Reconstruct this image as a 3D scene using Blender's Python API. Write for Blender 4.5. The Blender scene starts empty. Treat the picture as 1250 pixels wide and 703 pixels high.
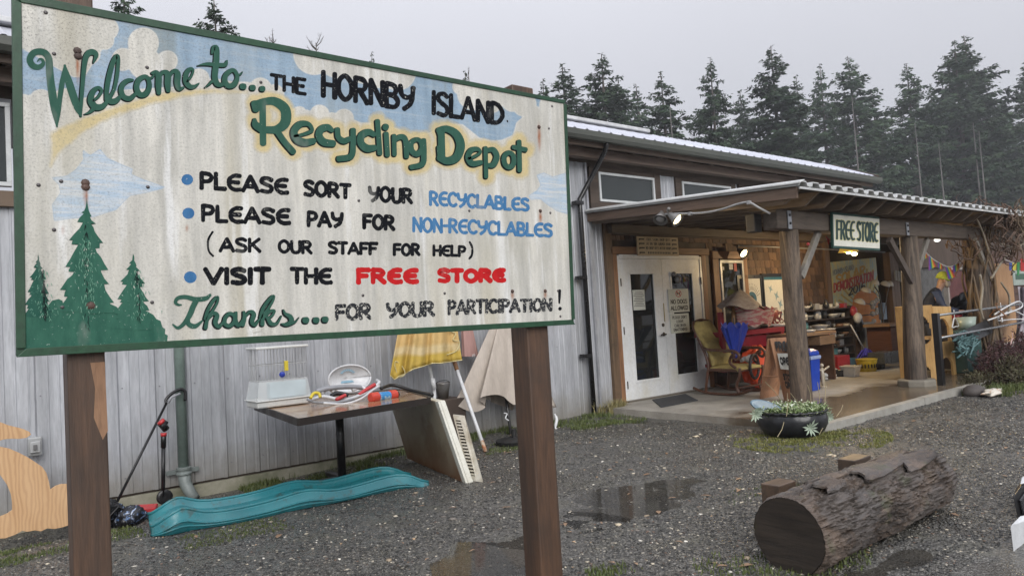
import bpy, bmesh, math, random
import numpy as np
from math import sin, cos, pi, radians, sqrt, atan2
from mathutils import Vector, Matrix

# ------------------------------------------------------------------ camera, sky, sun, exposure
SC = bpy.context.scene
COL = SC.collection
H = 1.35                     # eye height
F, CX, CY = 880.0, 625.0, 351.5
_vp = np.array([1112., -27.5, F])
_s = .060
_vy = -F * F / (1112 * _s - 27.5)
_V = np.array([_s * _vy, _vy, F])
_X = _vp / np.linalg.norm(_vp)
_Z = _V / np.linalg.norm(_V)
_Y = np.cross(_Z, _X)
RM = np.array([_X, _Y, _Z])   # rows: world axes (along wall, into wall, up) seen from the camera
cam = bpy.data.cameras.new('camera')
cam.lens = F / 1250 * 36
cam.sensor_width = 36
cam.clip_start = .05
cam.clip_end = 2000
co = bpy.data.objects.new('camera', cam)
COL.objects.link(co)
_m = Matrix([[RM[0, 0], -RM[0, 1], -RM[0, 2], 0], [RM[1, 0], -RM[1, 1], -RM[1, 2], 0], [RM[2, 0], -RM[2, 1], -RM[2, 2], H], [0, 0, 0, 1]])
co.matrix_world = _m
SC.camera = co

w = bpy.data.worlds.new('World')
SC.world = w
w.use_nodes = True
nt = w.node_tree
nt.nodes.clear()
def wn(t, **k):
    n = nt.nodes.new(t)
    for a, b in k.items(): setattr(n, a, b)
    return n
SUN_EL, SUN_ROT = radians(29), radians(200)
sky = wn('ShaderNodeTexSky', sky_type='NISHITA', sun_disc=False, sun_elevation=SUN_EL, sun_rotation=SUN_ROT)
tc = wn('ShaderNodeTexCoord')
sep = wn('ShaderNodeSeparateXYZ')
nt.links.new(tc.outputs['Generated'], sep.inputs[0])
ramp = wn('ShaderNodeMapRange')       # overcast: brighter overhead than at the horizon
ramp.inputs['From Min'].default_value = 0
ramp.inputs['From Max'].default_value = 1
ramp.inputs['To Min'].default_value = 3.7
ramp.inputs['To Max'].default_value = 14.0
zc = wn('ShaderNodeMath', operation='MAXIMUM'); zc.inputs[1].default_value = 0
zp = wn('ShaderNodeMath', operation='POWER'); zp.inputs[1].default_value = 2.2
nt.links.new(sep.outputs['Z'], zc.inputs[0]); nt.links.new(zc.outputs[0], zp.inputs[0]); nt.links.new(zp.outputs[0], ramp.inputs['Value'])
noi = wn('ShaderNodeTexNoise')
noi.inputs['Scale'].default_value = 1.6
noi.inputs['Detail'].default_value = 3
nt.links.new(tc.outputs['Generated'], noi.inputs['Vector'])
nr = wn('ShaderNodeMapRange')
nr.inputs['To Min'].default_value = .92
nr.inputs['To Max'].default_value = 1.08
nt.links.new(noi.outputs['Fac'], nr.inputs['Value'])
mul = wn('ShaderNodeMath', operation='MULTIPLY')
nt.links.new(ramp.outputs[0], mul.inputs[0])
nt.links.new(nr.outputs[0], mul.inputs[1])
tint = wn('ShaderNodeVectorMath', operation='SCALE')
tint.inputs[0].default_value = (.965, .975, 1.055)
nt.links.new(mul.outputs[0], tint.inputs['Scale'])
mx = wn('ShaderNodeMix', data_type='RGBA')
mx.inputs['Factor'].default_value = .04
nt.links.new(tint.outputs[0], mx.inputs['A'])
nt.links.new(sky.outputs[0], mx.inputs['B'])
bg = wn('ShaderNodeBackground')
bg.inputs['Strength'].default_value = .10
nt.links.new(mx.outputs['Result'], bg.inputs['Color'])
wo = wn('ShaderNodeOutputWorld')
nt.links.new(bg.outputs[0], wo.inputs[0])
sl = bpy.data.lights.new('sun', 'SUN')
sl.energy = 1.5
sl.angle = radians(40)
sl.color = (1, .975, .94)
so = bpy.data.objects.new('sun', sl)
COL.objects.link(so)
# overcast glow from behind the viewer's left shoulder
sd = Vector((-sin(radians(20)) * cos(SUN_EL), -cos(radians(20)) * cos(SUN_EL), sin(SUN_EL)))
so.rotation_euler = sd.to_track_quat('Z', 'Y').to_euler()
so.location = (0, -5, 20)
SC.view_settings.view_transform = 'Standard'
SC.view_settings.look = 'None'
SC.view_settings.exposure = 0.66
SC.view_settings.gamma = 1
SC.view_settings.use_curve_mapping = False
SC.cycles.max_bounces = 6
SC.cycles.diffuse_bounces = 3
SC.cycles.glossy_bounces = 3
SC.cycles.transmission_bounces = 5
SC.cycles.transparent_max_bounces = 12
SC.cycles.volume_bounces = 0
SC.cycles.use_denoising = True

# ------------------------------------------------------------------ survey: photograph point -> place on a known plane
def _ray(px, py): return RM @ np.array([px - CX, py - CY, F])
def W(px, py, Y):
    d = _ray(px, py); t = Y / d[1]
    return Vector((d[0] * t, Y, H + d[2] * t))
def G(px, py, z=0.):
    d = _ray(px, py); t = (z - H) / d[2]
    return Vector((d[0] * t, d[1] * t, z))
def WX(px, py, X):
    d = _ray(px, py); t = X / d[0]
    return Vector((X, d[1] * t, H + d[2] * t))

R = random.Random(7)
NR = np.random.default_rng(7)

# ------------------------------------------------------------------ materials
MATS = {}
class NT:
    def __init__(s, m): s.t = m.node_tree; s.p = s.t.nodes['Principled BSDF']
    def n(s, t, **k):
        x = s.t.nodes.new(t)
        for a, b in k.items(): setattr(x, a, b)
        return x
    def l(s, a, b): s.t.links.new(a, b)
    def noise(s, vec, scale, detail=4, rough=.6, dist=0):
        x = s.n('ShaderNodeTexNoise'); x.inputs['Scale'].default_value = scale; x.inputs['Detail'].default_value = detail
        x.inputs['Roughness'].default_value = rough; x.inputs['Distortion'].default_value = dist
        s.l(vec, x.inputs['Vector']); return x.outputs['Fac']
    def voro(s, vec, scale, feature='F1', out='Distance'):
        x = s.n('ShaderNodeTexVoronoi', feature=feature); x.inputs['Scale'].default_value = scale
        s.l(vec, x.inputs['Vector']); return x.outputs[out]
    def coord(s, sc=(1, 1, 1), kind='Object'):
        c = s.n('ShaderNodeTexCoord'); m = s.n('ShaderNodeMapping'); m.inputs['Scale'].default_value = sc
        s.l(c.outputs[kind], m.inputs['Vector']); return m.outputs[0]
    def mr(s, v, a, b, c=0., d=1., smooth=False):
        x = s.n('ShaderNodeMapRange')
        if smooth: x.interpolation_type = 'SMOOTHSTEP'
        for k, y in (('From Min', a), ('From Max', b), ('To Min', c), ('To Max', d)): x.inputs[k].default_value = y
        s.l(v, x.inputs['Value']); return x.outputs[0]
    def mix(s, f, a, b, blend='MIX'):
        x = s.n('ShaderNodeMix', data_type='RGBA', blend_type=blend)
        for k, y in (('Factor', f), ('A', a), ('B', b)):
            if isinstance(y, (int, float)): x.inputs[k].default_value = y
            elif isinstance(y, tuple): x.inputs[k].default_value = (*y[:3], 1)
            else: s.l(y, x.inputs[k])
        return x.outputs['Result']
    def math(s, op, a, b=None):
        x = s.n('ShaderNodeMath', operation=op)
        for i, y in enumerate((a, b)):
            if y is None: continue
            if isinstance(y, (int, float)): x.inputs[i].default_value = y
            else: s.l(y, x.inputs[i])
        return x.outputs[0]
    def bump(s, h, strength=.4, dist=.01):
        x = s.n('ShaderNodeBump'); x.inputs['Strength'].default_value = strength; x.inputs['Distance'].default_value = dist
        s.l(h, x.inputs['Height']); s.l(x.outputs[0], s.p.inputs['Normal'])
    def attr(s, name, out='Fac'):
        x = s.n('ShaderNodeAttribute'); x.attribute_name = name; return x.outputs[out]
    def col(s, v): s.l(v, s.p.inputs['Base Color'])
    def rough(s, v):
        if isinstance(v, (int, float)): s.p.inputs['Roughness'].default_value = v
        else: s.l(v, s.p.inputs['Roughness'])

def newmat(name):
    m = bpy.data.materials.new(name); m.use_nodes = True
    MATS[name] = m
    return m, NT(m)

def pm(name, c, c2=None, rough=.6, scale=6, stretch=(1, 1, 1), bump=.15, bdist=.004, metal=0, fine=True, contrast=(.35, .65), rnd=.0, dirt=None, spec=.5):
    """general weathered surface: two tones by noise, finer grain on top, per-object shift, bump"""
    if name in MATS: return MATS[name]
    m, t = newmat(name)
    v = t.coord(stretch)
    c2 = c2 or tuple(x * .72 for x in c)
    a = t.noise(v, scale, 5, .65)
    f = t.mr(a, contrast[0], contrast[1])
    k = t.mix(f, c, c2)
    if fine:
        b = t.noise(v, scale * 9, 3, .7)
        k = t.mix(t.mr(b, .3, .7, .0, .35), k, tuple(x * .55 for x in c))
    if dirt:
        d = t.noise(t.coord((1, 1, .6)), 2.3, 5, .7)
        k = t.mix(t.mr(d, .5, .72, 0, .75), k, dirt)
    if rnd:
        oi = t.n('ShaderNodeObjectInfo')
        k2 = t.n('ShaderNodeHueSaturation')
        t.l(t.mr(oi.outputs['Random'], 0, 1, 1 - rnd, 1 + rnd), k2.inputs['Value'])
        t.l(k, k2.inputs['Color'])
        k = k2.outputs[0]
    t.col(k)
    t.p.inputs['Metallic'].default_value = metal
    t.p.inputs['Specular IOR Level'].default_value = spec
    t.rough(t.mr(a, .3, .7, max(0.02, rough - .1), min(1, rough + .1)))
    if bump:
        t.bump(t.noise(v, scale * 5, 4, .7), bump, bdist)
    return m

def wood(name, c, c2, grain=(1, 1, 14), rough=.7, scale=3, bump=.4, rnd=.12, dirt=None, wet=0):
    """grain runs along the axis given the smallest scale"""
    if name in MATS: return MATS[name]
    m, t = newmat(name)
    v = t.coord(grain)
    n1 = t.noise(v, scale, 6, .7, .6)
    n2 = t.noise(v, scale * 6, 4, .7)
    k = t.mix(t.mr(n1, .35, .65), c, c2)
    k = t.mix(t.mr(n2, .45, .75, 0, .6), k, tuple(x * .4 for x in c2))
    if dirt:
        k = t.mix(t.mr(t.noise(t.coord(), 2.6, 5, .7), .48, .7, 0, .8), k, dirt)
    oi = t.n('ShaderNodeObjectInfo'); hs = t.n('ShaderNodeHueSaturation')
    t.l(t.mr(oi.outputs['Random'], 0, 1, 1 - rnd, 1 + rnd), hs.inputs['Value']); t.l(k, hs.inputs['Color'])
    t.col(hs.outputs[0])
    t.rough(t.mr(n1, .3, .7, rough - .12, rough + .1))
    t.bump(t.math('ADD', n2, n1), bump, .004)
    return m

def emis(name, c, s):
    m, t = newmat(name)
    t.p.inputs['Base Color'].default_value = (*c, 1)
    t.p.inputs['Emission Color'].default_value = (*c, 1)
    t.p.inputs['Emission Strength'].default_value = s
    return m
def glassy(name, tint=(.02, .025, .025), rough=.05, alpha=None):
    m, t = newmat(name)
    t.p.inputs['Base Color'].default_value = (*tint, 1)
    t.p.inputs['Roughness'].default_value = rough
    t.p.inputs['Specular IOR Level'].default_value = .6
    if alpha is not None: t.p.inputs['Alpha'].default_value = alpha
    return m

# ------------------------------------------------------------------ mesh collector
def cr(pts, n=6, closed=False):
    """Catmull-Rom through pts (tuples of any length)"""
    P = [np.array(p, float) for p in pts]
    if closed: Q = [P[-1]] + P + [P[0], P[1]]
    else: Q = [2 * P[0] - P[1]] + P + [2 * P[-1] - P[-2]]
    out = []
    for i in range(1, len(Q) - 2):
        a, b, c, d = Q[i - 1], Q[i], Q[i + 1], Q[i + 2]
        for k in range(n):
            t = k / n
            out.append(.5 * (2 * b + (c - a) * t + (2 * a - 5 * b + 4 * c - d) * t * t + (3 * b - a - 3 * c + d) * t ** 3))
    if not closed: out.append(P[-1])
    return out

class MB:
    def __init__(s): s.v = []; s.f = []
    def add(s, vs, fs):
        o = len(s.v); s.v += [tuple(v) for v in vs]; s.f += [tuple(i + o for i in f) for f in fs]; return s
    def box(s, x0, x1, y0, y1, z0, z1):
        return s.add([(x0, y0, z0), (x1, y0, z0), (x1, y1, z0), (x0, y1, z0), (x0, y0, z1), (x1, y0, z1), (x1, y1, z1), (x0, y1, z1)],
                     [(0, 3, 2, 1), (4, 5, 6, 7), (0, 1, 5, 4), (1, 2, 6, 5), (2, 3, 7, 6), (3, 0, 4, 7)])
    def beam(s, a, b, w, h, up=(0, 0, 1)):
        a, b = Vector(a), Vector(b); d = (b - a).normalized(); u = Vector(up)
        r = d.cross(u)
        if r.length < 1e-4: r = d.cross(Vector((0, 1, 0)))
        r.normalize(); u = r.cross(d)
        vs = []
        for p in (a, b):
            for i, j in ((-1, -1), (1, -1), (1, 1), (-1, 1)): vs.append(p + r * (i * w / 2) + u * (j * h / 2))
        return s.add(vs, [(0, 1, 2, 3), (7, 6, 5, 4), (0, 4, 5, 1), (1, 5, 6, 2), (2, 6, 7, 3), (3, 7, 4, 0)])
    def hexa(s, p):      # 8 corners: bottom 4 then top 4
        return s.add(p, [(0, 3, 2, 1), (4, 5, 6, 7), (0, 1, 5, 4), (1, 2, 6, 5), (2, 3, 7, 6), (3, 0, 4, 7)])
    def tube(s, pts, r, n=8, cap=True):
        P = [Vector(p[:3]) for p in pts]; m = len(P)
        rs = r if isinstance(r, (list, tuple)) else [r] * m
        if len(rs) != m: rs = [rs[0] + (rs[-1] - rs[0]) * i / (m - 1) for i in range(m)]
        o = len(s.v); prev = None
        for i in range(m):
            d = (P[min(i + 1, m - 1)] - P[max(i - 1, 0)])
            d = d.normalized() if d.length > 1e-9 else Vector((0, 0, 1))
            if prev is None:
                u = d.cross(Vector((0, 0, 1)))
                if u.length < .05: u = d.cross(Vector((0, 1, 0)))
                u.normalize()
            else:
                u = prev - d * prev.dot(d)
                u = u.normalized() if u.length > 1e-6 else d.orthogonal().normalized()
            prev = u; vv = d.cross(u)
            for k in range(n):
                a = 2 * pi * k / n
                s.v.append(tuple(P[i] + (u * cos(a) + vv * sin(a)) * rs[i]))
        for i in range(m - 1):
            for k in range(n):
                k2 = (k + 1) % n
                s.f.append((o + i * n + k, o + i * n + k2, o + (i + 1) * n + k2, o + (i + 1) * n + k))
        if cap:
            s.f.append(tuple(o + k for k in reversed(range(n)))); s.f.append(tuple(o + (m - 1) * n + k for k in range(n)))
        return s
    def lathe(s, prof, c=(0, 0, 0), n=20, sx=1, sy=1, M=None, jit=0):
        o = len(s.v); m = len(prof); c = Vector(c)
        for r, z in prof:
            for k in range(n):
                a = 2 * pi * k / n; q = r * (1 + jit * sin(3 * a + z * 9))
                p = Vector((q * cos(a) * sx, q * sin(a) * sy, z))
                if M is not None: p = M @ p
                s.v.append(tuple(c + p))
        for i in range(m - 1):
            for k in range(n):
                k2 = (k + 1) % n
                s.f.append((o + i * n + k, o + i * n + k2, o + (i + 1) * n + k2, o + (i + 1) * n + k))
        if prof[0][0] > 1e-5: s.f.append(tuple(o + k for k in reversed(range(n))))
        if prof[-1][0] > 1e-5: s.f.append(tuple(o + (m - 1) * n + k for k in range(n)))
        return s
    def prism(s, poly, off, frame=None):
        """poly: 3D points of a planar outline; off: Vector extrusion"""
        n = len(poly); off = Vector(off); P = [Vector(p) for p in poly]
        return s.add(P + [p + off for p in P], [tuple(range(n)), tuple(range(2 * n - 1, n - 1, -1))] + [(i, n + i, n + (i + 1) % n, (i + 1) % n) for i in range(n)])
    def grid(s, fn, nu, nv, closed_u=False):
        o = len(s.v)
        for i in range(nu):
            for j in range(nv): s.v.append(tuple(fn(i / (nu - 1), j / (nv - 1))))
        for i in range(nu - 1):
            for j in range(nv - 1): s.f.append((o + i * nv + j, o + (i + 1) * nv + j, o + (i + 1) * nv + j + 1, o + i * nv + j + 1))
        return s
    def ball(s, c, r, n=10, sx=1, sy=1, sz=1):
        prof = [(max(1e-6, r * sin(pi * i / (n // 2 + 1))), -r * cos(pi * i / (n // 2 + 1)) * sz) for i in range(n // 2 + 2)]
        return s.lathe(prof, c, n, sx, sy)

ORG = {}
def _link(name, me, mat, parent, smooth, org):
    me.materials.append(mat)
    if smooth: me.shade_smooth()
    o = bpy.data.objects.new(name, me); COL.objects.link(o)
    if parent is not None:
        o.parent = parent
    return o
def mesh(name, mb, org=(0, 0, 0)):
    ox, oy, oz = org
    me = bpy.data.meshes.new(name)
    me.from_pydata([(x - ox, y - oy, z - oz) for x, y, z in mb.v], [], mb.f)
    me.update()
    return me
def bevel(o, wdt=.004, seg=2):
    b = o.modifiers.new('bevel', 'BEVEL'); b.width = wdt; b.segments = seg; b.limit_method = 'ANGLE'; b.angle_limit = radians(40)
    return o
def part(name, mb, mat, parent, smooth=False, bv=0, label=None, stuff=False, local=False):
    org = (0, 0, 0) if local else ORG[parent.name]
    o = _link(name, mesh(name, mb, org), mat, parent, smooth, org)
    ORG[o.name] = org
    if bv: bevel(o, bv)
    if label: o['label'] = label
    if stuff: o['kind'] = 'stuff'
    return o
def thing(name, label, cat, loc=(0, 0, 0), rotz=0, group=None):
    o = bpy.data.objects.new(name, None); COL.objects.link(o)
    o.location = loc; o.rotation_euler = (0, 0, rotz); o.empty_display_size = .1
    o['label'] = label; o['category'] = cat
    if group: o['group'] = group
    ORG[o.name] = tuple(loc)
    return o
def solo(name, mb, mat, label, cat, group=None, smooth=False, bv=0, stuff=False):
    a = np.array(mb.v); org = (float((a[:, 0].min() + a[:, 0].max()) / 2), float((a[:, 1].min() + a[:, 1].max()) / 2), float(a[:, 2].min()))
    o = _link(name, mesh(name, mb, org), mat, None, smooth, org); o.location = org; ORG[o.name] = org
    o['label'] = label; o['category'] = cat
    if group: o['group'] = group
    if stuff: o['kind'] = 'stuff'
    if bv: bevel(o, bv)
    return o
def struct(name, mb, mat, smooth=False, kind='structure', label=None):
    o = _link(name, mesh(name, mb), mat, None, smooth, (0, 0, 0)); o['kind'] = kind; ORG[o.name] = (0, 0, 0)
    if label: o['label'] = label
    return o
def copy_part(src, parent, loc, rot=(0, 0, 0), scale=(1, 1, 1)):
    c = src.copy(); COL.objects.link(c); c.parent = parent; c.location = loc; c.rotation_euler = rot; c.scale = scale
    ORG[c.name] = ORG[src.name]
    return c
def dup(root, loc, rotz, label, scale=None):
    r = root.copy(); COL.objects.link(r); r.location = loc; r.rotation_euler = (0, 0, rotz); r['label'] = label
    if scale: r.scale = scale
    ORG[r.name] = tuple(loc)
    for ch in list(root.children):
        c = ch.copy(); COL.objects.link(c); c.parent = r
        for g in list(ch.children):
            d = g.copy(); COL.objects.link(d); d.parent = c
    return r

# numpy value noise
_T = NR.random((256, 256))
def vnoise(x, y):
    xi = np.floor(x).astype(int); yi = np.floor(y).astype(int); fx = x - xi; fy = y - yi
    fx = fx * fx * (3 - 2 * fx); fy = fy * fy * (3 - 2 * fy)
    g = lambda a, b: _T[a & 255, b & 255]
    return (g(xi, yi) * (1 - fx) + g(xi + 1, yi) * fx) * (1 - fy) + (g(xi, yi + 1) * (1 - fx) + g(xi + 1, yi + 1) * fx) * fy
def fbm(x, y, o=3):
    r = 0; a = .5
    for i in range(o): r = r + a * vnoise(x * 2 ** i + 17 * i, y * 2 ** i + 5 * i); a *= .5
    return r / (1 - .5 ** o)

# ------------------------------------------------------------------ hand-lettering strokes
LT = {
 'A': (.78, ['0,0 .39,1', '.39,1 .78,0', '.16,.32 .64,.32']), 'B': (.62, ['.04,0 .04,1', '~.04,1 .4,.97 .52,.77 .4,.57 .06,.53', '~.2,.53 .5,.46 .62,.25 .45,.03 .04,.02']),
 'C': (.68, ['~.66,.85 .42,1 .14,.86 .02,.5 .14,.14 .42,0 .66,.14']), 'D': (.68, ['.04,0 .04,1', '~.04,1 .4,.93 .64,.65 .64,.35 .4,.06 .04,.01']),
 'E': (.66, ['~.64,.97 .34,.96 .1,.75 .05,.5 .12,.2 .36,.03 .66,.06', '.08,.52 .56,.52']), 'e': (.58, ['.04,0 .04,1', '.04,1 .56,1', '.04,.52 .46,.52', '.04,0 .58,0']),
 'F': (.58, ['.04,0 .04,1', '.04,.97 .58,.97', '.04,.52 .48,.52']), 'G': (.7, ['~.66,.85 .42,1 .14,.86 .02,.5 .14,.14 .42,0 .68,.16 .68,.42', '.4,.42 .7,.42']),
 'H': (.66, ['.04,0 .04,1', '.62,0 .62,1', '.04,.5 .62,.5']), 'I': (.16, ['.08,0 .08,1']), 'J': (.5, ['~.44,1 .44,.3 .3,.02 .04,.14']),
 'K': (.64, ['.04,0 .04,1', '.6,1 .08,.46', '.22,.56 .64,0']), 'L': (.54, ['.05,1 .05,0', '.05,.03 .54,.03']), 'M': (.86, ['.04,0 .1,1', '.1,1 .43,.2', '.43,.2 .76,1', '.76,1 .82,0']),
 'N': (.68, ['.04,0 .04,1', '.04,1 .64,0', '.64,0 .64,1']), 'O': (.74, ['o.37,1 .1,.8 .03,.5 .1,.2 .37,0 .64,.2 .71,.5 .64,.8']),
 'P': (.6, ['.04,0 .04,1', '~.04,.99 .42,.95 .56,.75 .42,.5 .06,.45']), 'R': (.66, ['.04,0 .04,1', '~.04,.99 .42,.95 .56,.75 .42,.52 .06,.48', '.26,.48 .64,0']),
 'S': (.62, ['~.58,.88 .36,1 .1,.93 .06,.72 .28,.55 .52,.42 .58,.2 .4,.02 .04,.08']), 'T': (.64, ['0,.97 .64,.97', '.32,.97 .32,0']),
 'U': (.66, ['~.04,1 .04,.35 .14,.06 .33,0 .52,.06 .62,.35 .62,1']), 'V': (.74, ['0,1 .37,0', '.37,0 .74,1']), 'W': (.98, ['0,1 .25,0', '.25,0 .49,.9', '.49,.9 .73,0', '.73,0 .98,1']),
 'X': (.66, ['0,1 .66,0', '0,0 .66,1']), 'Y': (.68, ['~0,1 .08,.62 .34,.52 .6,.62', '~.66,1 .62,.6 .5,.25 .2,0']), 'Z': (.62, ['0,1 .62,1', '.62,1 0,0', '0,0 .62,0']),
 '-': (.34, ['.04,.48 .32,.48']), "'": (.14, ['.1,1 .05,.8']), '.': (.12, ['.06,0 .07,.05']), '!': (.14, ['.08,1 .07,.3', '.07,.04 .07,.06']), '(': (.24, ['~.22,1.22 .06,.8 .03,.4 .08,0 .24,-.28']),
 ')': (.24, ['~.02,1.22 .18,.8 .21,.4 .16,0 0,-.28']), '2': (.56, ['~.04,.8 .26,1 .5,.85 .46,.55 .04,.02', '.04,.02 .56,.02']), '0': (.6, ['o.3,1 .06,.75 .06,.25 .3,0 .54,.25 .54,.75']),
 '1': (.24, ['.06,.82 .14,1', '.14,1 .14,0']), '6': (.56, ['~.48,.92 .22,.9 .06,.5 .1,.12 .32,0 .52,.2 .42,.48 .1,.4']), '9': (.56, ['~.5,.6 .3,.45 .08,.62 .12,.92 .36,1 .52,.7 .46,.3 .2,0']),
 ' ': (.42, []),
}
def parse(st):
    kind = st[0] if st[0] in '~o' else ''
    pts = [tuple(float(q) for q in p.split(',')) for p in st.lstrip('~o').split()]
    if kind == '~': return [tuple(p) for p in cr(pts, 4)], False
    if kind == 'o': return [tuple(p) for p in cr(pts, 4, True)], True
    return pts, False
def ribbon(pts, wd, closed=False, cap=True):
    """outline strip for a brush stroke in 2D; wd one width or one per point. returns verts, faces"""
    P = np.array([p[:2] for p in pts], float); n = len(P)
    ws = np.full(n, float(wd)) if np.isscalar(wd) else np.array(wd, float)
    vs, fs = [], []
    for i in range(n):
        a = P[(i - 1) % n] if closed or i > 0 else P[i]; b = P[(i + 1) % n] if closed or i < n - 1 else P[i]
        d = b - a; L = np.hypot(*d); d = d / L if L > 1e-9 else np.array([1., 0]); nn = np.array([-d[1], d[0]])
        vs += [P[i] + nn * ws[i] / 2, P[i] - nn * ws[i] / 2]
    m = n if closed else n - 1
    for i in range(m):
        j = (i + 1) % n
        fs.append((2 * i, 2 * i + 1, 2 * j + 1, 2 * j))
    if cap and not closed:
        for e, q in ((0, 1), (n - 1, n - 2)):
            d = P[e] - P[q]; d = d / (np.hypot(*d) + 1e-9); nn = np.array([-d[1], d[0]]); r = ws[e] / 2
            o = len(vs); arc = [P[e] + nn * r * cos(t) + d * r * .8 * sin(t) for t in np.linspace(0, pi, 7)[1:-1]]
            vs += arc
            l, rr = (2 * e, 2 * e + 1)
            if q > e: l, rr = rr, l
            fs.append(tuple([l] + list(range(o, o + len(arc))) + [rr]))
    return vs, fs
def word(mb, text, x0, t0, b0, x1, t1, b1, wd, to3, layer=0., jig=.02, rr=R, gap=.14, bx0=None, bx1=None):
    """letters of text fill the quadrilateral; to3(px,py,layer) places a point. bx0,bx1: x of the lower corners"""
    bx0 = x0 if bx0 is None else bx0; bx1 = x1 if bx1 is None else bx1
    tot = sum(LT[c][0] for c in text) + gap * (len(text) - 1); x = 0; li = 0
    for c in text:
        wl, sts = LT[c]; dy = rr.uniform(-jig, jig); sc = rr.uniform(1 - jig, 1 + jig)
        for st in sts:
            pts, cl = parse(st); q = []
            if len(pts) == 2 and not cl: pts = [tuple(np.array(pts[0]) * (1 - k) + np.array(pts[1]) * k) for k in (0, .33, .67, 1)]
            for (u, v) in pts:
                U = (x + u) / tot; V = v * sc + dy
                T = np.array([x0 + (x1 - x0) * U, t0 + (t1 - t0) * U]); B = np.array([bx0 + (bx1 - bx0) * U, b0 + (b1 - b0) * U])
                q.append(B + (T - B) * V)
            ww = [wd * rr.uniform(.9, 1.1) for _ in q] if not cl else wd
            vs, fs = ribbon(q, ww, cl)
            li += 1
            mb.add([to3(a, b, layer + li * .00004) for a, b in vs], fs)
        x += wl + gap
# ------------------------------------------------------------------ ground
PUD = [(3.95, 3.72, .80, .50, .72), (2.55, 3.45, .60, .45, .50), (3.85, 1.78, .60, .13, .9), (8.3, 3.72, .9, .11, .9), (6.75, 6.15, .12, .45, .9), (5.0, 3.0, .35, .22, .5)]
def gz(x, y):
    x = np.asarray(x, float); y = np.asarray(y, float)
    s = lambda t: np.clip(t, 0, 1) ** 2 * (3 - 2 * np.clip(t, 0, 1))
    z = -.13 * s((5.5 - x) / 4) * s((y - 5.7) / 1.2)
    near = s((30 - np.hypot(x - 4, y - 4)) / 10)
    z = z + near * ((fbm(x * 1.3 + 40, y * 1.3 + 9) - .5) * .022 + (fbm(x * 7, y * 7 + 3, 3) - .5) * .017)
    for cx, cy, rx, ry, k in PUD:
        d = np.hypot((x - cx) / rx, (y - cy) / ry) + (fbm(x * 4 + 9, y * 4, 3) - .5) * 1.1
        z = z - .030 * k * s((1.25 - d) / .9)
    return z
def axis(lo, hi, step, far, g=1.32):
    a = list(np.arange(lo, hi + 1e-6, step)); st = step; b = lo
    while b > -far: st *= g; b -= st; a.insert(0, b)
    st = step; b = hi
    while b < far: st *= g; b += st; a.append(b)
    return np.array(a)
gx = axis(-1, 12, .045, 600); gy = axis(1, 7.6, .04, 600)
XX, YY = np.meshgrid(gx, gy, indexing='ij')
ZZ = gz(XX, YY)
nx, ny = XX.shape
me = bpy.data.meshes.new('gravel_yard')
idx = np.arange(nx * ny).reshape(nx, ny)
q = np.stack([idx[:-1, :-1], idx[1:, :-1], idx[1:, 1:], idx[:-1, 1:]], -1).reshape(-1, 4)
def np_mesh(me, V, Q):
    me.vertices.add(len(V)); me.vertices.foreach_set('co', np.asarray(V, np.float32).ravel())
    k = Q.shape[1]
    me.loops.add(Q.size); me.loops.foreach_set('vertex_index', Q.astype(np.int32).ravel())
    me.polygons.add(len(Q)); me.polygons.foreach_set('loop_start', (np.arange(len(Q)) * k).astype(np.int32))
    me.polygons.foreach_set('loop_total', np.full(len(Q), k, np.int32)) if bpy.app.version < (4, 0, 0) else None
    me.update(calc_edges=True)
np_mesh(me, np.stack([XX, YY, ZZ], -1).reshape(-1, 3), q)
m, t = newmat('wet_gravel')
v = t.coord()
c1 = t.voro(v, 110, 'F1', 'Color'); s1 = t.n('ShaderNodeSeparateColor'); t.l(c1, s1.inputs[0])
g = t.n('ShaderNodeValToRGB'); e = g.color_ramp.elements
e[0].position = 0; e[0].color = (.024, .023, .021, 1); e[1].position = 1; e[1].color = (.34, .33, .30, 1)
for ps, cc in ((.35, (.062, .060, .055)), (.65, (.115, .110, .098)), (.88, (.19, .18, .16)), (.965, (.26, .25, .23))):
    x = e.new(ps); x.color = (*cc, 1)
t.l(s1.outputs[0], g.inputs[0])
big = t.noise(v, .9, 5, .6)
mud = t.mr(big, .50, .62)
k = t.mix(t.math('MULTIPLY', mud, .75), g.outputs[0], (.075, .066, .052))
fine = t.noise(v, 240, 2, .6)
k = t.mix(t.mr(fine, .35, .7, 0, .5), k, (.03, .03, .03))
k = t.mix(t.mr(t.noise(v, 2.7, 4, .7), .5, .66, 0, .6), k, (.11, .105, .08))
t.col(k)
t.rough(t.mr(big, .35, .65, .38, .16))
d1 = t.voro(v, 95, 'F1'); d2 = t.voro(v, 38, 'F1')
t.bump(t.math('ADD', t.math('ADD', t.math('MULTIPLY', d1, -1.0), t.math('MULTIPLY', d2, -1.2)), t.math('MULTIPLY', fine, .5)), .75, .009)
me.materials.append(m); me.shade_smooth()
o = bpy.data.objects.new('gravel_yard', me); COL.objects.link(o); o['kind'] = 'structure'

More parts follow.
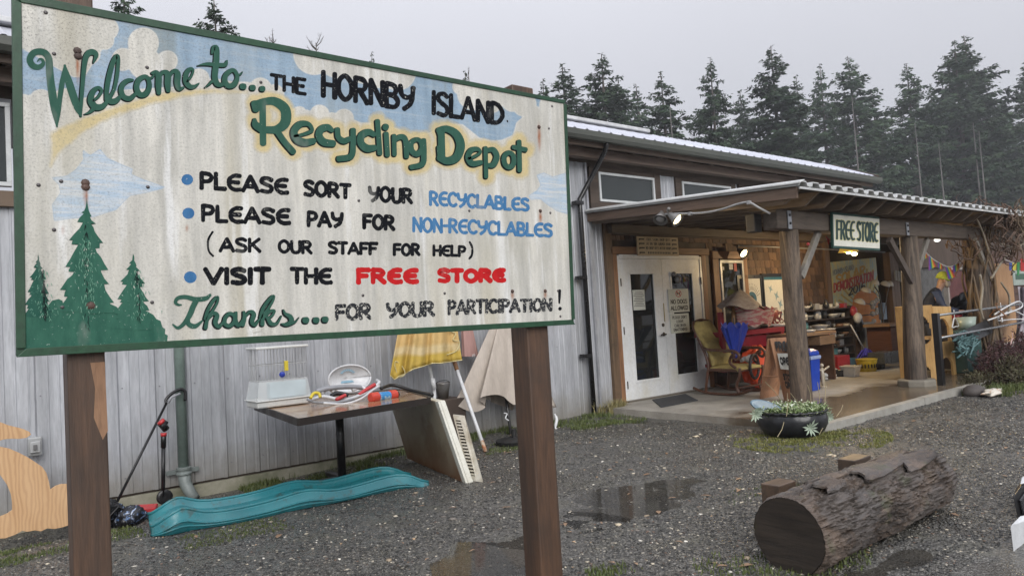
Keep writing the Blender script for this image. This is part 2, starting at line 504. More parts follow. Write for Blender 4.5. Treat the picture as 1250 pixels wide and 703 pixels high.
# standing water: flat sheets, the uneven gravel gives them their outline
m, t = newmat('puddle_water')
v = t.coord()
t.col(t.mix(t.mr(t.noise(v, 3, 4), .4, .6), (.06, .054, .044), (.04, .038, .034)))
t.p.inputs['Roughness'].default_value = .03; t.p.inputs['IOR'].default_value = 1.33
t.p.inputs['Alpha'].default_value = .55
t.p.inputs['Specular IOR Level'].default_value = .75
t.bump(t.math('ADD', t.noise(v, 26, 2), t.noise(v, 90, 2)), .05, .002)
for cx, cy, rx, ry, kk in PUD:
    b = MB(); n = 28
    b.add([(cx + rx * 1.7 * cos(2 * pi * i / n), cy + ry * 1.7 * sin(2 * pi * i / n), -.0135) for i in range(n)], [tuple(range(n))])
    struct('puddle', b, m)

# loose stones
def stones(name, N, xr, yr, rmin, rmax, cols, power=1.0, label=None, avoid=True):
    x = xr[0] + (xr[1] - xr[0]) * NR.random(N) ** power; y = yr[0] + (yr[1] - yr[0]) * NR.random(N) ** power
    if avoid:
        keep = ~((x > 6.95) & (y > 3.9)) & (y < 7.2)
        for cx, cy, rx, ry, kk in PUD: keep &= ~((np.hypot((x - cx) / rx, (y - cy) / ry) < .9) & (NR.random(N) < .72))
        x, y = x[keep], y[keep]
    N = len(x)
    r = rmin + (rmax - rmin) * NR.random(N) ** 2.2
    base = np.array([(1, 0, 0), (0, 1, 0), (-1, 0, 0), (0, -1, 0), (.6, .6, .55), (-.6, .5, .6), (-.5, -.65, .5), (.65, -.5, .55), (0, 0, -.6)], float)
    fc = np.array([(0, 1, 4), (1, 5, 4), (1, 2, 5), (2, 6, 5), (2, 3, 6), (3, 7, 6), (3, 0, 7), (0, 4, 7), (4, 5, 6), (4, 6, 7)])
    a = NR.random(N) * 2 * pi; ca, sa = np.cos(a), np.sin(a)
    V = base[None] * (r[:, None] * (0.65 + .7 * NR.random((N, 3))))[:, None, :] * np.array([1.1, .9, .62])
    V = V + (NR.random(V.shape) - .5) * r[:, None, None] * .35
    Xr = V[..., 0] * ca[:, None] - V[..., 1] * sa[:, None]; Yr = V[..., 0] * sa[:, None] + V[..., 1] * ca[:, None]
    Z = V[..., 2] + gz(x, y)[:, None] + r[:, None] * .12
    P = np.stack([Xr + x[:, None], Yr + y[:, None], Z], -1).reshape(-1, 3)
    Q = (fc[None] + (np.arange(N) * 9)[:, None, None]).reshape(-1, 3)
    me = bpy.data.meshes.new(name); np_mesh(me, P, Q)
    ci = NR.choice(len(cols), N, p=np.array([c[3] for c in cols]) / sum(c[3] for c in cols))
    cc = np.array([c[:3] for c in cols])[ci] * (.75 + .5 * NR.random((N, 1)))
    at = me.attributes.new('stone', 'FLOAT_COLOR', 'FACE')
    cc = cc * np.array([1.06, 1.0, .90])
    at.data.foreach_set('color', np.repeat(np.concatenate([cc, np.ones((N, 1))], 1), len(fc), 0).astype(np.float32).ravel())
    m, t = newmat(name); t.col(t.attr('stone', 'Color')); t.rough(.38)
    me.materials.append(m)
    o = bpy.data.objects.new(name, me); COL.objects.link(o); o['kind'] = 'stuff'
    o['label'] = label; o['category'] = 'gravel'
    return o
GC = [(.018, .019, .019, 5), (.05, .052, .052, 5), (.11, .112, .108, 4), (.20, .195, .18, 1.5), (.36, .34, .30, .35), (.12, .08, .06, .35)]
stones('loose_gravel', 60000, (-.3, 7.2), (1.5, 7.1), .004, .0115, GC, label='wet dark grey crushed gravel covering the yard')
stones('side_gravel', 22000, (7.0, 12.5), (1.5, 3.95), .006, .015, GC, label='wet grey gravel on the right side of the yard along the kerb', avoid=False)
stones('near_gravel', 26000, (1.2, 6.2), (1.5, 4.2), .004, .0105, GC, 1.1, label='wet light and dark gravel in the foreground beside the log')
stones('pale_pebbles', 1500, (-.2, 9.0), (1.6, 7.0), .005, .014, [(.5, .47, .4, 3), (.42, .3, .2, 1), (.6, .6, .58, 2)], label='scattered pale pebbles and shell bits on dark gravel')
stones('larger_stones', 90, (1.5, 7.5), (1.7, 6.9), .014, .032, [(.3, .25, .19, 1), (.16, .15, .14, 2), (.42, .38, .3, .6)], label='few larger tan stones lying on the gravel')

lf = MB()
for _ in range(110):
    x, y = R.uniform(1.3, 8.5), R.uniform(1.7, 6.2)
    if x > 6.9 and y > 3.8: continue
    a = R.uniform(0, 6.28); l = R.uniform(.018, .045); w_ = l * R.uniform(.25, .45); z = float(gz(x, y)) + .007; c, s_ = cos(a), sin(a)
    pts = [(-l, 0, 0), (-l * .3, w_, .006), (l * .5, w_ * .8, .004), (l, 0, 0), (l * .4, -w_, .003), (-l * .4, -w_ * .9, .007)]
    lf.add([(x + u * c - v_ * s_, y + u * s_ + v_ * c, z + q) for u, v_, q in pts], [tuple(range(6))])
struct('fallen_leaves', lf, pm('leaf_litter', (.34, .22, .13), (.20, .12, .07), scale=3, rough=.5, bump=0), kind='stuff', label='scattered tan and brown wet leaves lying on the gravel')['category'] = 'leaves'
# porch slab with its worn pale kerb strip along the front
m, t = newmat('slab_concrete')
v = t.coord()
wet = t.mr(t.noise(v, .55, 5, .65, .4), .44, .54, smooth=True)
dry = t.mix(t.mr(t.noise(v, 3, 5, .7), .35, .65), (.42, .39, .34), (.27, .25, .215))
wc = t.mix(t.mr(t.noise(v, 2, 5, .7), .35, .65), (.15, .115, .078), (.10, .082, .06))
sepx = t.n('ShaderNodeSeparateXYZ'); t.l(v, sepx.inputs[0])
edge = t.mr(t.math('ADD', sepx.outputs[1], t.math('MULTIPLY', t.noise(v, 1.2, 4, .6), 1.6)), 6.1, 5.7)
wx = t.math('MAXIMUM', edge, t.math('MULTIPLY', wet, .25))
k = t.mix(wx, dry, wc)
k = t.mix(t.mr(t.noise(v, 60, 3, .7), .4, .75, 0, .3), k, (.08, .07, .06))
t.col(k); t.rough(t.mr(wx, 0, 1, .7, .22)); t.bump(t.noise(v, 30, 4), .2, .003)
b = MB(); b.box(7.10, 26, 4.02, 7.235, -.25, .08); b.box(13.9, 22, 7.235, 10.6, -.25, .078)
struct('porch_slab', b, m)
b = MB()
for i in range(8): b.box(7.10 + i * 2.4, 7.10 + i * 2.4 + 2.385, 3.92, 4.017, -.25, .088 if i % 2 else .085)
struct('kerb', b, pm('kerb_concrete', (.36, .35, .32), (.24, .23, .2), scale=5, rough=.6))

# ------------------------------------------------------------------ grass and ground cover
def blades(b, n, fx, hmin, hmax, wd=.004, lean=.5):
    for _ in range(n):
        x, y = fx(); z = float(gz(x, y)); hh = R.uniform(hmin, hmax); a = R.uniform(0, 2 * pi); l = R.uniform(.1, lean) * hh
        dx, dy = cos(a), sin(a); px, py = -dy * wd * R.uniform(.6, 1.3), dx * wd
        o = len(b.v)
        b.v += [(x - px, y - py, z - .004), (x + px, y + py, z - .004), (x + px * .7 + dx * l * .4, y + py * .7 + dy * l * .4, z + hh * .6), (x - px * .7 + dx * l * .4, y - py * .7 + dy * l * .4, z + hh * .6), (x + dx * l, y + dy * l, z + hh)]
        b.f += [(o, o + 1, o + 2, o + 3), (o + 3, o + 2, o + 4)]
def grassmat(name, c, c2):
    m, t = newmat(name); v = t.coord()
    k = t.mix(t.mr(t.noise(v, 9, 4, .7), .35, .65), c, c2); k = t.mix(t.mr(t.noise(v, 70, 2), .4, .7, 0, .6), k, (.16, .15, .05))
    t.col(k); t.rough(.55); t.p.inputs['Subsurface Weight'].default_value = 0
    return m
GM = grassmat('grass_green', (.05, .085, .02), (.085, .115, .03))
GY = grassmat('moss_yellow', (.12, .15, .025), (.19, .175, .05))
GD = grassmat('straw', (.34, .28, .13), (.22, .2, .08))
def ell(cx, cy, rx, ry, inner=0):
    def f():
        while 1:
            a = R.uniform(0, 2 * pi); r = sqrt(R.uniform(inner, 1))
            x, y = cx + rx * r * cos(a), cy + ry * r * sin(a)
            nn = float(vnoise(x * 3.1, y * 3.1)) * .6 + float(vnoise(x * 11, y * 11)) * .4
            if nn - .35 * r > R.uniform(.05, .55): return x, y
    return f
def rect(x0, x1, y0, y1):
    def f():
        while 1:
            x, y = R.uniform(x0, x1), R.uniform(y0, y1)
            if float(vnoise(x * 4.1 + 7, y * 6.1)) > R.uniform(.25, .75): return x, y
    return f
b = MB(); blades(b, 6500, ell(6.74, 3.92, .85, .75), .006, .026, .006)
struct('moss_patch', b, GY, kind='stuff', label='yellow green moss and short grass ringed round the tyre planter')['category'] = 'moss'
b = MB(); blades(b, 2600, rect(5.9, 7.0, 6.2, 7.15), .015, .06); blades(b, 1800, rect(4.2, 5.5, 6.85, 7.2), .02, .07); blades(b, 2600, rect(2.2, 4.2, 6.75, 7.22), .02, .07)
blades(b, 1500, rect(.2, 1.1, 5.6, 6.3), .008, .03); blades(b, 700, rect(4.35, 5.1, 6.0, 6.5), .01, .03)
blades(b, 900, rect(1.2, 1.9, 5.0, 5.4), .008, .02)
struct('wall_grass', b, GM, kind='stuff', label='low green grass and moss along the foot of the metal wall')['category'] = 'grass'
b = MB(); blades(b, 900, ell(3.55, 2.1, .42, .26), .008, .03, .004); blades(b, 260, ell(4.7, 3.1, .5, .2), .006, .02, .004)
blades(b, 300, ell(2.75, 2.75, .2, .12), .01, .03, .004); blades(b, 200, ell(3.2, 2.35, .2, .2), .01, .03, .004)
struct('log_grass', b, GM, kind='stuff', label='bright green tufts in gravel at the cut end of the log')['category'] = 'grass'
b = MB(); blades(b, 520, ell(7.15, 7.02, .30, .12), .06, .2, .005, 1.1)
struct('straw_tuft', b, GD, kind='stuff', label='tuft of dry straw coloured grass at the foot of the cedar door trim')['category'] = 'grass'
b = MB(); blades(b, 9000, rect(10.6, 19, 3.35, 4.05), .02, .11, .007); blades(b, 4000, rect(11.0, 17, 3.0, 3.5), .015, .05, .006)
struct('verge_grass', b, GM, kind='stuff', label='green grass verge between gravel yard and heather bushes on the right')['category'] = 'grass'

# ------------------------------------------------------------------ main building
YW = 7.24
bld = thing('depot_building', 'long grey metal sided depot building with pale metal roof and cedar shingled entrance', 'building', (7.4, YW, 0))
m, t = newmat('galvanised_siding')
v = t.coord((1, 1, .12)); v1 = t.coord()
a1 = t.noise(v, 5, 5, .65); a2 = t.noise(v, 42, 3, .7)
k = t.mix(t.mr(a1, .35, .65), (.51, .525, .555), (.35, .36, .38))
k = t.mix(t.mr(a2, .4, .75, 0, .35), k, (.12, .125, .14))
sx = t.n('ShaderNodeSeparateXYZ'); t.l(v1, sx.inputs[0])
dirt = t.mr(t.math('ADD', sx.outputs[2], t.math('MULTIPLY', t.noise(v1, 6, 4, .7), -.35)), -.15, .22, .75, 0)
k = t.mix(dirt, k, (.24, .22, .18))
t.col(k); t.p.inputs['Metallic'].default_value = .25; t.rough(t.mr(a1, .3, .7, .5, .36)); t.bump(a2, .12, .003)
SID = m
def siding(x0, x1, z0, z1, parent, y=YW):
    """one pressed sheet: broad ribs every 0.30 m with small stiffeners between"""
    x = x0; prof = []
    while x < x1 - .01:
        for dx, dd in ((0, 0), (.016, .020), (.042, .020), (.058, 0), (.125, 0), (.132, .005), (.142, .005), (.149, 0), (.205, 0), (.212, .005), (.222, .005), (.229, 0)):
            if x + dx < x1: prof.append((x + dx, dd))
        x += .305
    prof.append((x1, 0))
    b = MB(); n = len(prof)
    b.add([(px, y - .02 - d, z) for z in (z0, z1) for px, d in prof], [(i, i + 1, n + i + 1, n + i) for i in range(n - 1)])
    o = part('siding_sheet', b, SID, parent)
    return o
xs = np.arange(-2.2, 7.0, .915)
xs = list(xs) + [7.13]
for i in range(len(xs) - 1):
    siding(xs[i], xs[i + 1], .0 if xs[i] > 4.2 else .02, 3.5 if xs[i] > .45 else 2.55, bld, YW - (.002 if i % 2 else 0))
# pale corner flashing and narrow last sheet
b = MB(); b.box(7.13, 7.165, YW - .055, YW, .0, 3.5); part('corner_flashing', b, pm('flashing', (.42, .43, .46), rough=.4, metal=.3), bld, bv=.003)
siding(7.167, 7.42, .0, 2.80, bld)
# screws on the near sheets
scm = pm('screw_zinc', (.3, .3, .32), rough=.35, metal=.6, bump=0)
b = MB()
for i in range(30):
    for z in (.16, .95, 1.75):
        x = -1.9 + .305 * i + .09
        if x < 7: b.lathe([(.007, 0), (.006, .004), (0.0001, .005)], (x, YW - .022, z + R.uniform(-.01, .01)), 6, M=Matrix.Rotation(pi / 2, 3, 'X'))
part('screws', b, scm, bld, stuff=True)
# core walls behind the cladding, foundation
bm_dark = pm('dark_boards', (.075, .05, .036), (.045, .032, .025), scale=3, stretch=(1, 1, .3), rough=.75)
b = MB(); b.box(-2.2, .5, YW, YW + .15, 0, 2.56); b.box(.5, 7.4, YW, YW + .15, 0, 3.62); part('wall', b, bm_dark, bld)
b = MB(); b.box(-2.2, 7.42, YW - .035, YW + .1, -.4, -.002); part('foundation', b, pm('old_concrete', (.36, .34, .27), (.2, .2, .13), scale=4, rough=.8, dirt=(.09, .11, .05)), bld)
for o in (): pass
# roof
rm, t = newmat('roof_metal')
v = t.coord((1, .25, .25)); a1 = t.noise(v, 3, 4)
t.col(t.mix(t.mr(a1, .35, .65), (.50, .51, .56), (.40, .41, .46))); t.p.inputs['Metallic'].default_value = .55; t.rough(.3)
XE = 14.85
def rp(x, s):          # s: 0 eave, 1 ridge
    return Vector((x + (.45 * s if x > 14.5 else 0), 6.68 + s * 1.15, 3.79 + s * .50))
x = -3.0
k_ = 0
while x < XE - .2:
    x1 = min(x + .90, XE); prof = []
    nn = 4
    for i in range(nn):
        xx = x + (x1 - x) * i / nn; pr = (x1 - x) / nn
        prof += [(xx, 0), (xx + .03 * pr / .225, .022), (xx + .055 * pr / .225, .022), (xx + .085 * pr / .225, 0)]
    prof.append((x1, 0)); b = MB(); n = len(prof)
    b.add([tuple(rp(px, s) + Vector((0, 0, d))) for s in (0, 1) for px, d in prof] + [tuple(rp(px, s) + Vector((0, 0, d - .012))) for s in (0, 1) for px, d in prof],
          [(i, i + 1, n + i + 1, n + i) for i in range(n - 1)] + [(2 * n + i, 3 * n + i, 3 * n + i + 1, 2 * n + i + 1) for i in range(n - 1)] + [(i, 2 * n + i, 2 * n + i + 1, i + 1) for i in range(n - 1)])
    part('roof_sheet', b, rm, bld); x = x1; k_ += 1
b = MB(); b.add([(-3, 7.83, 4.28), (15.25, 7.83, 4.28), (15.25, 13, 4.45), (-3, 13, 4.45), (-3, 7.83, 4.2), (15.25, 7.83, 4.2), (15.25, 13, 4.37), (-3, 13, 4.37)], [(0, 1, 2, 3), (4, 7, 6, 5), (0, 4, 5, 1), (1, 5, 6, 2), (2, 6, 7, 3), (3, 7, 4, 0)])
part('rear_roof', b, rm, bld)
b = MB(); b.box(-3, 9.2, 7.70, 7.95, 4.29, 4.345); part('ridge_cap', b, pm('cap_white', (.62, .63, .64), rough=.4), bld, bv=.01)
b = MB(); b.beam(rp(XE, 0) + Vector((.02, 0, -.05)), rp(XE, 1) + Vector((.02, 0, -.05)), .04, .16); part('barge_board', b, bm_dark, bld)
gm = pm('gutter_green', (.055, .06, .052), (.08, .085, .07), scale=4, stretch=(.2, 1, 1), rough=.5)
b = MB(); n = 8
pro = [(6.62, 3.77), (6.62, 3.70), (6.65, 3.66), (6.73, 3.66), (6.75, 3.70), (6.75, 3.77)]
b.prism([(-3, y, z) for y, z in pro], (XE + 3.1, 0, 0)); part('gutter', b, gm, bld)
fw = wood('fascia_wood', (.105, .075, .055), (.065, .046, .036), (.12, 1, 1), .7, 4)
b = MB(); b.box(-3, XE - .05, 6.755, 6.80, 3.60, 3.80); part('fascia', b, fw, bld)
b = MB(); b.box(-3, XE - .1, 6.93, 7.05, 3.50, 3.63); part('eave_beam', b, wood('beam_wood', (.16, .115, .09), (.09, .062, .048), (.1, 1, 1), .65, 4), bld, bv=.008)
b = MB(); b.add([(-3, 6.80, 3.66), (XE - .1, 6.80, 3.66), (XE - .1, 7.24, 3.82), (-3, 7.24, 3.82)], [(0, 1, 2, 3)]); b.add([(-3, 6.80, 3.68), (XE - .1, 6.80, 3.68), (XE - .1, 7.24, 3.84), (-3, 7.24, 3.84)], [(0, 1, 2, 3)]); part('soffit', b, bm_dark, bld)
pb = None
for i in range(29):
    xx = -2.6 + .61 * i
    if pb is None:
        b = MB(); b.beam((0, -.42, -.14), (0, .02, 0), .04, .10); pb = part('rafter_tail', b, fw, bld, local=True); pb.location = (xx - 7.4, 0, 3.78 - 0)
    else: copy_part(pb, bld, (xx - 7.4, 0, 3.78))
# upper wall: cedar boards, metal infill, windows
ub = wood('board_brown', (.085, .062, .047), (.052, .038, .03), (.12, 1, 1), .75, 4)
b = MB(); b.box(7.17, 14.8, YW - .05, YW, 3.45, 3.80); part('frieze_board', b, ub, bld, bv=.004)
b = MB(); b.box(-2.2, .49, YW - .05, YW, 3.45, 3.80); part('frieze_board', b, ub, bld, bv=.004)
b = MB(); b.box(7.17, 14.8, YW, YW + .12, 2.6, 3.81); part('wall', b, bm_dark, bld)
b = MB(); b.box(.49, 7.17, YW - .045, YW, 3.5, 3.80); part('frieze_board', b, ub, bld, bv=.004)
wf = pm('white_frame', (.62, .64, .64), (.5, .52, .53), rough=.4, scale=6)
wg = glassy('window_dark_glass', (.03, .036, .036), .03)
def window(x0, x1, z0, z1, parent, y=YW, fr=.035, mull=None, mf=wf, mg=wg, label=None):
    b = MB(); e = .001
    b.box(x0, x1, y - .075, y - .01, z1 - fr, z1); b.box(x0, x1, y - .075, y - .01, z0, z0 + fr)
    b.box(x0, x0 + fr, y - .074, y - .011, z0 + fr, z1 - fr); b.box(x1 - fr, x1, y - .074, y - .011, z0 + fr, z1 - fr)
    f = part('window_frame', b, mf, parent, bv=.003, label=label)
    b = MB(); b.box(x0 + fr - .004, x1 - fr + .004, y - .045, y - .038, z0 + fr - .004, z1 - fr + .004)
    part('pane', b, mg, f)
    return f
window(7.38, 8.58, 2.96, 3.385, bld); window(9.25, 10.55, 2.93, 3.385, bld); window(10.95, 12.3, 2.93, 3.385, bld)
for a, b_ in ((7.20, 7.375), (8.585, 8.73), (9.10, 9.245), (10.555, 10.7), (10.8, 10.945), (12.305, 12.45)):
    b = MB(); b.box(a, b_, YW - .062, YW, 2.80, 3.448); part('trim_board', b, ub, bld, bv=.003)
b = MB(); b.box(7.376, 8.584, YW - .06, YW, 2.80, 2.955); part('sill_board', b, ub, bld, bv=.003)
b = MB(); b.box(9.246, 10.554, YW - .06, YW, 2.80, 2.925); part('sill_board', b, ub, bld, bv=.003)
for a, b_ in ((7.376, 8.584), (9.246, 10.554)):
    b = MB(); b.box(a, b_, YW - .055, YW, 3.388, 3.447); part('head_board', b, ub, bld)
siding(8.735, 9.095, 2.81, 3.447, bld); siding(10.705, 10.795, 2.81, 3.447, bld); siding(12.455, 14.7, 2.81, 3.447, bld)
# left window (seen past the edge of the welcome board)
window(-1.1, .475, 2.70, 3.40, bld)
b = MB(); b.box(-1.2, .49, YW - .085, YW, 2.53, 2.66); part('sill_board', b, wood('sill_wood', (.17, .12, .08), (.10, .07, .05), (.12, 1, 1)), bld, bv=.004)
# small light panel in that window
b = MB(); b.box(.02, .44, YW - .036, YW - .02, 2.98, 3.10); part('blind', b, pm('blind_white', (.55, .57, .57), rough=.6), bld)
# downspouts
dk = pm('downspout_black', (.012, .012, .013), rough=.3, bump=0)
dsp = thing('black_downspout', 'black round downspout stepping back from the gutter and running down beside the entrance', 'downspout', (7.0, 7.16, 0))
yd = 7.12
b = MB(); top = W(740, 178, 6.72); mid = W(707.5, 243, yd)
b.tube([top + Vector((0, -.02, .04)), top, W(738, 186, 6.78), mid + Vector((.03, 0, .03)), mid, W(708.5, 262, yd), W(725.5, 503, yd)], .034, 10); part('pipe', b, dk, dsp, smooth=True)
for (px, py) in ((707.5, 248), (712, 339), (717.5, 434)):
    p = W(px, py, yd); b = MB(); b.box(p.x - .10, p.x + .045, yd - .04, yd + .06, p.z - .025, p.z + .025); part('strap', b, dk, dsp, bv=.004)
gdm = pm('downspout_green', (.22, .29, .26), (.16, .21, .19), rough=.45, scale=5)
d2 = thing('green_downspout', 'grey green round downspout on the metal wall behind the welcome sign', 'downspout', (1.71, 7.14, -.1))
b = MB(); px = 1.705
b.tube([(px, 7.14, 3.6), (px, 7.14, .14)], .046, 14); part('pipe', b, gdm, d2, smooth=True)
b = MB(); b.tube([(px, 7.14, .15), (px + .005, 7.13, .05), (px + .03, 7.08, -.03), (px + .06, 7.02, -.09)], [.055, .055, .05, .045], 12); part('elbow', b, pm('elbow_grey', (.22, .25, .24), rough=.5), d2, smooth=True)
b = MB(); b.lathe([(.05, -.03), (.068, -.025), (.068, -.01), (.058, 0), (.058, .015), (.064, .02), (.064, .04), (.05, .045)], (px, 7.14, .15), 14); b.box(px - .14, px + .14, 7.17, 7.20, .13, .17); part('clamp', b, pm('clamp_grey', (.2, .23, .22), rough=.5), d2, bv=.002)
ob = thing('outlet_box', 'small grey weatherproof outlet box on the metal wall above the plywood cutout', 'outlet', tuple(W(42, 551, 7.19)))
p = W(42, 543, 7.19)
b = MB(); b.box(p.x - .05, p.x + .05, 7.13, 7.215, p.z - .085, p.z + .07); part('box', b, pm('outlet_grey', (.42, .43, .43), rough=.4), ob, bv=.012)
b = MB(); b.box(p.x - .035, p.x + .035, 7.112, 7.131, p.z - .055, p.z + .035); part('cover', b, pm('outlet_clear', (.55, .56, .56), rough=.25), ob, bv=.005)
b = MB(); b.box(p.x - .015, p.x + .012, 7.10, 7.1115, p.z - .03, p.z + .01); part('latch', b, pm('outlet_dark', (.2, .2, .2)), ob)

# ------------------------------------------------------------------ entrance: shingles, trim, doors, window
XR = 13.62
ced = wood('cedar_trim', (.36, .18, .085), (.17, .085, .045), (1, 1, .1), .6, 4, rnd=.1)
cedh = wood('cedar_trim_h', (.32, .165, .08), (.16, .08, .045), (.1, 1, 1), .6, 4, rnd=.1)
cedd = wood('cedar_dark', (.16, .10, .065), (.09, .058, .04), (1, 1, .1), .65, 4)
b = MB(); b.box(7.40, XR, YW, YW + .15, 0, 2.6); part('wall', b, bm_dark, bld)
# corner post of weathered cedar
b = MB(); b.box(7.425, 7.53, YW - .075, YW, .03, 2.68); part('corner_board', b, wood('cedar_old', (.20, .125, .07), (.105, .068, .042), (1, 1, .1), .7, 4, dirt=(.05, .045, .03)), bld, bv=.004)
b = MB(); b.box(7.532, 7.56, YW - .07, YW, .03, 2.68); part('corner_board', b, cedd, bld, bv=.003)
X0, X1, ZT, ZB = 7.86, 9.60, 2.105, .105
X0, X1 = W(750.2, 312.7, YW).x, W(851.1, 313.5, YW).x
ZT = .5 * (W(750.2, 312.7, YW).z + W(851.1, 313.5, YW).z); ZB = .085
b = MB(); b.box(X0 - .13, X0 - .02, YW - .065, YW, .081, ZT + .02); part('door_trim', b, ced, bld, bv=.004)
b = MB(); b.box(X1 + .02, X1 + .13, YW - .065, YW, .081, ZT + .02); part('door_trim', b, ced, bld, bv=.004)
b = MB(); b.box(X1 + .133, X1 + .22, YW - .055, YW, .081, ZT + .02); part('door_trim', b, cedd, bld, bv=.004)
b = MB(); b.box(X0 - .15, X1 + .23, YW - .07, YW, ZT + .023, ZT + .13); part('door_head', b, cedh, bld, bv=.004)
wp = pm('door_white', (.80, .815, .82), (.72, .735, .74), rough=.42, scale=3, bump=.05, dirt=(.6, .58, .5))
b = MB(); b.box(X0 - .018, X0 + .03, YW - .06, YW + .05, ZB, ZT); b.box(X1 - .03, X1 + .018, YW - .06, YW + .05, ZB, ZT); b.box(X0 + .031, X1 - .031, YW - .059, YW + .05, ZT - .045, ZT + .018); part('door_frame', b, wp, bld, bv=.003)
XM = (X0 + X1) / 2
glass_door = glassy('door_glass', (.018, .020, .020), .03)
hm = pm('brass_dark', (.12, .10, .08), rough=.3, metal=.8, bump=0)
DZ0, DZ1 = ZB + .27, ZT - .26
def door(x0, x1, hx, handle):
    y0, y1 = YW - .05, YW - .005; s = .20
    b = MB(); b.box(x0, x0 + s, y0, y1, ZB + .005, ZT - .048); b.box(x1 - s, x1, y0, y1, ZB + .005, ZT - .048)
    b.box(x0 + s, x1 - s, y0, y1, ZB + .005, DZ0); b.box(x0 + s, x1 - s, y0, y1, DZ1, ZT - .048)
    d = part('door', b, wp, bld)
    b = MB(); g = .025
    b.box(x0 + s - g, x1 - s + g, y0 - .008, y0 + .01, DZ0 - g, DZ0 + .012); b.box(x0 + s - g, x1 - s + g, y0 - .008, y0 + .01, DZ1 - .012, DZ1 + g)
    b.box(x0 + s - g, x0 + s + .012, y0 - .0075, y0 + .01, DZ0 + .013, DZ1 - .013); b.box(x1 - s - .012, x1 - s + g, y0 - .0075, y0 + .01, DZ0 + .013, DZ1 - .013)
    part('glazing_bead', b, wp, d, bv=.004)
    b = MB(); b.box(x0 + s + .001, x1 - s - .001, YW - .03, YW - .022, DZ0, DZ1); part('pane', b, glass_door, d)
    for z in (.32, 1.1, 1.8):
        b = MB(); b.tube([(hx, y0 - .012, z - .055), (hx, y0 - .012, z + .055)], .010, 8); part('hinge', b, hm, d)
    if handle:
        b = MB(); b.lathe([(.03, 0), (.03, .012), (.012, .02), (.012, .05)], (x1 - .055, y0, 1.0), 12, M=Matrix.Rotation(pi / 2, 3, 'X'))
        b.beam((x1 - .055, y0 - .055, 1.0), (x1 - .17, y0 - .055, .995), .02, .024); part('handle', b, hm, d, bv=.003)
        b = MB(); b.lathe([(.028, 0), (.026, .012), (.0001, .016)], (x1 - .055, y0, 1.14), 12, M=Matrix.Rotation(pi / 2, 3, 'X')); part('deadbolt', b, hm, d)
    return d
door(X0 + .034, XM - .003, X0 + .03, True); door(XM + .003, X1 - .034, X1 - .03, False)
b = MB(); b.box(X0 - .02, X1 + .02, YW - .12, YW - .001, .0805, .10); part('threshold', b, pm('sill_alu', (.25, .22, .18), rough=.4, metal=.4), bld)
b = MB(); b.box(XM - .02, XM - .008, YW - .058, YW - .051, ZT - 1.0, ZT - .72); part('astragal', b, pm('gold_strip', (.45, .36, .14), rough=.4, metal=.5), bld)
# window right of the doors
WA, WB_ = W(873, 322, YW).x + .03, W(903, 322, YW).x
cg = W(880, 318, YW).z
window(WA, WB_, .75, cg, bld, fr=.05)
b = MB(); b.box(WA - .17, WA - .012, YW - .06, YW, .3, cg + .02); part('window_trim', b, ced, bld, bv=.004)
b = MB(); b.box(WB_ + .012, WB_ + .13, YW - .06, YW, .3, cg + .02); part('window_trim', b, ced, bld, bv=.004)
b = MB(); b.box(WA - .17, WB_ + .13, YW - .065, YW, cg + .023, cg + .15); part('window_head', b, cedh, bld, bv=.004)
# shingle courses
sh = []
for c_ in ((.145, .085, .055), (.11, .068, .047), (.18, .11, .07)):
    sh.append(wood('shingle_%d' % len(sh), c_, tuple(x * .6 for x in c_), (1, 1, .12), .75, 6, rnd=.3, dirt=(.05, .038, .03)))
SHB = {}
def shingle(x0, x1, z0, z1):
    wq = round((x1 - x0) / .015) * .015; key = (wq, round(z1 - z0, 2), R.randrange(3))
    if key not in SHB:
        b = MB(); hh = key[1]
        b.hexa([(0, -.022, 0), (wq - .006, -.022, 0), (wq - .006, 0, 0), (0, 0, 0), (0, -.006, hh), (wq - .006, -.006, hh), (wq - .006, 0, hh), (0, 0, hh)])
        me = mesh('shingle', b); me.materials.append(sh[key[2]]); SHB[key] = me
    o = bpy.data.objects.new('shingle', SHB[key]); COL.objects.link(o); o.parent = bld
    o.location = (x0 - 7.4, -.001, z0 + R.uniform(-.006, .006)); o.rotation_euler = (0, R.uniform(-.006, .006), 0)
rows = []
zz = .10; EXP = .137
holes = [(X0 - .15, X1 + .235, 0, ZT + .135), (WA - .19, WB_ + .14, .25, cg + .155)]
cells = []
zz = .09
while zz < 2.62:
    x = 7.563 + R.uniform(0, .05)
    while x < XR:
        wd = R.uniform(.09, .2); segs = [(x, min(x + wd, XR))]
        for hx0, hx1, hz0, hz1 in holes:
            if zz < hz1 - .03 and zz + EXP > hz0:
                segs = [s2 for s_ in segs for s2 in ((s_[0], min(s_[1], hx0)), (max(s_[0], hx1), s_[1])) if s2[1] - s2[0] > .025]
        cells += [(s_[0], s_[1], zz) for s_ in segs]
        x += wd
    zz += EXP
vis = [c for c in cells if c[2] > 1.5 or c[0] < 8.0 or (c[0] < XR and c[2] > 1.25)]
vis.sort(key=lambda c: c[0])
one = vis[:298]; rest = [c for c in cells if c not in set(one)]
for a, c, z in one: shingle(a, c, z, z + EXP)
b = MB()
for a, c, z in rest:
    b.hexa([(a, YW - .022, z), (c - .006, YW - .022, z), (c - .006, YW, z), (a, YW, z), (a, YW - .006, z + EXP), (c - .006, YW - .006, z + EXP), (c - .006, YW, z + EXP), (a, YW, z + EXP)])
part('shingles', b, sh[1], bld, stuff=True)
b = MB(); b.box(XR - .12, XR + .06, YW - .06, YW + .14, .08, 2.55); part('corner_board', b, cedd, bld, bv=.004)
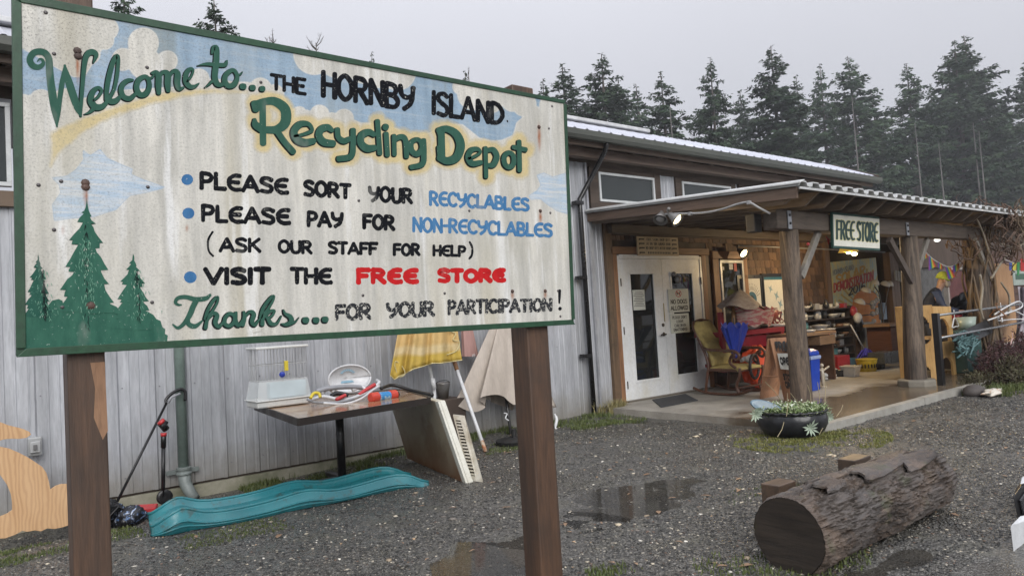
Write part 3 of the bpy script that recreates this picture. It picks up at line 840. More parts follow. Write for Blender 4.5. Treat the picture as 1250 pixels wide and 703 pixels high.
# dark belt board above the doors
b = MB(); b.box(7.57, XR - .13, YW - .05, YW - .001, ZT + .30, ZT + .42); part('belt_board', b, wood('belt', (.06, .035, .028), (.04, .026, .02), (.1, 1, 1)), bld, bv=.003)
# open bay and back of the store
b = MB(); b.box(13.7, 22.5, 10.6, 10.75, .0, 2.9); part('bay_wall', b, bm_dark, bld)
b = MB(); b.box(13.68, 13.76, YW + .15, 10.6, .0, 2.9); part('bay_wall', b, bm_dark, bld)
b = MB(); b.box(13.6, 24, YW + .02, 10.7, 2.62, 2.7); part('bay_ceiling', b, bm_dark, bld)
b = MB()
for i in range(13): b.box(14.8 + i * .16, 14.8 + i * .16 + .153, 9.0, 9.03, .08, 2.6)
part('partition', b, wood('bay_board', (.10, .065, .048), (.06, .04, .03), (1, 1, .1)), bld)
rw = pm('grey_wall', (.10, .10, .10), (.06, .06, .058), rough=.8)
p0, p1 = W(1136, 350, 7.0).x, W(1175, 350, 7.0).x
b = MB(); b.box(17.05, 17.2, 7.4, 10.6, .08, 2.62); part('bay_post_wall', b, bm_dark, bld)
b = MB(); b.box(17.0, 19.3, 7.3, 7.36, .08, 2.62); part('bay_wall', b, rw, bld)
mr_ = pm('maroon_paint', (.10, .016, .014), (.06, .012, .010), rough=.5, scale=3)
b = MB(); b.box(19.35, 21.3, 7.25, 7.31, .08, 1.92); part('maroon_door', b, mr_, bld, bv=.01)
b = MB(); b.box(19.3, 21.35, 7.2, 7.32, 1.94, 2.0); b.box(19.25, 19.34, 7.2, 7.32, .08, 2.0); part('door_casing', b, pm('casing_pale', (.30, .27, .24)), bld)
b = MB(); b.box(21.4, 28, 7.25, 7.37, .08, 2.62); part('bay_wall', b, bm_dark, bld)
b = MB(); b.box(17, 28, 7.24, 7.4, 2.0, 3.0); part('bay_header', b, bm_dark, bld)
b = MB()
for i in range(7): b.box(21.5, 27.9, 7.20, 7.247, .35 + i * .3, .35 + i * .3 + .285)
part('plank_cladding', b, wood('plank_red', (.10, .05, .035), (.06, .035, .028), (.1, 1, 1)), bld)
# ------------------------------------------------------------------ welcome board on two posts
YS = 2.85
sg = thing('welcome_sign', 'big weathered white hand painted welcome board with green border on two brown posts', 'sign', (1.45, YS, 0))
def S3(px, py, layer=0.): return W(px, py, YS - layer)
TL, BL, TR, BR = W(14, -9, YS), W(20, 436, YS), W(690.6, 123, YS), W(701.5, 396, YS)
fg = wood('border_green', (.015, .064, .030), (.010, .044, .021), (1, 1, 1), .45, 5, bump=.25, rnd=.03)
# backing board
b = MB()
o3 = Vector((0, .032, 0)); y0 = Vector((0, .004, 0))
b.hexa([BL + y0, BR + y0, BR + o3, BL + o3, TL + y0, TR + y0, TR + o3, TL + o3]); part('backing_board', b, fg, sg, bv=.006)
# border strips
BW = .027
iTL, iBL, iTR, iBR = TL + Vector((BW, 0, -BW * 1.1)), BL + Vector((BW, 0, BW)), TR + Vector((-BW * .75, 0, -BW * .75)), BR + Vector((-BW * .8, 0, BW * 1.0))
def strip(a, b_, c, d):
    m_ = MB(); f = Vector((0, -.006, 0)); bk = Vector((0, .0035, 0))
    m_.hexa([a + f, b_ + f, b_ + bk, a + bk, d + f, c + f, c + bk, d + bk]); part('border_strip', m_, fg, sg, bv=.0015)
strip(BL, BR, iBR, iBL); strip(iTL, iTR, TR, TL)
strip(BL + Vector((0, 0, BW + .001)), iBL + Vector((-.0005, 0, .001)), iTL + Vector((-.0005, 0, -.001)), TL + Vector((0, 0, -BW * 1.1 - .001)))
strip(iBR + Vector((.0005, 0, .001)), BR + Vector((0, 0, BW + .001)), TR + Vector((0, 0, -BW * .75 - .001)), iTR + Vector((.0005, 0, -.001)))
# painted face: a fine grid that carries distance fields of the painted shapes
NU, NV = 340, 165
U = np.linspace(0, 1, NU)[:, None]; Vv = np.linspace(0, 1, NV)[None, :]
def bil(k): return (iBL[k] * (1 - U) + iBR[k] * U) * (1 - Vv) + (iTL[k] * (1 - U) + iTR[k] * U) * Vv
PX_, PZ_ = bil(0), bil(2)
pts = np.stack([PX_, np.full_like(PX_, YS), PZ_ - H], -1)
cc = pts @ RM            # camera coordinates
qx = CX + F * cc[..., 0] / cc[..., 2]; qy = CY + F * cc[..., 1] / cc[..., 2]
def d_poly(poly):
    P = np.array(poly, float); d = np.full(qx.shape, 1e9); ins = np.zeros(qx.shape, bool); n = len(P)
    for i in range(n):
        a, b_ = P[i], P[(i + 1) % n]; e = b_ - a
        t_ = np.clip(((qx - a[0]) * e[0] + (qy - a[1]) * e[1]) / (e @ e + 1e-9), 0, 1)
        d = np.minimum(d, np.hypot(qx - a[0] - e[0] * t_, qy - a[1] - e[1] * t_))
        c = (a[1] > qy) != (b_[1] > qy)
        with np.errstate(divide='ignore', invalid='ignore'):
            xi = a[0] + (qy - a[1]) * e[0] / (e[1] if abs(e[1]) > 1e-9 else 1e-9)
        ins ^= c & (qx < xi)
    return np.where(ins, -d, d)
def d_line(P):
    P = np.array([p[:2] for p in P], float); d = np.full(qx.shape, 1e9)
    for a, b_ in zip(P[:-1], P[1:]):
        e = b_ - a; t_ = np.clip(((qx - a[0]) * e[0] + (qy - a[1]) * e[1]) / (e @ e + 1e-9), 0, 1)
        d = np.minimum(d, np.hypot(qx - a[0] - e[0] * t_, qy - a[1] - e[1] * t_))
    return d
# sky-blue band minus round clouds
band = d_poly([(18, 55), (38, 66), (62, 80), (90, 95), (104, 94), (112, 80), (122, 66), (130, 50), (136, 34), (138, 20), (133, 8), (360, 40), (700, 118), (700, 135), (690, 180),
               (672, 170), (662, 152), (652, 142), (640, 141), (630, 150), (626, 165), (612, 171), (600, 172), (585, 168), (565, 152), (540, 150), (525, 162), (505, 166), (487, 158), (470, 152),
               (455, 150), (440, 150), (425, 143), (405, 137), (390, 142), (375, 134), (358, 142), (345, 112), (334, 108), (318, 105), (300, 100), (285, 100), (262, 96), (240, 98), (232, 105), (150, 110), (110, 118),
               (95, 122), (70, 120), (52, 116), (40, 117), (25, 122), (15, 130)])
circ = [(131, 36, 14), (128, 50, 11.5), (110, 66, 13), (93, 80, 12), (175, 53, 19), (204, 75, 13), (150, 73, 14), (177, 78, 20), (318, 109, 14), (243, 97, 13), (335, 115, 12), (384, 66, 26), (412, 72, 24), (445, 80, 23), (485, 88, 23), (462, 92, 16), (578, 115, 20), (598, 122, 17),
        (626, 122, 15), (640, 128, 15), (668, 150, 15), (676, 130, 18), (50, 124, 15), (28, 128, 13), (78, 122, 14), (652, 138, 9), (562, 106, 10), (685, 165, 16), (686, 145, 14), (390, 140, 12), (420, 145, 12), (300, 112, 12), (365, 140, 10)]
cl = np.min([np.hypot(qx - a, qy - b_) - r for a, b_, r in circ], 0)
blue = np.maximum(band, -cl)
star = d_poly([(101, 183), (110, 190), (122, 182), (131, 193), (146, 200), (162, 206.6), (160, 213), (179, 220.7), (203, 229), (179, 235.5), (159, 239), (149, 248.5), (142, 256), (114, 265), (86.6, 267), (66, 270), (63.6, 250), (73.6, 235.5), (72, 226), (62.5, 217), (81, 215), (92, 207.7), (102, 195)])
patch = d_poly([(655, 214), (664, 211), (675, 216), (694, 210), (699, 240), (695, 262), (680, 258), (668, 250), (660, 243), (648, 244), (645, 239), (655, 233), (660, 226)])
soft = np.minimum(star, patch)
A_ = lambda x, y: (20 + x / 4.394, 50 + y / 4.394)
B_ = lambda x, y: (140 + x / 6.25, 40 + y / 6.25)
rain = d_poly([A_(185, 490), A_(250, 460), A_(350, 415), A_(460, 375), A_(560, 345), B_(0, 560), B_(150, 515), B_(300, 475), B_(450, 450), B_(600, 435), B_(760, 430), B_(900, 440), B_(1010, 447), B_(1020, 460), B_(1000, 462),
               B_(900, 466), B_(760, 462), B_(600, 477), B_(450, 507), B_(300, 542), B_(150, 592), B_(0, 650), A_(560, 390), A_(450, 440), A_(350, 500), A_(270, 565), A_(215, 625), A_(185, 675)])
M_ = lambda x, y: (300 + x / 3.125, 50 + y / 3.125)
D_ = lambda x, y: (470 + x / 4.394, 80 + y / 4.394)
H_ = lambda x, y: (200 + x / 5.68, 310 + y / 5.68)
def tr(fn, sc, pts, closed=False, n=5):      # traced strokes: (x, y, width) in the enlargement -> photo px
    P = cr(pts, n, closed) if len(pts) > 2 else [np.array(pts[0], float) * (1 - k) + np.array(pts[1], float) * k for k in np.linspace(0, 1, 5)]
    return [(*fn(p[0], p[1]), max(.5, p[2] / sc)) for p in P]
def ws(w_, *p): return [(a, b_, w_) for a, b_ in p]
REC = [(M_, 3.125, ws(26, (64, 236), (66, 392)), 0), (M_, 3.125, [(36, 243, 28), (72, 232, 28), (112, 232, 34), (150, 262, 40), (150, 312, 40), (118, 338, 32), (78, 340, 28)], 0), (M_, 3.125, ws(28, (34, 238), (40, 262)), 0),
       (M_, 3.125, [(34, 300, 14), (38, 320, 28), (60, 336, 30)], 0), (M_, 3.125, ws(24, (118, 342), (148, 385), (182, 424)), 0),
       (M_, 3.125, [(186, 364, 10), (215, 358, 12), (240, 350, 14), (254, 340, 14), (240, 318, 18), (208, 318, 26), (185, 345, 28), (195, 375, 30), (225, 388, 30), (260, 382, 24)], 0),
       (M_, 3.125, [(330, 342, 18), (312, 330, 26), (288, 338, 28), (280, 362, 28), (298, 386, 30), (335, 392, 26)], 0),
       (M_, 3.125, [(350, 338, 22), (354, 368, 22), (375, 382, 24), (400, 372, 18)], 0), (M_, 3.125, [(410, 340, 22), (410, 395, 22), (402, 440, 24), (355, 450, 24)], 0),
       (M_, 3.125, [(490, 358, 20), (468, 348, 26), (442, 362, 28), (440, 390, 28), (462, 410, 30), (492, 408, 24)], 0), (M_, 3.125, ws(20, (503, 306), (512, 430)), 0), (M_, 3.125, ws(20, (536, 354), (541, 436)), 0),
       (M_, 3.125, [(532, 328, 26), (536, 330, 26)], 0),
       (M_, 3.125, ws(18, (566, 362), (568, 434)), 0), (M_, 3.125, [(568, 380, 14), (592, 366, 22), (610, 380, 22), (614, 442, 20)], 0),
       (M_, 3.125, [(652, 376, 18), (632, 390, 20), (634, 420, 22), (655, 432, 22), (672, 412, 20), (668, 386, 18)], 1), (M_, 3.125, [(680, 378, 18), (680, 430, 22), (674, 470, 22), (632, 482, 20)], 0),
       (D_, 4.394, ws(38, (302, 352), (306, 500)), 0), (D_, 4.394, [(288, 350, 34), (330, 340, 36), (382, 368, 44), (406, 428, 48), (385, 492, 46), (335, 512, 42), (292, 494, 36)], 0), (D_, 4.394, ws(26, (288, 345), (296, 372)), 0), (D_, 4.394, ws(26, (290, 438), (294, 490)), 0),
       (D_, 4.394, [(448, 500, 14), (482, 488, 16), (512, 466, 16), (495, 448, 24), (462, 456, 30), (446, 492, 32), (468, 526, 34), (516, 520, 26)], 0),
       (D_, 4.394, ws(24, (540, 442), (543, 598)), 0), (D_, 4.394, [(545, 458, 20), (580, 452, 30), (600, 488, 32), (582, 532, 32), (548, 535, 22)], 0),
       (D_, 4.394, [(664, 468, 26), (640, 490, 28), (644, 530, 28), (668, 546, 28), (690, 526, 28), (688, 484, 26)], 1), (D_, 4.394, ws(26, (720, 408), (723, 564)), 0), (D_, 4.394, ws(26, (690, 438), (756, 452)), 0)]
halo = np.min([d_line(tr(f, s_, p, c)) for f, s_, p, c in REC], 0)
gold = np.minimum(rain, halo - 11.0)
# rust runs below bolts
rust = np.zeros(qx.shape)
for (bx, by, L, k) in ((94.8, 66, 42, 1), (104.5, 228, 34, 1), (110.8, 374, 34, 1), (657.8, 156, 34, .9), (659.4, 258, 20, .8), (625.3, 356, 12, .7), (665.4, 355.5, 12, .7), (77, 276, 14, .5), (228, 275, 10, .7)):
    yy = (qy - by) / L
    rust = np.maximum(rust, k * np.exp(-((qx - bx - (qy - by) * .03) / 2.1) ** 2) * np.clip(1 - np.abs(yy - .35) / .65, 0, 1))
b = MB(); me = bpy.data.meshes.new('painted_face')
V3 = np.stack([PX_ - 1.45, np.full_like(PX_, 0.) - .0005, PZ_], -1).reshape(-1, 3)
ii = np.arange(NU * NV).reshape(NU, NV); qd = np.stack([ii[:-1, :-1], ii[1:, :-1], ii[1:, 1:], ii[:-1, 1:]], -1).reshape(-1, 4)
np_mesh(me, V3, qd)
for nm, arr in (('blue', blue), ('soft', soft), ('gold', gold), ('rust', rust), ('halo', halo), ('ppx', qx), ('ppy', qy)):
    at = me.attributes.new(nm, 'FLOAT', 'POINT'); at.data.foreach_set('value', arr.astype(np.float32).ravel())
m, t = newmat('painted_face'); v = t.coord(); vs_ = t.coord((1, 1, .09)); vl = t.coord((.55, 1, 1))
nA = t.noise(v, 14, 5, .7); wob = t.math('MULTIPLY', t.math('SUBTRACT', nA, .5), 4.5)
streak = t.noise(vs_, 16, 5, .62); streak2 = t.noise(vs_, 5, 3, .5)
base = t.mix(t.mr(streak, .35, .68), (.64, .625, .57), (.39, .385, .355))
base = t.mix(t.mr(streak2, .54, .68, 0, .5), base, (.44, .40, .29)); base = t.mix(t.mr(t.noise(t.coord((1, 1, .35)), 4.5, 6, .72), .50, .70, 0, .6), base, (.34, .335, .30))
base = t.mix(t.mr(t.noise(vs_, 11, 4), .56, .66, 0, .65), base, (.76, .77, .77))
brush = t.noise(t.coord((.08, 1, 1)), 60, 4, .7)
bl = t.mix(t.mr(streak, .35, .7), (.25, .37, .50), (.17, .265, .36)); bl = t.mix(t.mr(brush, .5, .72, 0, .5), bl, (.42, .48, .52))
bl = t.mix(t.mr(t.noise(vs_, 7, 3), .54, .66, 0, .55), bl, (.17, .21, .20))
fb = t.mr(t.math('ADD', t.attr('blue'), t.math('MULTIPLY', wob, .35)), -.7, .9, .92, 0)
k = t.mix(fb, base, bl)
sb = t.mix(t.mr(brush, .4, .62), (.33, .46, .60), (.55, .58, .60))
k = t.mix(t.mr(t.math('ADD', t.attr('soft'), t.math('MULTIPLY', wob, .5)), -.8, 1.0, .85, 0), k, sb)
# faint outlines drawn round the clouds
k = t.mix(t.mr(t.math('ABSOLUTE', t.math('ADD', t.attr('blue'), -.8)), 0, .9, .35, 0), k, (.66, .66, .62))
k = t.mix(t.mr(t.math('ABSOLUTE', t.math('ADD', t.attr('soft'), .4)), .1, .9, .45, 0), k, (.24, .34, .46))
gl = t.mix(t.mr(nA, .35, .65), (.60, .47, .18), (.46, .36, .15))
edge_ = t.mr(t.math('ADD', t.attr('gold'), t.math('MULTIPLY', wob, 1.9)), -3.2, 2.2, .78, 0)
k = t.mix(edge_, k, gl)
k = t.mix(t.mr(t.math('ABSOLUTE', t.math('ADD', t.attr('gold'), -.6)), .1, .9, .25, 0), k, (.32, .3, .25))
# black mildew specks, denser towards the top left, fine canvas-like grain
den = t.mr(t.attr('ppx'), 20, 330, 1, .30); den2 = t.mr(t.attr('ppy'), 10, 180, 1, .45); dn = t.math('MULTIPLY', den, den2)
sp = t.mr(t.noise(v, 130, 4, .75), .50, .72)
k = t.mix(t.math('MULTIPLY', sp, t.mr(dn, 0, 1, .25, .95)), k, (.07, .07, .065))
sp2 = t.mr(t.noise(v, 48, 5, .8), .55, .72)
k = t.mix(t.math('MULTIPLY', sp2, t.mr(dn, 0, 1, .22, .75)), k, (.16, .155, .13))
k = t.mix(t.mr(t.noise(t.coord((1, 1, .5)), 3.2, 5, .7), .5, .7, 0, .4), k, (.40, .38, .30))
cr_ = t.mr(t.voro(v, 26, 'DISTANCE_TO_EDGE'), 0, .012, .5, 0)
k = t.mix(t.math('MULTIPLY', cr_, t.mr(t.noise(v, 3, 3), .55, .66)), k, (.12, .11, .09))
rmask = t.mr(t.attr('rust'), .06, .75)
k = t.mix(t.math('MULTIPLY', rmask, t.mr(nA, .25, .6, .5, 1)), k, (.27, .085, .022))
t.col(k); t.rough(.55); t.bump(t.noise(v, 160, 3), .12, .001)
PANELBASE = (.52, .51, .46)
me.materials.append(m); me.shade_smooth()
o = bpy.data.objects.new('painted_face', me); COL.objects.link(o); o.parent = sg; o.location = (0, 0, 0); ORG[o.name] = ORG[sg.name]

def paint(name, c, c2, chip=.62, chipcol=PANELBASE, sc=1.):
    m, t = newmat(name); v = t.coord(); b1 = t.noise(t.coord((1, 1, .3)), 26, 5, .72)
    k = t.mix(t.mr(b1, .35, .65), c, c2)
    k = t.mix(t.mr(t.noise(v, 95 * sc, 3, .75), chip, chip + .04), k, chipcol)
    k = t.mix(t.mr(t.noise(t.coord((1, 1, .5)), 9, 3, .6), .60, .72, 0, .35), k, (.28, .28, .26))
    t.col(k); t.rough(.6); t.p.inputs['Specular IOR Level'].default_value = .06; return m
P_GR = paint('paint_green', (.028, .085, .062), (.042, .11, .082), .70)
P_SH = paint('paint_shadow', (.008, .012, .014), (.014, .02, .02), .68)
P_BK = paint('paint_black', (.004, .005, .007), (.012, .013, .016), .645)
P_BK2 = paint('paint_black_worn', (.010, .012, .016), (.04, .042, .046), .57)
P_BL = paint('paint_blue', (.045, .15, .31), (.08, .20, .37), .64)
P_BD = paint('paint_blue_dot', (.035, .12, .27), (.06, .17, .34), .68)
P_RD = paint('paint_red', (.50, .018, .02), (.40, .015, .018), .70)
P_TR = paint('paint_tree', (.026, .092, .066), (.042, .13, .092), .66, (.40, .48, .42))
P_T2 = paint('paint_tree_dark', (.018, .075, .055), (.03, .10, .075), .60, (.10, .22, .17))
P_TL = paint('paint_tree_light', (.16, .33, .24), (.10, .25, .18), .6)

def strokes(list_, name, off=(0, 0), grow=0, layer=.0006, mat=P_GR):
    mb = MB()
    for i, (f, s_, p, c) in enumerate(list_):
        q = tr(f, s_, p, c)
        if c: q = q[:-1] if np.allclose(q[0][:2], q[-1][:2]) else q
        vs, fs = ribbon([(a + off[0], b_ + off[1]) for a, b_, _ in q], [w_ + grow for _, _, w_ in q], bool(c))
        mb.add([S3(x, y, layer + i * .00004) for x, y in vs], fs)
    return part(name, mb, mat, sg)
WEL = [(A_, 4.394, [(112, 112, 6), (124, 98, 10), (140, 104, 16), (143, 125, 22), (118, 142, 28), (86, 132, 34), (72, 100, 36), (90, 68, 36), (122, 58, 34), (155, 68, 36), (174, 100, 38), (178, 160, 40), (185, 230, 42), (195, 300, 44), (205, 370, 38), (218, 462, 8)], 0),
       (A_, 4.394, [(217, 458, 8), (224, 390, 24), (234, 300, 27), (246, 220, 28), (261, 132, 12)], 0), (A_, 4.394, [(258, 132, 12), (278, 210, 38), (303, 290, 42), (328, 360, 36), (348, 408, 8)], 0),
       (A_, 4.394, [(347, 404, 8), (349, 320, 20), (356, 230, 22), (364, 140, 26), (376, 82, 30), (402, 60, 32), (428, 75, 26), (414, 118, 6)], 0),
       (A_, 4.394, [(412, 322, 10), (440, 300, 14), (458, 268, 16), (438, 252, 20), (410, 276, 28), (400, 320, 36), (425, 355, 36), (465, 350, 28), (500, 312, 14)], 0), (A_, 4.394, [(412, 368, 22), (392, 384, 14), (366, 394, 4)], 0),
       (A_, 4.394, [(484, 315, 22), (487, 250, 26), (500, 180, 28), (520, 112, 26), (540, 82, 24), (547, 112, 20), (540, 190, 20), (525, 260, 18), (505, 300, 20)], 0), (A_, 4.394, [(488, 310, 26), (512, 326, 32), (540, 318, 28), (564, 290, 12)], 0),
       (B_, 6.25, [(140, 362, 18), (100, 366, 34), (62, 398, 38), (50, 445, 40), (72, 492, 40), (118, 502, 38), (160, 468, 26)], 0),
       (B_, 6.25, [(228, 336, 34), (182, 366, 40), (168, 425, 42), (196, 474, 42), (242, 464, 42), (266, 414, 36), (258, 358, 32)], 1), (B_, 6.25, [(258, 344, 16), (285, 344, 16), (300, 325, 14)], 0),
       (B_, 6.25, [(285, 310, 20), (315, 302, 32), (335, 335, 46), (335, 400, 46), (338, 462, 34)], 0), (B_, 6.25, [(340, 345, 16), (370, 302, 30), (404, 318, 46), (405, 390, 46), (410, 444, 34)], 0),
       (B_, 6.25, [(412, 345, 16), (448, 295, 30), (480, 312, 46), (478, 380, 46), (492, 428, 36), (528, 418, 14)], 0), (B_, 6.25, [(552, 375, 14), (586, 332, 16), (600, 286, 18), (572, 280, 30), (545, 320, 38), (545, 375, 42), (575, 412, 38), (612, 410, 26), (645, 386, 8)], 0),
       (B_, 6.25, [(742, 160, 14), (756, 118, 34), (776, 122, 42), (778, 190, 44), (772, 260, 46), (765, 340, 44), (784, 392, 42), (822, 396, 28), (848, 368, 8)], 0), (B_, 6.25, [(632, 252, 3), (700, 240, 24), (780, 246, 30), (842, 246, 32), (858, 214, 12)], 0), (B_, 6.25, [(744, 372, 22), (715, 400, 14), (688, 420, 3)], 0),
       (B_, 6.25, [(892, 288, 32), (848, 325, 38), (842, 375, 42), (872, 408, 40), (914, 394, 40), (936, 345, 32), (922, 300, 30)], 1), (B_, 6.25, [(935, 325, 16), (960, 318, 12), (978, 298, 4)], 0),
       (B_, 6.25, [(972, 410, 46), (988, 412, 46)], 0), (B_, 6.25, [(1046, 420, 44), (1060, 421, 44)], 0), (B_, 6.25, [(1120, 428, 42), (1134, 429, 42)], 0)]
THK = [(H_, 5.68, [(122, 352, 12), (100, 352, 20), (80, 335, 26), (98, 306, 30), (150, 298, 32), (220, 314, 36), (290, 308, 34), (322, 284, 22)], 0), (H_, 5.68, [(228, 318, 40), (205, 360, 42), (185, 410, 42), (160, 455, 36), (130, 492, 30), (95, 512, 24), (62, 488, 14)], 0), (H_, 5.68, [(165, 440, 30), (172, 485, 38), (218, 500, 34), (268, 462, 14)], 0),
       (H_, 5.68, [(286, 450, 24), (308, 385, 26), (345, 322, 24), (374, 298, 20), (372, 335, 18), (338, 395, 20), (305, 445, 24), (290, 512, 30)], 0), (H_, 5.68, [(302, 460, 14), (340, 412, 28), (370, 425, 34), (358, 475, 34), (385, 502, 28), (422, 458, 12)], 0),
       (H_, 5.68, [(458, 412, 28), (428, 440, 30), (424, 482, 30), (455, 498, 30), (488, 472, 28), (490, 430, 28)], 1), (H_, 5.68, [(502, 405, 22), (498, 465, 34), (522, 494, 28), (550, 450, 12)], 0),
       (H_, 5.68, [(556, 400, 20), (560, 440, 30), (548, 492, 30)], 0), (H_, 5.68, [(560, 440, 12), (598, 400, 26), (625, 418, 34), (612, 468, 32), (632, 490, 28), (665, 450, 12)], 0),
       (H_, 5.68, [(672, 440, 26), (690, 375, 26), (735, 312, 24), (762, 290, 20), (758, 322, 18), (720, 385, 22), (690, 430, 26), (684, 488, 32)], 0), (H_, 5.68, [(700, 438, 14), (735, 398, 24), (768, 394, 20), (748, 430, 18), (712, 442, 16)], 0), (H_, 5.68, [(720, 440, 26), (745, 482, 32), (785, 480, 20), (818, 428, 10)], 0),
       (H_, 5.68, [(830, 385, 10), (842, 412, 22), (878, 435, 34), (885, 470, 36), (850, 488, 28), (820, 484, 14)], 0), (H_, 5.68, [(888, 482, 18), (915, 468, 12), (942, 436, 3)], 0),
       (H_, 5.68, [(978, 458, 46), (992, 458, 46)], 0), (H_, 5.68, [(1050, 458, 44), (1064, 458, 44)], 0), (H_, 5.68, [(1113, 453, 44), (1127, 453, 44)], 0)]
for lst, off in ((WEL, (-1.0, 1.0)), (REC, (-1.2, .9)), (THK, (-1.3, 1.0))):
    strokes(lst, 'lettering_shadow', off, 1.3, .0004 if lst is not REC else .00045, P_SH)
strokes(WEL, 'lettering', (0, 0), 0, .0022, P_GR); strokes(REC, 'lettering', (0, 0), -.2, .0022, P_GR); strokes(THK, 'lettering', (0, 0), -.4, .0022, P_GR)
def wl(text, x0, t0, b0, x1, t1, b1, wd, mat=P_BK, **k):
    wd *= 1.0 if mat is P_RD else 1.13; mb = MB(); word(mb, text, x0 + wd / 2, t0 + wd / 2, b0 - wd / 2, x1 - wd / 2, t1 + wd / 2, b1 - wd / 2, wd, S3, .0006, **k); return part('lettering', mb, mat, sg)
wl('THe', 328.8, 88.8, 111, 375, 95.6, 117.4, 4.0)
wl('HORNBY', 390.6, 83.6, 120, 508, 105, 138.5, 5.6, gap=.12)
wl('ISLAND', 525, 109.4, 142, 616.5, 125.5, 155, 5.0, gap=.13)
wl('PLEASE', 242.5, 208.2, 232.6, 353.8, 216.6, 238.7, 4.8); wl('SORT', 369, 219, 241, 430, 223, 244.4, 4.6); wl('YOUR', 448.8, 226, 247.5, 505, 229, 250, 4.2)
wl('RECYCLABLES', 523, 232, 251.8, 647.2, 241.3, 259.2, 3.5, P_BL)
wl('PLEASE', 244.3, 248.2, 272.4, 356, 254, 276, 4.8); wl('PAY', 373.5, 256, 278, 420.3, 258.4, 279.3, 4.4); wl('FOR', 441.5, 260, 281, 483.3, 261.8, 282.4, 4.4)
wl('NON-RECYCLABLES', 502.6, 264, 284, 675.5, 272.4, 290.8, 3.4, P_BL)
wl('(', 251.5, 286, 308.5, 261.5, 286, 308.5, 2.4); wl('ASK', 266.5, 289.3, 309, 319.5, 290, 309.4, 4.0); wl('OUR', 338.3, 291.7, 309.8, 382.5, 293, 311.2, 3.8); wl('STAFF', 399.4, 293.8, 311.2, 462.3, 295, 312.4, 3.8)
wl('FOR', 478.8, 296, 313, 514, 296.6, 313.4, 3.6); wl('HELP', 527.3, 298, 313.8, 570, 299, 314.4, 3.3); wl(')', 571.5, 297, 313.5, 578.5, 297, 313.5, 2.4)
wl('VISIT', 247.3, 325.2, 349.2, 332.2, 325.2, 348.6, 5.8); wl('THE', 353, 325.6, 348.4, 406.8, 326, 348.2, 4.8)
wl('FREE', 433.6, 326.2, 348.2, 512.4, 326.4, 347.6, 6.2, P_RD, gap=.18); wl('STORE', 532.6, 326.8, 346.6, 618.8, 326.8, 345.8, 6.0, P_RD, gap=.16)
wl('FOR', 407.8, 370.8, 392.4, 454.6, 369, 390.8, 4.4, P_BK2); wl('YOUR', 470.8, 368.2, 389.2, 531.8, 366.4, 387, 4.2, P_BK2); wl('PARTICIPATION', 545.6, 365.2, 385.6, 674.9, 362.8, 380.6, 3.6, P_BK2)
mb = MB(); vs, fs = ribbon([(683.2, 354.5), (683, 362), (682.7, 370)], [3.6, 3.2, 2.2]); mb.add([S3(x, y, .0009) for x, y in vs], fs); part('lettering', mb, P_BK, sg)
mb = MB()
vs, fs = ribbon([(683.3, 376.6), (683.9, 376.9)], 4.6); mb.add([S3(x, y, .0009) for x, y in vs], fs); part('lettering', mb, P_BK, sg)
mb = MB(); vs, fs = ribbon([(619.3, 147.4), (619.6, 149)], 1.8); mb.add([S3(x, y, .0008) for x, y in vs], fs); part('lettering', mb, P_BK, sg)
for (x, y, r) in ((228.6, 219.4, 7.0), (230, 260.5, 7.2), (232.3, 338.4, 7.6)):
    mb = MB(); n = 22; mb.add([S3(x + r * 1.02 * cos(2 * pi * i / n) * (1 + .03 * sin(3 * i)), y + r * .95 * sin(2 * pi * i / n), .0006) for i in range(n)], [tuple(range(n))]); part('bullet_dot', mb, P_BD, sg)
# the three painted firs and the green ground they stand on
K_ = lambda x, y: (20 + x / 2.704, 180 + y / 2.704)
def fir(cx, ty, by, hw, tiers, mat, lay, name='painted_fir', seed=1):
    rr = random.Random(seed); left, right = [], []
    for side, out in ((-1, left), (1, right)):
        for i in range(tiers):
            f0, f1 = i / tiers, (i + 1) / tiers; y0_, y1_ = ty + (by - ty) * f0 ** .9, ty + (by - ty) * f1 ** .9
            wout = hw * (f1 ** .95) * rr.uniform(.8, 1.15); win = wout * rr.uniform(.35, .5)
            nsp = 3
            for j in range(nsp):
                g_ = (j + 1) / nsp
                out.append((cx + side * (win * .5 + (wout - win * .5) * g_ * .92), y0_ + (y1_ - y0_) * (g_ * 1.0 + .12)))
                out.append((cx + side * (win * .4 + (wout - win * .6) * g_ * .70), y0_ + (y1_ - y0_) * (g_ * 1.0 + .02) + 1.2))
            out.append((cx + side * win, y1_ + (y1_ - y0_) * .02))
    mb = MB()
    # one strip per tier side keeps the outline jagged without self-overlap
    k = 0
    for side, out in ((-1, left), (1, right)):
        for i in range(len(out) - 1):
            a, b_ = out[i], out[i + 1]
            mb.add([S3(cx, ty + (a[1] - ty) * .985, lay + k * .000012), S3(a[0], a[1], lay + k * .000012), S3(b_[0], b_[1], lay + k * .000012), S3(cx, ty + (b_[1] - ty) * .985 + .01, lay + k * .000012)], [(0, 1, 2, 3)]); k += 1
    vs, fs = ribbon([(cx, ty - 8), (cx + .2, ty + 14)], [.8, 2.2]); mb.add([S3(x, y, lay + .0012) for x, y in vs], fs)
    return part(name, mb, mat, sg)
mb = MB()
gp = [K_(*p) for p in ((24, 566), (34, 552), (60, 545), (72, 530), (100, 528), (118, 505), (140, 500), (152, 506), (160, 540), (215, 512), (238, 520), (262, 500), (284, 530), (300, 512), (330, 525), (352, 548), (372, 540), (400, 545), (430, 540), (452, 552), (462, 566), (476, 572), (482, 592), (492, 600), (490, 615), (500, 620), (497, 646), (26, 668))]
cxk, cyk = K_(250, 610)
mb.add([S3(a, b_, .0010) for a, b_ in gp], [tuple(range(len(gp)))]); part('painted_ground', mb, P_TR, sg)
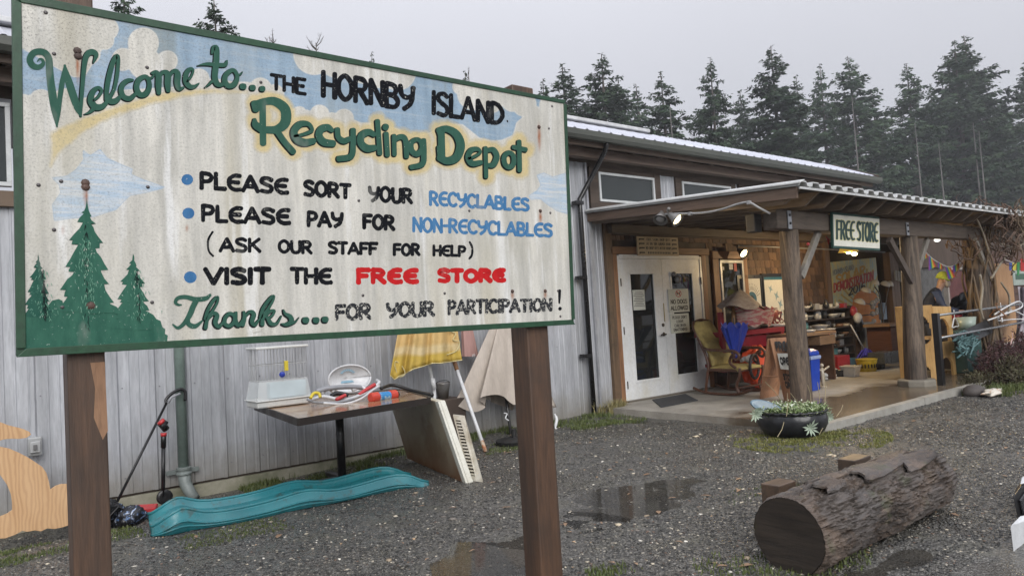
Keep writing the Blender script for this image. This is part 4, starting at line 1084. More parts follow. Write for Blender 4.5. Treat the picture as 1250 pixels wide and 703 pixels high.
TRR = [(232, 165), (238, 200), (250, 228), (242, 227), (266, 252), (247, 251), (262, 278), (293, 315), (272, 309), (280, 332), (262, 327), (285, 362), (312, 404), (288, 394), (286, 412), (314, 450), (296, 446), (302, 472), (333, 512), (316, 511), (335, 545)]
TRL_ = [(232, 165), (228, 198), (212, 215), (224, 216), (197, 246), (220, 241), (205, 268), (167, 306), (190, 301), (176, 320), (205, 313), (185, 345), (153, 394), (176, 389), (165, 410), (190, 403), (160, 435), (133, 470), (158, 463), (148, 492), (170, 482), (120, 540)]
def fir(cx, ty, by, hw, tiers, mat, lay, name='painted_fir', seed=1):
    mb = MB(); rr = random.Random(seed); k = 0; sx_ = hw / 38.; sy_ = (by - ty) / ((545 - 165) / 2.704)
    for src in (TRL_, TRR):
        P = []
        for i in range(len(src) - 1):
            a, c = src[i], src[i + 1]
            for f in (0, .5): P.append((a[0] + (c[0] - a[0]) * f + (rr.uniform(-4, 4) if f else 0), a[1] + (c[1] - a[1]) * f + (rr.uniform(-3, 3) if f else 0)))
        P.append(src[-1]); P = [(cx + (x - 232) / 2.704 * sx_, ty + (y - 165) / 2.704 * sy_) for x, y in P]
        for a, b_ in zip(P[:-1], P[1:]):
            L = lay + k * .000008; k += 1
            mb.add([S3(cx, a[1] - 1.5, L), S3(a[0], a[1], L), S3(b_[0], b_[1], L), S3(cx, b_[1] + 1.5, L)], [(0, 1, 2, 3)])
    return part(name, mb, mat, sg)
fir(*K_(72, 352), K_(0, 560)[1], 17, 8, P_T2, .0013, seed=3); fir(*K_(232, 165), K_(0, 545)[1], 34, 11, P_TR, .0018, seed=5); fir(*K_(385, 350), K_(0, 600)[1], 25, 10, P_TR, .0013, seed=9)
mb = MB()
for (x0, y0_, x1, y1_, n) in ((232, 300, 238, 560, 130), (88, 400, 95, 570, 50), (398, 400, 405, 560, 50)):
    for i in range(n):
        f = R.random(); x = x0 + (x1 - x0) * f + R.gauss(0, 9 + 20 * f); y = y0_ + (y1_ - y0_) * f; L = R.uniform(5, 14)
        a = R.uniform(-.6, .6); vs, fs = ribbon([K_(x, y), K_(x + L * sin(a), y + L)], [.9, .3]); mb.add([S3(p[0], p[1], .0034 + i * .00002) for p in vs], fs)
part('fir_highlights', mb, P_TL, sg, stuff=True)
mb = MB()
for (x0, y0_, x1, y1_, n) in ((230, 250, 234, 600, 26), (88, 400, 95, 570, 50), (398, 400, 405, 560, 22)):
    for i in range(n):
        f = R.random(); x = x0 + (x1 - x0) * f + R.gauss(0, 3); y = y0_ + (y1_ - y0_) * f; L = R.uniform(8, 22)
        a = R.uniform(-.5, .5); vs, fs = ribbon([K_(x, y), K_(x + L * sin(a), y + L)], [.8, .4]); mb.add([S3(p[0], p[1], .0050 + i * .00002) for p in vs], fs)
part('fir_twig_strokes', mb, P_SH, sg, stuff=True)
# screws and rusty bolts
boltm = pm('bolt_rust', (.10, .05, .035), (.05, .035, .03), rough=.6, bump=.3); scr2 = pm('screw_dull', (.13, .12, .12), rough=.35, metal=.7, bump=0)
RX = Matrix.Rotation(pi / 2, 3, 'X')
for (x, y, r) in ((94.6, 62.5, .011), (95.2, 69, .011), (104.3, 223.4, .0115), (104.5, 228.4, .0115), (110.8, 373, .012), (657.8, 155.4, .009), (659.4, 257.6, .008), (625.3, 355.6, .008), (665.4, 355.2, .008)):
    mb = MB(); mb.lathe([(r * 1.25, 0), (r * 1.2, .002), (r * .9, .0022), (r * .85, .007), (r * .3, .0085), (.0001, .0085)], tuple(S3(x, y, .0005)), 8, M=RX); part('bolt', mb, boltm, sg)
for (x, y) in ((66, 66), (55.7, 15.7), (179.5, 82.7), (318.4, 100.8), (74.7, 221.4), (180.5, 228.4), (66, 280.6), (76, 375), (185.7, 369), (437.9, 245), (673.8, 130), (670, 157), (542.7, 358), (443, 360.5), (671.7, 260), (572.7, 257.4), (47, 226), (684, 386), (681, 355)):
    mb = MB(); mb.lathe([(.0068, 0), (.0062, .0022), (.003, .0042), (.0001, .0045)], tuple(S3(x, y, .0005)), 9, M=RX); part('screw', mb, scr2, sg)
# posts
pw = wood('post_brown', (.115, .062, .036), (.05, .030, .020), (1, 1, .08), .55, 11, bump=.5, rnd=.03, dirt=(.045, .03, .022))
b = MB(); b.box(.331, .446, YS + .033, YS + .15, -.3, 2.60); part('post', b, pw, sg, bv=.006)
b = MB(); b.box(2.365, 2.512, YS + .033, YS + .17, -.3, 2.585); part('post', b, pw, sg, bv=.008)
b = MB(); b.box(.331, .446, YS + .06, YS + .15, 2.601, 2.605); part('post_cap_end', b, pw, sg)
b = MB()
b.add([(.40, YS + .0325, 1.29), (.444, YS + .0325, 1.29), (.4465, YS + .0325, 1.05), (.43, YS + .0325, 1.02), (.405, YS + .0325, 1.10), (.412, YS + .0325, 1.2)], [(0, 5, 4, 3, 2, 1)])
part('peeled_patch', b, wood('bare_wood', (.24, .135, .075), (.17, .09, .05), (1, 1, .15), .7, 9), sg)

# ------------------------------------------------------------------ porch canopy
cn = thing('porch_canopy', 'open timber porch canopy with pale corrugated roof on log posts along the store front', 'canopy', (11, 4.6, 0))
dt = wood('canopy_timber', (.19, .14, .10), (.10, .075, .058), (1, .12, 1), .7, 4)
dtx = wood('canopy_beam', (.15, .118, .092), (.085, .066, .053), (.1, 1, 1), .7, 4, bump=.6)
CX0, CX1, YF = 7.16, 17.0, 4.02
def cz(y): return 2.56 + (y - YF) / (7.2 - YF) * .20          # underside of the roof sheets
rf0 = None
for i in range(25):
    x = CX0 + .05 + i * .405
    b = MB(); w2 = .02; hh = .135
    b.hexa([(x - w2, 7.18, cz(7.2) - hh), (x + w2, 7.18, cz(7.2) - hh), (x + w2, YF + .22, cz(YF) - hh), (x - w2, YF + .22, cz(YF) - hh), (x - w2, 7.18, cz(7.2)), (x + w2, 7.18, cz(7.2)), (x + w2, YF + .03, cz(YF)), (x - w2, YF + .03, cz(YF))])
    part('rafter', b, dt, cn)
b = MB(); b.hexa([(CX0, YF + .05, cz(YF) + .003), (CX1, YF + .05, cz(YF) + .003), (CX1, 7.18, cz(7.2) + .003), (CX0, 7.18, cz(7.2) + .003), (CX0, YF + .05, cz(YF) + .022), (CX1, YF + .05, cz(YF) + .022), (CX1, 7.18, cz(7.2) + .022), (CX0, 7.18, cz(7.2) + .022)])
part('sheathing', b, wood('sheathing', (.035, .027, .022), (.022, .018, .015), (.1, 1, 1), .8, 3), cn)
b = MB(); b.hexa([(CX0 - .035, YF + .03, cz(YF) - .10), (CX0 - .001, YF + .03, cz(YF) - .10), (CX0 - .001, 7.2, cz(7.2) - .10), (CX0 - .035, 7.2, cz(7.2) - .10), (CX0 - .035, YF + .03, cz(YF) + .02), (CX0 - .001, YF + .03, cz(YF) + .02), (CX0 - .001, 7.2, cz(7.2) + .02), (CX0 - .035, 7.2, cz(7.2) + .02)])
part('barge_board', b, wood('barge', (.13, .085, .06), (.085, .06, .045), (1, .1, 1), .7, 4), cn)
# corrugated sheets
crm = pm('roof_corrugate', (.56, .57, .57), (.46, .47, .47), rough=.4, scale=4, stretch=(1, .3, 1), dirt=(.3, .3, .26))
x = CX0 - .06
while x < CX1:
    prof = []
    for i in range(4):
        xx = x + i * .252; prof += [(xx, 0), (xx + .02, .042), (xx + .135, .042), (xx + .155, 0)]
    prof.append((x + 1.006, 0)); n = len(prof)
    b = MB(); th = .013
    b.add([(px, y, cz(y) + .024 + d + e_) for y in (YF - .03, 7.19) for e_ in (th, 0) for px, d in prof],
          [(i, i + 1, 2 * n + i + 1, 2 * n + i) for i in range(n - 1)] + [(n + i, 3 * n + i, 3 * n + i + 1, n + i + 1) for i in range(n - 1)] + [(i, n + i, n + i + 1, i + 1) for i in range(n - 1)])
    part('roof_sheet', b, crm, cn); x += 1.008
b = MB()
for i in range(40):
    xx = CX0 + .105 + i * .252 - .06
    if xx < CX1: b.box(xx + .085, xx + .10, YF - .032, YF - .02, cz(YF) + .0, cz(YF) + .035)
b.box(CX0 - .05, CX1, YF - .028, YF - .012, cz(YF) - .012, cz(YF) + .012)
part('closure_strip', b, crm, cn, stuff=True)
b = MB(); b.hexa([(CX0 - .075, YF - .04, cz(YF) + .045), (CX0 + .03, YF - .04, cz(YF) + .085), (CX0 + .03, 7.19, cz(7.2) + .085), (CX0 - .075, 7.19, cz(7.2) + .045), (CX0 - .075, YF - .04, cz(YF) + .062), (CX0 + .03, YF - .04, cz(YF) + .092), (CX0 + .03, 7.19, cz(7.2) + .092), (CX0 - .075, 7.19, cz(7.2) + .062)])
part('edge_flashing', b, pm('flash_white', (.72, .73, .72), rough=.35), cn)
# beams
b = MB(); b.box(7.42, 12.02, 4.47, 4.66, 2.205, 2.42); part('beam', b, dtx, cn, bv=.012)
b = MB(); b.box(12.03, 17.0, 4.475, 4.655, 2.21, 2.42); part('beam', b, dtx, cn, bv=.012)
b = MB(); b.box(7.30, 7.44, 4.68, 4.80, 2.19, 2.40); part('post_block', b, wood('charred', (.02, .017, .016), (.012, .011, .011)), cn, bv=.008)
b = MB(); b.box(CX0 + .3, CX1, 7.06, 7.15, 2.50, 2.62); part('ledger', b, dtx, cn)
logm = wood('log_post', (.19, .14, .10), (.035, .027, .022), (1, 1, .07), .7, 15, bump=1.0)
def log_post(x0, y0, x1, y1, r0, r1, z0, z1, seed):
    rr = random.Random(seed); b = MB(); n = 22; m_ = 26
    def fn(u, v_):
        a = 2 * pi * v_; z = z0 + (z1 - z0) * u; r = r0 + (r1 - r0) * u
        r *= 1 + .035 * sin(3 * a + seed + 1.5 * u) + .018 * sin(11 * a + 4 * u + seed) + .012 * sin(17 * a - 6 * u)
        return (x0 + (x1 - x0) * u + .012 * sin(5 * u + seed) + r * cos(a), y0 + (y1 - y0) * u + r * sin(a), z)
    b.grid(fn, m_, n + 1); return b
P1b, P1t = W(979, 494, 4.72), W(961.5, 285, 4.60)
part('post', log_post(P1b.x, 4.72, P1t.x, 4.58, .125, .105, .04, 2.206, 1), logm, cn, smooth=True)
P2b, P2t = W(1121, 470, 4.55), W(1110, 290, 4.55)
part('post', log_post(P2b.x, 4.57, P2t.x, 4.57, .145, .115, .17, 2.206, 4), logm, cn, smooth=True)
b = MB(); b.lathe([(.26, 0), (.26, .08), (.24, .10)], (P2b.x, 4.57, .075), 8); part('post_footing', b, pm('footing', (.24, .22, .18), rough=.7, dirt=(.1, .1, .06)), cn, bv=.01)
P3b = W(1203, 400, 4.55)
part('post', log_post(P3b.x, 4.57, P3b.x - .05, 4.57, .17, .15, .0, 2.206, 7), logm, cn, smooth=True)
# knee braces
grey = wood('brace_grey', (.25, .235, .21), (.16, .145, .125), (1, 1, .3), .7, 4)
def brace(a, b_, m_=grey, w_=.085, h_=.05, y=4.56):
    q = MB(); q.beam(W(*a, y), W(*b_, y), w_, h_, up=(0, 1, 0)); part('brace', q, m_, cn, bv=.004)
brace((978, 338), (999, 283)); brace((1085, 292), (1113, 344), wood('brace_dark', (.09, .068, .052), (.06, .047, .04), (1, 1, .3)), .1, .06, 4.47); brace((1117, 340), (1132, 291)); brace((1190, 292), (1207, 336), y=4.44)
pl = pm('plate_zinc', (.42, .44, .47), rough=.35, metal=.5, bump=0)
for (a, b_) in (((960.5, 257), (967.5, 279.5)), ((1105.5, 271.5), (1110, 287.5))):
    p, q_ = W(*a, 4.46), W(*b_, 4.46); b = MB(); b.box(p.x, p.x + .075, 4.452, 4.462, q_.z - .002, p.z); o = part('strap_plate', b, pl, cn, bv=.001)
    for zq in (.3, .75):
        c = MB(); c.lathe([(.016, 0), (.016, .012), (.0001, .014)], (p.x + .037, 4.452, q_.z + (p.z - q_.z) * zq), 6, M=RX); part('bolt', c, dk, o)
# FREE STORE sign
fs_ = thing('free_store_sign', 'small white hanging board lettered free store in green and yellow on the porch beam', 'sign', (9.3, 4.44, 2.05))
a_, b_, c_, d_ = W(1018, 300, 4.42), W(1073.5, 303.5, 4.42), W(1073, 267.5, 4.42), W(1017, 262, 4.42)
e3 = .02
b = MB(); b.hexa([a_ + Vector((-.02, 0, -.03)), b_ + Vector((.02, 0, -.03)), b_ + Vector((.02, .03, -.03)), a_ + Vector((-.02, .03, -.03)), d_ + Vector((-.02, 0, .03)), c_ + Vector((.02, 0, .03)), c_ + Vector((.02, .03, .03)), d_ + Vector((-.02, .03, .03))])
part('board', b, pm('sign_edge_green', (.02, .07, .055), rough=.5), fs_, bv=.003)
b = MB(); off = Vector((0, -.004, 0)); b.hexa([a_ + off, b_ + off, b_ + Vector((0, -.0005, 0)), a_ + Vector((0, -.0005, 0)), d_ + off, c_ + off, c_ + Vector((0, -.0005, 0)), d_ + Vector((0, -.0005, 0))])
part('face', b, pm('sign_white', (.74, .74, .66), (.68, .67, .58), rough=.5, scale=4), fs_)
def F3(px, py, lay=0.): return W(px, py, 4.4155 - lay)
yel = pm('sign_yellow', (.74, .71, .40), rough=.6, bump=0)
for tx, x0, x1 in (('FREE', 1021.5, 1043), ('STORE', 1046.5, 1071.5)):
    t0 = 269.0 + (x0 - 1021) * .075; t1 = 269.0 + (x1 - 1021) * .075; b0 = 291.5 + (x0 - 1021) * .075; b1 = 291.5 + (x1 - 1021) * .075
    mb = MB(); word(mb, tx, x0, t0, b0, x1, t1, b1, 4.2, F3, .0004, jig=0); part('lettering_glow', mb, yel, fs_)
    mb = MB(); word(mb, tx, x0, t0, b0, x1, t1, b1, 2.5, F3, .003, jig=0); part('lettering', mb, pm('sign_letter', (.012, .05, .045), rough=.5, bump=0), fs_)
# ------------------------------------------------------------------ conifers
fm, t = newmat('needles'); v = t.coord(); oi = t.n('ShaderNodeObjectInfo')
n1 = t.noise(v, .9, 4, .7); n2 = t.noise(v, 6, 3, .7)
k = t.mix(t.mr(n1, .38, .62), (.032, .060, .034), (.058, .088, .045)); k = t.mix(t.mr(n2, .4, .7, 0, .6), k, (.020, .034, .022))
hs = t.n('ShaderNodeHueSaturation'); t.l(t.mr(oi.outputs['Random'], 0, 1, .8, 1.25), hs.inputs['Value']); t.l(k, hs.inputs['Color']); t.col(hs.outputs[0]); t.rough(.8); t.p.inputs['Specular IOR Level'].default_value = .2
bk = pm('bark_grey', (.10, .085, .07), (.055, .045, .038), scale=3, stretch=(1, 1, .15), rough=.85)
def conifer(seed, Ht, Rm, bare, dens=1., droop=.25, tw=.42):
    rr = np.random.default_rng(seed); r1 = random.Random(seed)
    V, Fc = [], []; tb = MB()
    lean = (r1.uniform(-.02, .02), r1.uniform(-.02, .02))
    tb.tube([(lean[0] * Ht * f * f, lean[1] * Ht * f * f, Ht * f) for f in np.linspace(0, 1, 12)], [max(.02, .017 * Ht * (1 - f) ** .8) for f in np.linspace(0, 1, 12)], 7)
    z = Ht * bare; o = 0
    while z < Ht * .995:
        f = (z / Ht - bare) / (1 - bare); L0 = 1.18 * Rm * (min(1, (1 - f) * 1.25) ** .85) * (.75 + .25 * min(1, f * 6))
        nb = r1.randint(4, 7)
        for _ in range(nb):
            a = r1.uniform(0, 2 * pi); L = L0 * r1.uniform(.45, 1.18); 
            if r1.random() < .10 and f < .8: L *= .3
            up = .35 * (f - .35) ; zb = z + r1.uniform(-.25, .25)
            c = np.array([lean[0] * zb * zb / Ht, lean[1] * zb * zb / Ht, zb]); dv = np.array([cos(a), sin(a), 0]); sd = np.array([-sin(a), cos(a), 0])
            curve = lambda s: c + dv * L * s + np.array([0, 0, L * (up * s - droop * s * s + .16 * s ** 3)])
            if L > .5:
                tb.tube([tuple(curve(s)) for s in (0, .33, .66, .95)], [.035 * L / 3 + .008, .02 * L / 3 + .006, .012, .006], 3, cap=False)
            nt_ = int(max(4, L / .026 * dens))
            s = .12 + .88 * rr.random(nt_) ** .8
            base = np.array([curve(q) for q in s])
            side = rr.choice([-1, 1], nt_)[:, None]; out = rr.uniform(.1, .8, (nt_, 1))
            d = side * sd[None] * (1 - out * .5) + dv[None] * out + np.stack([np.zeros(nt_), np.zeros(nt_), rr.uniform(-.75, .12, nt_)], 1)
            d /= np.linalg.norm(d, axis=1)[:, None]
            ln = (tw * (1.15 - .6 * s) * rr.uniform(.6, 1.4, nt_))[:, None] * min(1.3, .45 + L / 2.4)
            pr = np.cross(d, rr.normal(size=(nt_, 3))); pr /= np.linalg.norm(pr, axis=1)[:, None] + 1e-9; pw_ = ln * .17
            off = rr.normal(size=(nt_, 3)) * .06 * min(1, L)
            p0 = base + off
            V.append(np.stack([p0, p0 + d * ln * .45 + pr * pw_, p0 + d * ln, p0 + d * ln * .45 - pr * pw_ + np.array([0, 0, -.03])], 1).reshape(-1, 3))
        z += (.30 + .16 * r1.random()) * (.75 + .35 * (1 - f)) * Ht / 18
    V = np.concatenate(V); n = len(V) // 4
    me = bpy.data.meshes.new('crown'); np_mesh(me, V, (np.arange(n)[:, None] * 4 + np.array([0, 1, 2, 3])[None]).astype(int)); me.materials.append(fm)
    tm = mesh('trunk', tb); tm.materials.append(bk); tm.shade_smooth()
    return me, tm
CON = [conifer(11, 18, 4.1, .10, .95), conifer(12, 18, 3.4, .16, .85, .18), conifer(13, 18, 4.4, .06, 1.0, .32), conifer(14, 18, 3.9, .36, .85, .12), conifer(15, 18, 3.2, .1, .9)]
def tree(px, top, Y, var, wd, label, base=0.0, group='conifers beyond the depot'):
    """px, top: where its tip stands in the photograph at distance Y"""
    p = W(px, top, Y); hgt = p.z - base
    r = thing('conifer_tree', label, 'tree', (p.x, Y, base), R.uniform(0, 6.28), group)
    s = hgt / 18
    for nm, me in (('crown', CON[var][0]), ('trunk', CON[var][1])):
        o = bpy.data.objects.new(nm, me); COL.objects.link(o); o.parent = r; o.scale = (s * wd, s * wd, s)
    return r
TL_ = [(150, -14, 30, 0, 1.15, 'dark fir tip above the top left corner of the welcome board'), (266, -3, 33, 2, 1.0, 'bushy fir standing above the green border between the words welcome and to'),
       (657, 99, 52, 4, 1.1, 'small pale fir just right of the end of the welcome board'), (689, 78, 46, 1, 1.5, 'leftmost broad fir rising above the right end of the metal roof ridge'), (733, 66, 44, 0, 1.3, 'ragged fir above the white ridge cap of the metal roof'),
       (755, 92, 50, 2, .9, 'short fir in the gap right of the ragged fir above the ridge cap'), (783, 100, 54, 4, 1.2, 'pale small fir left of the rounded fir behind the roof'), (808, 87, 42, 2, 1.05, 'rounded dense fir with pointed tip behind the middle of the roof'),
       (866, 71, 40, 0, .85, 'dark narrow fir with open top behind the metal roof'), (905, 110, 50, 1, 1.2, 'low pale fir between the narrow dark fir and the tall fir'), (942, 56, 38, 0, 1.15, 'tall broad fir at the centre of the tree row'),
       (972, 92, 47, 1, .9, 'misty fir in the shoulder right of the tall central fir'), (1000, 79, 42, 1, .95, 'thin see-through fir with sky gaps right of the central fir'), (1040, 69, 40, 3, 1.1, 'slender fir with drooping boughs above the roof end'),
       (1072, 110, 48, 4, 1.2, 'lower fir between the two tall ones above the porch roof end'), (1107, 78, 37, 0, 1.05, 'dense fir above the free store sign'), (1135, 105, 45, 2, .9, 'short fir left of the tall ragged pair'),
       (1163, 48, 34, 3, .95, 'left one of the tall ragged pair with bare lower trunk'), (1184, 42, 33, 3, 1.1, 'right one of the tall ragged pair, tallest of the row'), (1215, 128, 52, 2, 1.1, 'misty lower fir right of the tall ragged pair'), (1252, 74, 33, 1, 1.3, 'fir cut by the right edge of the photograph'),
       (1285, 90, 36, 0, 1.2, 'fir past the right edge of the photograph')]
for px, top, Y, var, wd, lb in TL_: tree(px, top, Y, var, wd, lb)
# bare twiggy crowns that just clear the sign
def bare_tree(px, top, Y, label, n=26, spread=1.2, hh=9):
    p = W(px, top, Y); r = thing('bare_tree', label, 'tree', (p.x, Y, 0), 0)
    b = MB(); b.tube([(p.x, Y, 0), (p.x + .2, Y, p.z * .5), (p.x, Y, p.z * .97)], [.14, .09, .02], 6); part('trunk', b, bk, r, smooth=True)
    b = MB()
    for i in range(n):
        z = p.z * R.uniform(.72, .97); a = R.uniform(0, 6.28); L = spread * R.uniform(.3, 1) * (1.1 - z / p.z) * 3.2
        q = [(p.x, Y, z), (p.x + cos(a) * L * .5, Y + sin(a) * L * .5, z + L * .5), (p.x + cos(a) * L * .8, Y + sin(a) * L * .8, min(p.z, z + L * 1.1))]
        b.tube(q, [.03, .018, .006], 4, cap=False)
        for j in range(6):
            s = R.uniform(.3, 1); w_ = Vector(q[0]).lerp(Vector(q[2]), s); l2 = L * .3; b.tube([w_, w_ + Vector((R.uniform(-1, 1), R.uniform(-1, 1), R.uniform(.2, 1))) * l2], [.01, .003], 3, cap=False)
    part('branches', b, bk, r, stuff=False); return r
bare_tree(385, 41, 34, 'thin bare twiggy crown just showing above the word hornby'); bare_tree(333, 38, 36, 'faint bare twig tip above the sign between to and the'); 
bt = bare_tree(571, 78, 30, 'small bare top with a thin mast-like twig above the word island', 16, .9)
tree(566, 88, 31, 1, .9, 'low fir tip just showing over the border above the word island')
tree(448, 64, 34, 4, .6, 'tiny fir tip touching the border between hornby and island')
# forest beyond: one far mass of lower-detail firs
def mass(name, n, xr, yr, hr, label):
    rr = np.random.default_rng(5); V = []
    for i in range(n):
        x0 = rr.uniform(*xr); y0 = rr.uniform(*yr); Ht = rr.uniform(*hr); Rm = rr.uniform(1.8, 3.0); N = int(1500 * Ht / 14)
        f = rr.random(N) ** .85; a = rr.random(N) * 6.283; L = 1.35 * Rm * (1 - f) ** .8 * rr.uniform(.35, 1.05, N) * (1 + .3 * np.sin(f * 60 + a))
        p = np.stack([x0 + np.cos(a) * L, y0 + np.sin(a) * L, Ht * (.02 + .98 * f) - .18 * L], 1)
        d = np.stack([np.cos(a + rr.normal(0, .7, N)), np.sin(a + rr.normal(0, .7, N)), rr.uniform(-.7, 0, N)], 1); ln = rr.uniform(.5, 1.1, (N, 1))
        pr = np.cross(d, rr.normal(size=(N, 3))); pr /= np.linalg.norm(pr, axis=1)[:, None] + 1e-9
        V.append(np.stack([p, p + d * ln * .5 + pr * ln * .17, p + d * ln, p + d * ln * .5 - pr * ln * .17], 1).reshape(-1, 3))
    V = np.concatenate(V); me = bpy.data.meshes.new(name); np_mesh(me, V, np.arange(len(V)).reshape(-1, 4)); me.materials.append(fm)
    o = bpy.data.objects.new(name, me); COL.objects.link(o); o['kind'] = 'stuff'; o['label'] = label; o['category'] = 'forest'
mass('distant_forest', 210, (16, 112), (44, 66), (10, 18), 'dark misty fir forest filling the background behind the tree row')
mass('forest_edge', 70, (24, 90), (36, 44), (5, 9.5), 'lower dark firs and undergrowth at the forest edge behind the store')
# pale slim trunks in front of the wood
for (px, y0, y1, Y, lb) in ((1040, 118, 205, 36, 'thin pale snag standing left of the dense fir above the store sign'), (1117, 150, 225, 33, 'thin pale snag right of the dense fir'), (1146, 175, 245, 31, 'slender pale trunk left of the tall ragged pair'), (1195, 160, 250, 30, 'slender light grey trunk under the tallest ragged fir'),
                             (1188, 150, 240, 31, 'darker slender trunk under the tallest ragged fir'), (818, 130, 175, 36, 'bare pale snag with side twigs behind the middle of the metal roof')):
    p = W(px, y0, Y); r = thing('snag', lb, 'dead tree', (p.x, Y, 0)); b = MB(); b.tube([(p.x, Y, 0), (p.x + .1, Y, p.z * .5), (p.x - .05, Y, p.z)], [.15, .10, .03], 6); part('trunk', b, pm('bark_pale', (.11, .10, .09), (.07, .065, .06), stretch=(1, 1, .2)), r, smooth=True)
    b = MB()
    for j in range(14):
        z = p.z * R.uniform(.55, .97); a = R.uniform(0, 6.28); L = R.uniform(.3, .9); b.tube([(p.x, Y, z), (p.x + cos(a) * L, Y + sin(a) * L, z + R.uniform(-.2, .3))], [.018, .006], 3, cap=False)
    part('twigs', b, MATS['bark_pale'], r, stuff=True)
# drifting wet air between the trees
hz = MB(); hz.box(-30, 130, -8, 75, -1.5, 26)
hm_ = bpy.data.materials.new('haze'); hm_.use_nodes = True; n_ = hm_.node_tree; n_.nodes.clear()
pv = n_.nodes.new('ShaderNodeVolumePrincipled'); pv.inputs['Density'].default_value = .0010; pv.inputs['Color'].default_value = (.93, .95, 1, 1); pv.inputs['Anisotropy'].default_value = .2
ou = n_.nodes.new('ShaderNodeOutputMaterial'); n_.links.new(pv.outputs[0], ou.inputs['Volume'])
h_ = struct('haze', hz, hm_, kind='stuff')
# ------------------------------------------------------------------ things along the metal wall
def outline(pts, n=0): return pts
ply, t = newmat('plywood_face'); v = t.coord((1, 1, .35))
n0 = t.noise(v, 2.2, 3, .5, 1.5); wv = t.n('ShaderNodeTexWave', wave_type='BANDS'); wv.inputs['Scale'].default_value = 11; wv.inputs['Distortion'].default_value = 16; wv.inputs['Detail'].default_value = 3; wv.inputs['Detail Scale'].default_value = .55
t.l(v, wv.inputs['Vector'])
k = t.mix(t.mr(wv.outputs['Fac'], .2, 1.0, .0, .5), (.50, .31, .155), (.30, .145, .06)); k = t.mix(t.mr(n0, .4, .65, 0, .4), k, (.62, .42, .24)); t.col(k); t.rough(.6)
q_ = lambda x, y: (x / 3.3, 490 + y / 3.3)
ol = [(-60, 60), (0, 85), (40, 100), (75, 108), (100, 115), (124, 126), (130, 137), (110, 150), (80, 154), (50, 153), (20, 156), (0, 162), (-20, 172), (0, 185), (40, 193), (80, 210), (115, 228), (150, 250), (175, 268), (190, 290), (200, 325), (205, 356), (225, 342), (250, 334), (285, 334), (320, 345), (335, 400), (332, 470), (310, 488), (285, 495), (250, 506), (220, 512), (190, 510), (165, 522), (140, 518), (110, 524), (90, 520), (60, 536), (20, 550), (-30, 552), (-60, 500), (-60, 470), (-25, 468), (0, 464), (30, 452), (50, 438), (50, 410), (45, 375), (30, 338), (0, 296), (-30, 280), (-60, 300), (-90, 300), (-90, 60)]
b = MB(); pp = [W(*q_(*p), 6.5) for p in ol]
pp = [Vector((p.x, 6.5 + (p.z) * .12, p.z)) for p in pp]
b.prism(pp, (0, .015, 0)); solo('plywood_cutout', b, ply, 'orange toned plywood animal shaped cutout leaning against the metal wall at the left', 'cutout', bv=.001)
bl = pm('black_metal', (.012, .012, .013), rough=.35, bump=0); gr = pm('grip_grey', (.35, .36, .38), rough=.4, bump=0)
pole = thing('hooked_pole', 'long black pole with hooked grey handle leaning against the metal wall', 'pole', tuple(W(143, 612, 6.75)))
b = MB(); p0, p1 = W(143, 612, 6.72), W(203, 492, 7.03); b.tube([p0, p1], .011, 8); part('shaft', b, bl, pole, smooth=True)
b = MB(); b.tube(cr([tuple(p1), tuple(W(203, 487, 7.04)), tuple(W(210, 480, 7.05)), tuple(W(220, 475, 7.06)), tuple(W(226, 478, 7.06)), tuple(W(226, 489, 7.06))]), .014, 8); part('hook', b, bl, pole, smooth=True)
b = MB(); b.tube([p1 + Vector((.012, -.012, 0)), W(209, 485, 7.02), W(220, 480, 7.03)], .011, 6); part('inner_handle', b, gr, pole, smooth=True)
sc = thing('kick_scooter', 'black kick scooter with red trim standing folded in front of the metal wall', 'scooter', tuple(W(200, 606, 6.9)))
red = pm('red_plastic', (.62, .045, .05), rough=.35, scale=4)
b = MB(); b.tube([W(199, 606, 6.9), W(199.5, 545, 6.9)], .017, 10); b.tube([W(199.5, 546, 6.9), W(199.7, 528, 6.9)], .023, 10); part('stem', b, bl, sc, smooth=True)
b = MB(); b.tube([W(199.7, 532, 6.9), W(199.7, 528, 6.9)], .026, 10); part('red_collar', b, red, sc, smooth=True)
b = MB(); b.tube([W(196, 516, 6.88), W(203, 524, 6.9)], .030, 10); part('grip', b, bl, sc, smooth=True)
b = MB(); b.tube([W(197, 514, 6.93), W(203, 518, 6.93)], .028, 10); part('grip', b, bl, sc, smooth=True)
b = MB(); b.tube([W(195.5, 513.5, 6.87), W(198, 516, 6.87)], .033, 10); part('red_ring', b, red, sc, smooth=True)
b = MB(); p = W(201, 605, 6.9); M9 = Matrix.Rotation(pi / 2, 3, 'X'); b.lathe([(.035, -.015), (.06, -.015), (.066, -.008), (.066, .008), (.06, .015), (.035, .015)], tuple(p + Vector((0, 0, -.01))), 16, M=M9); part('wheel', b, bl, sc, smooth=True)
b = MB(); b.hexa([W(156, 630, 6.7), W(190, 627, 6.7), W(193, 622, 6.85), W(158, 622, 6.85), W(156, 624, 6.7), W(190, 619, 6.7), W(193, 614, 6.85), W(158, 616, 6.85)]); solo('red_sled_board', b, red, 'flat red plastic board lying between the blue bundle and the teal ramp', 'board', bv=.006)
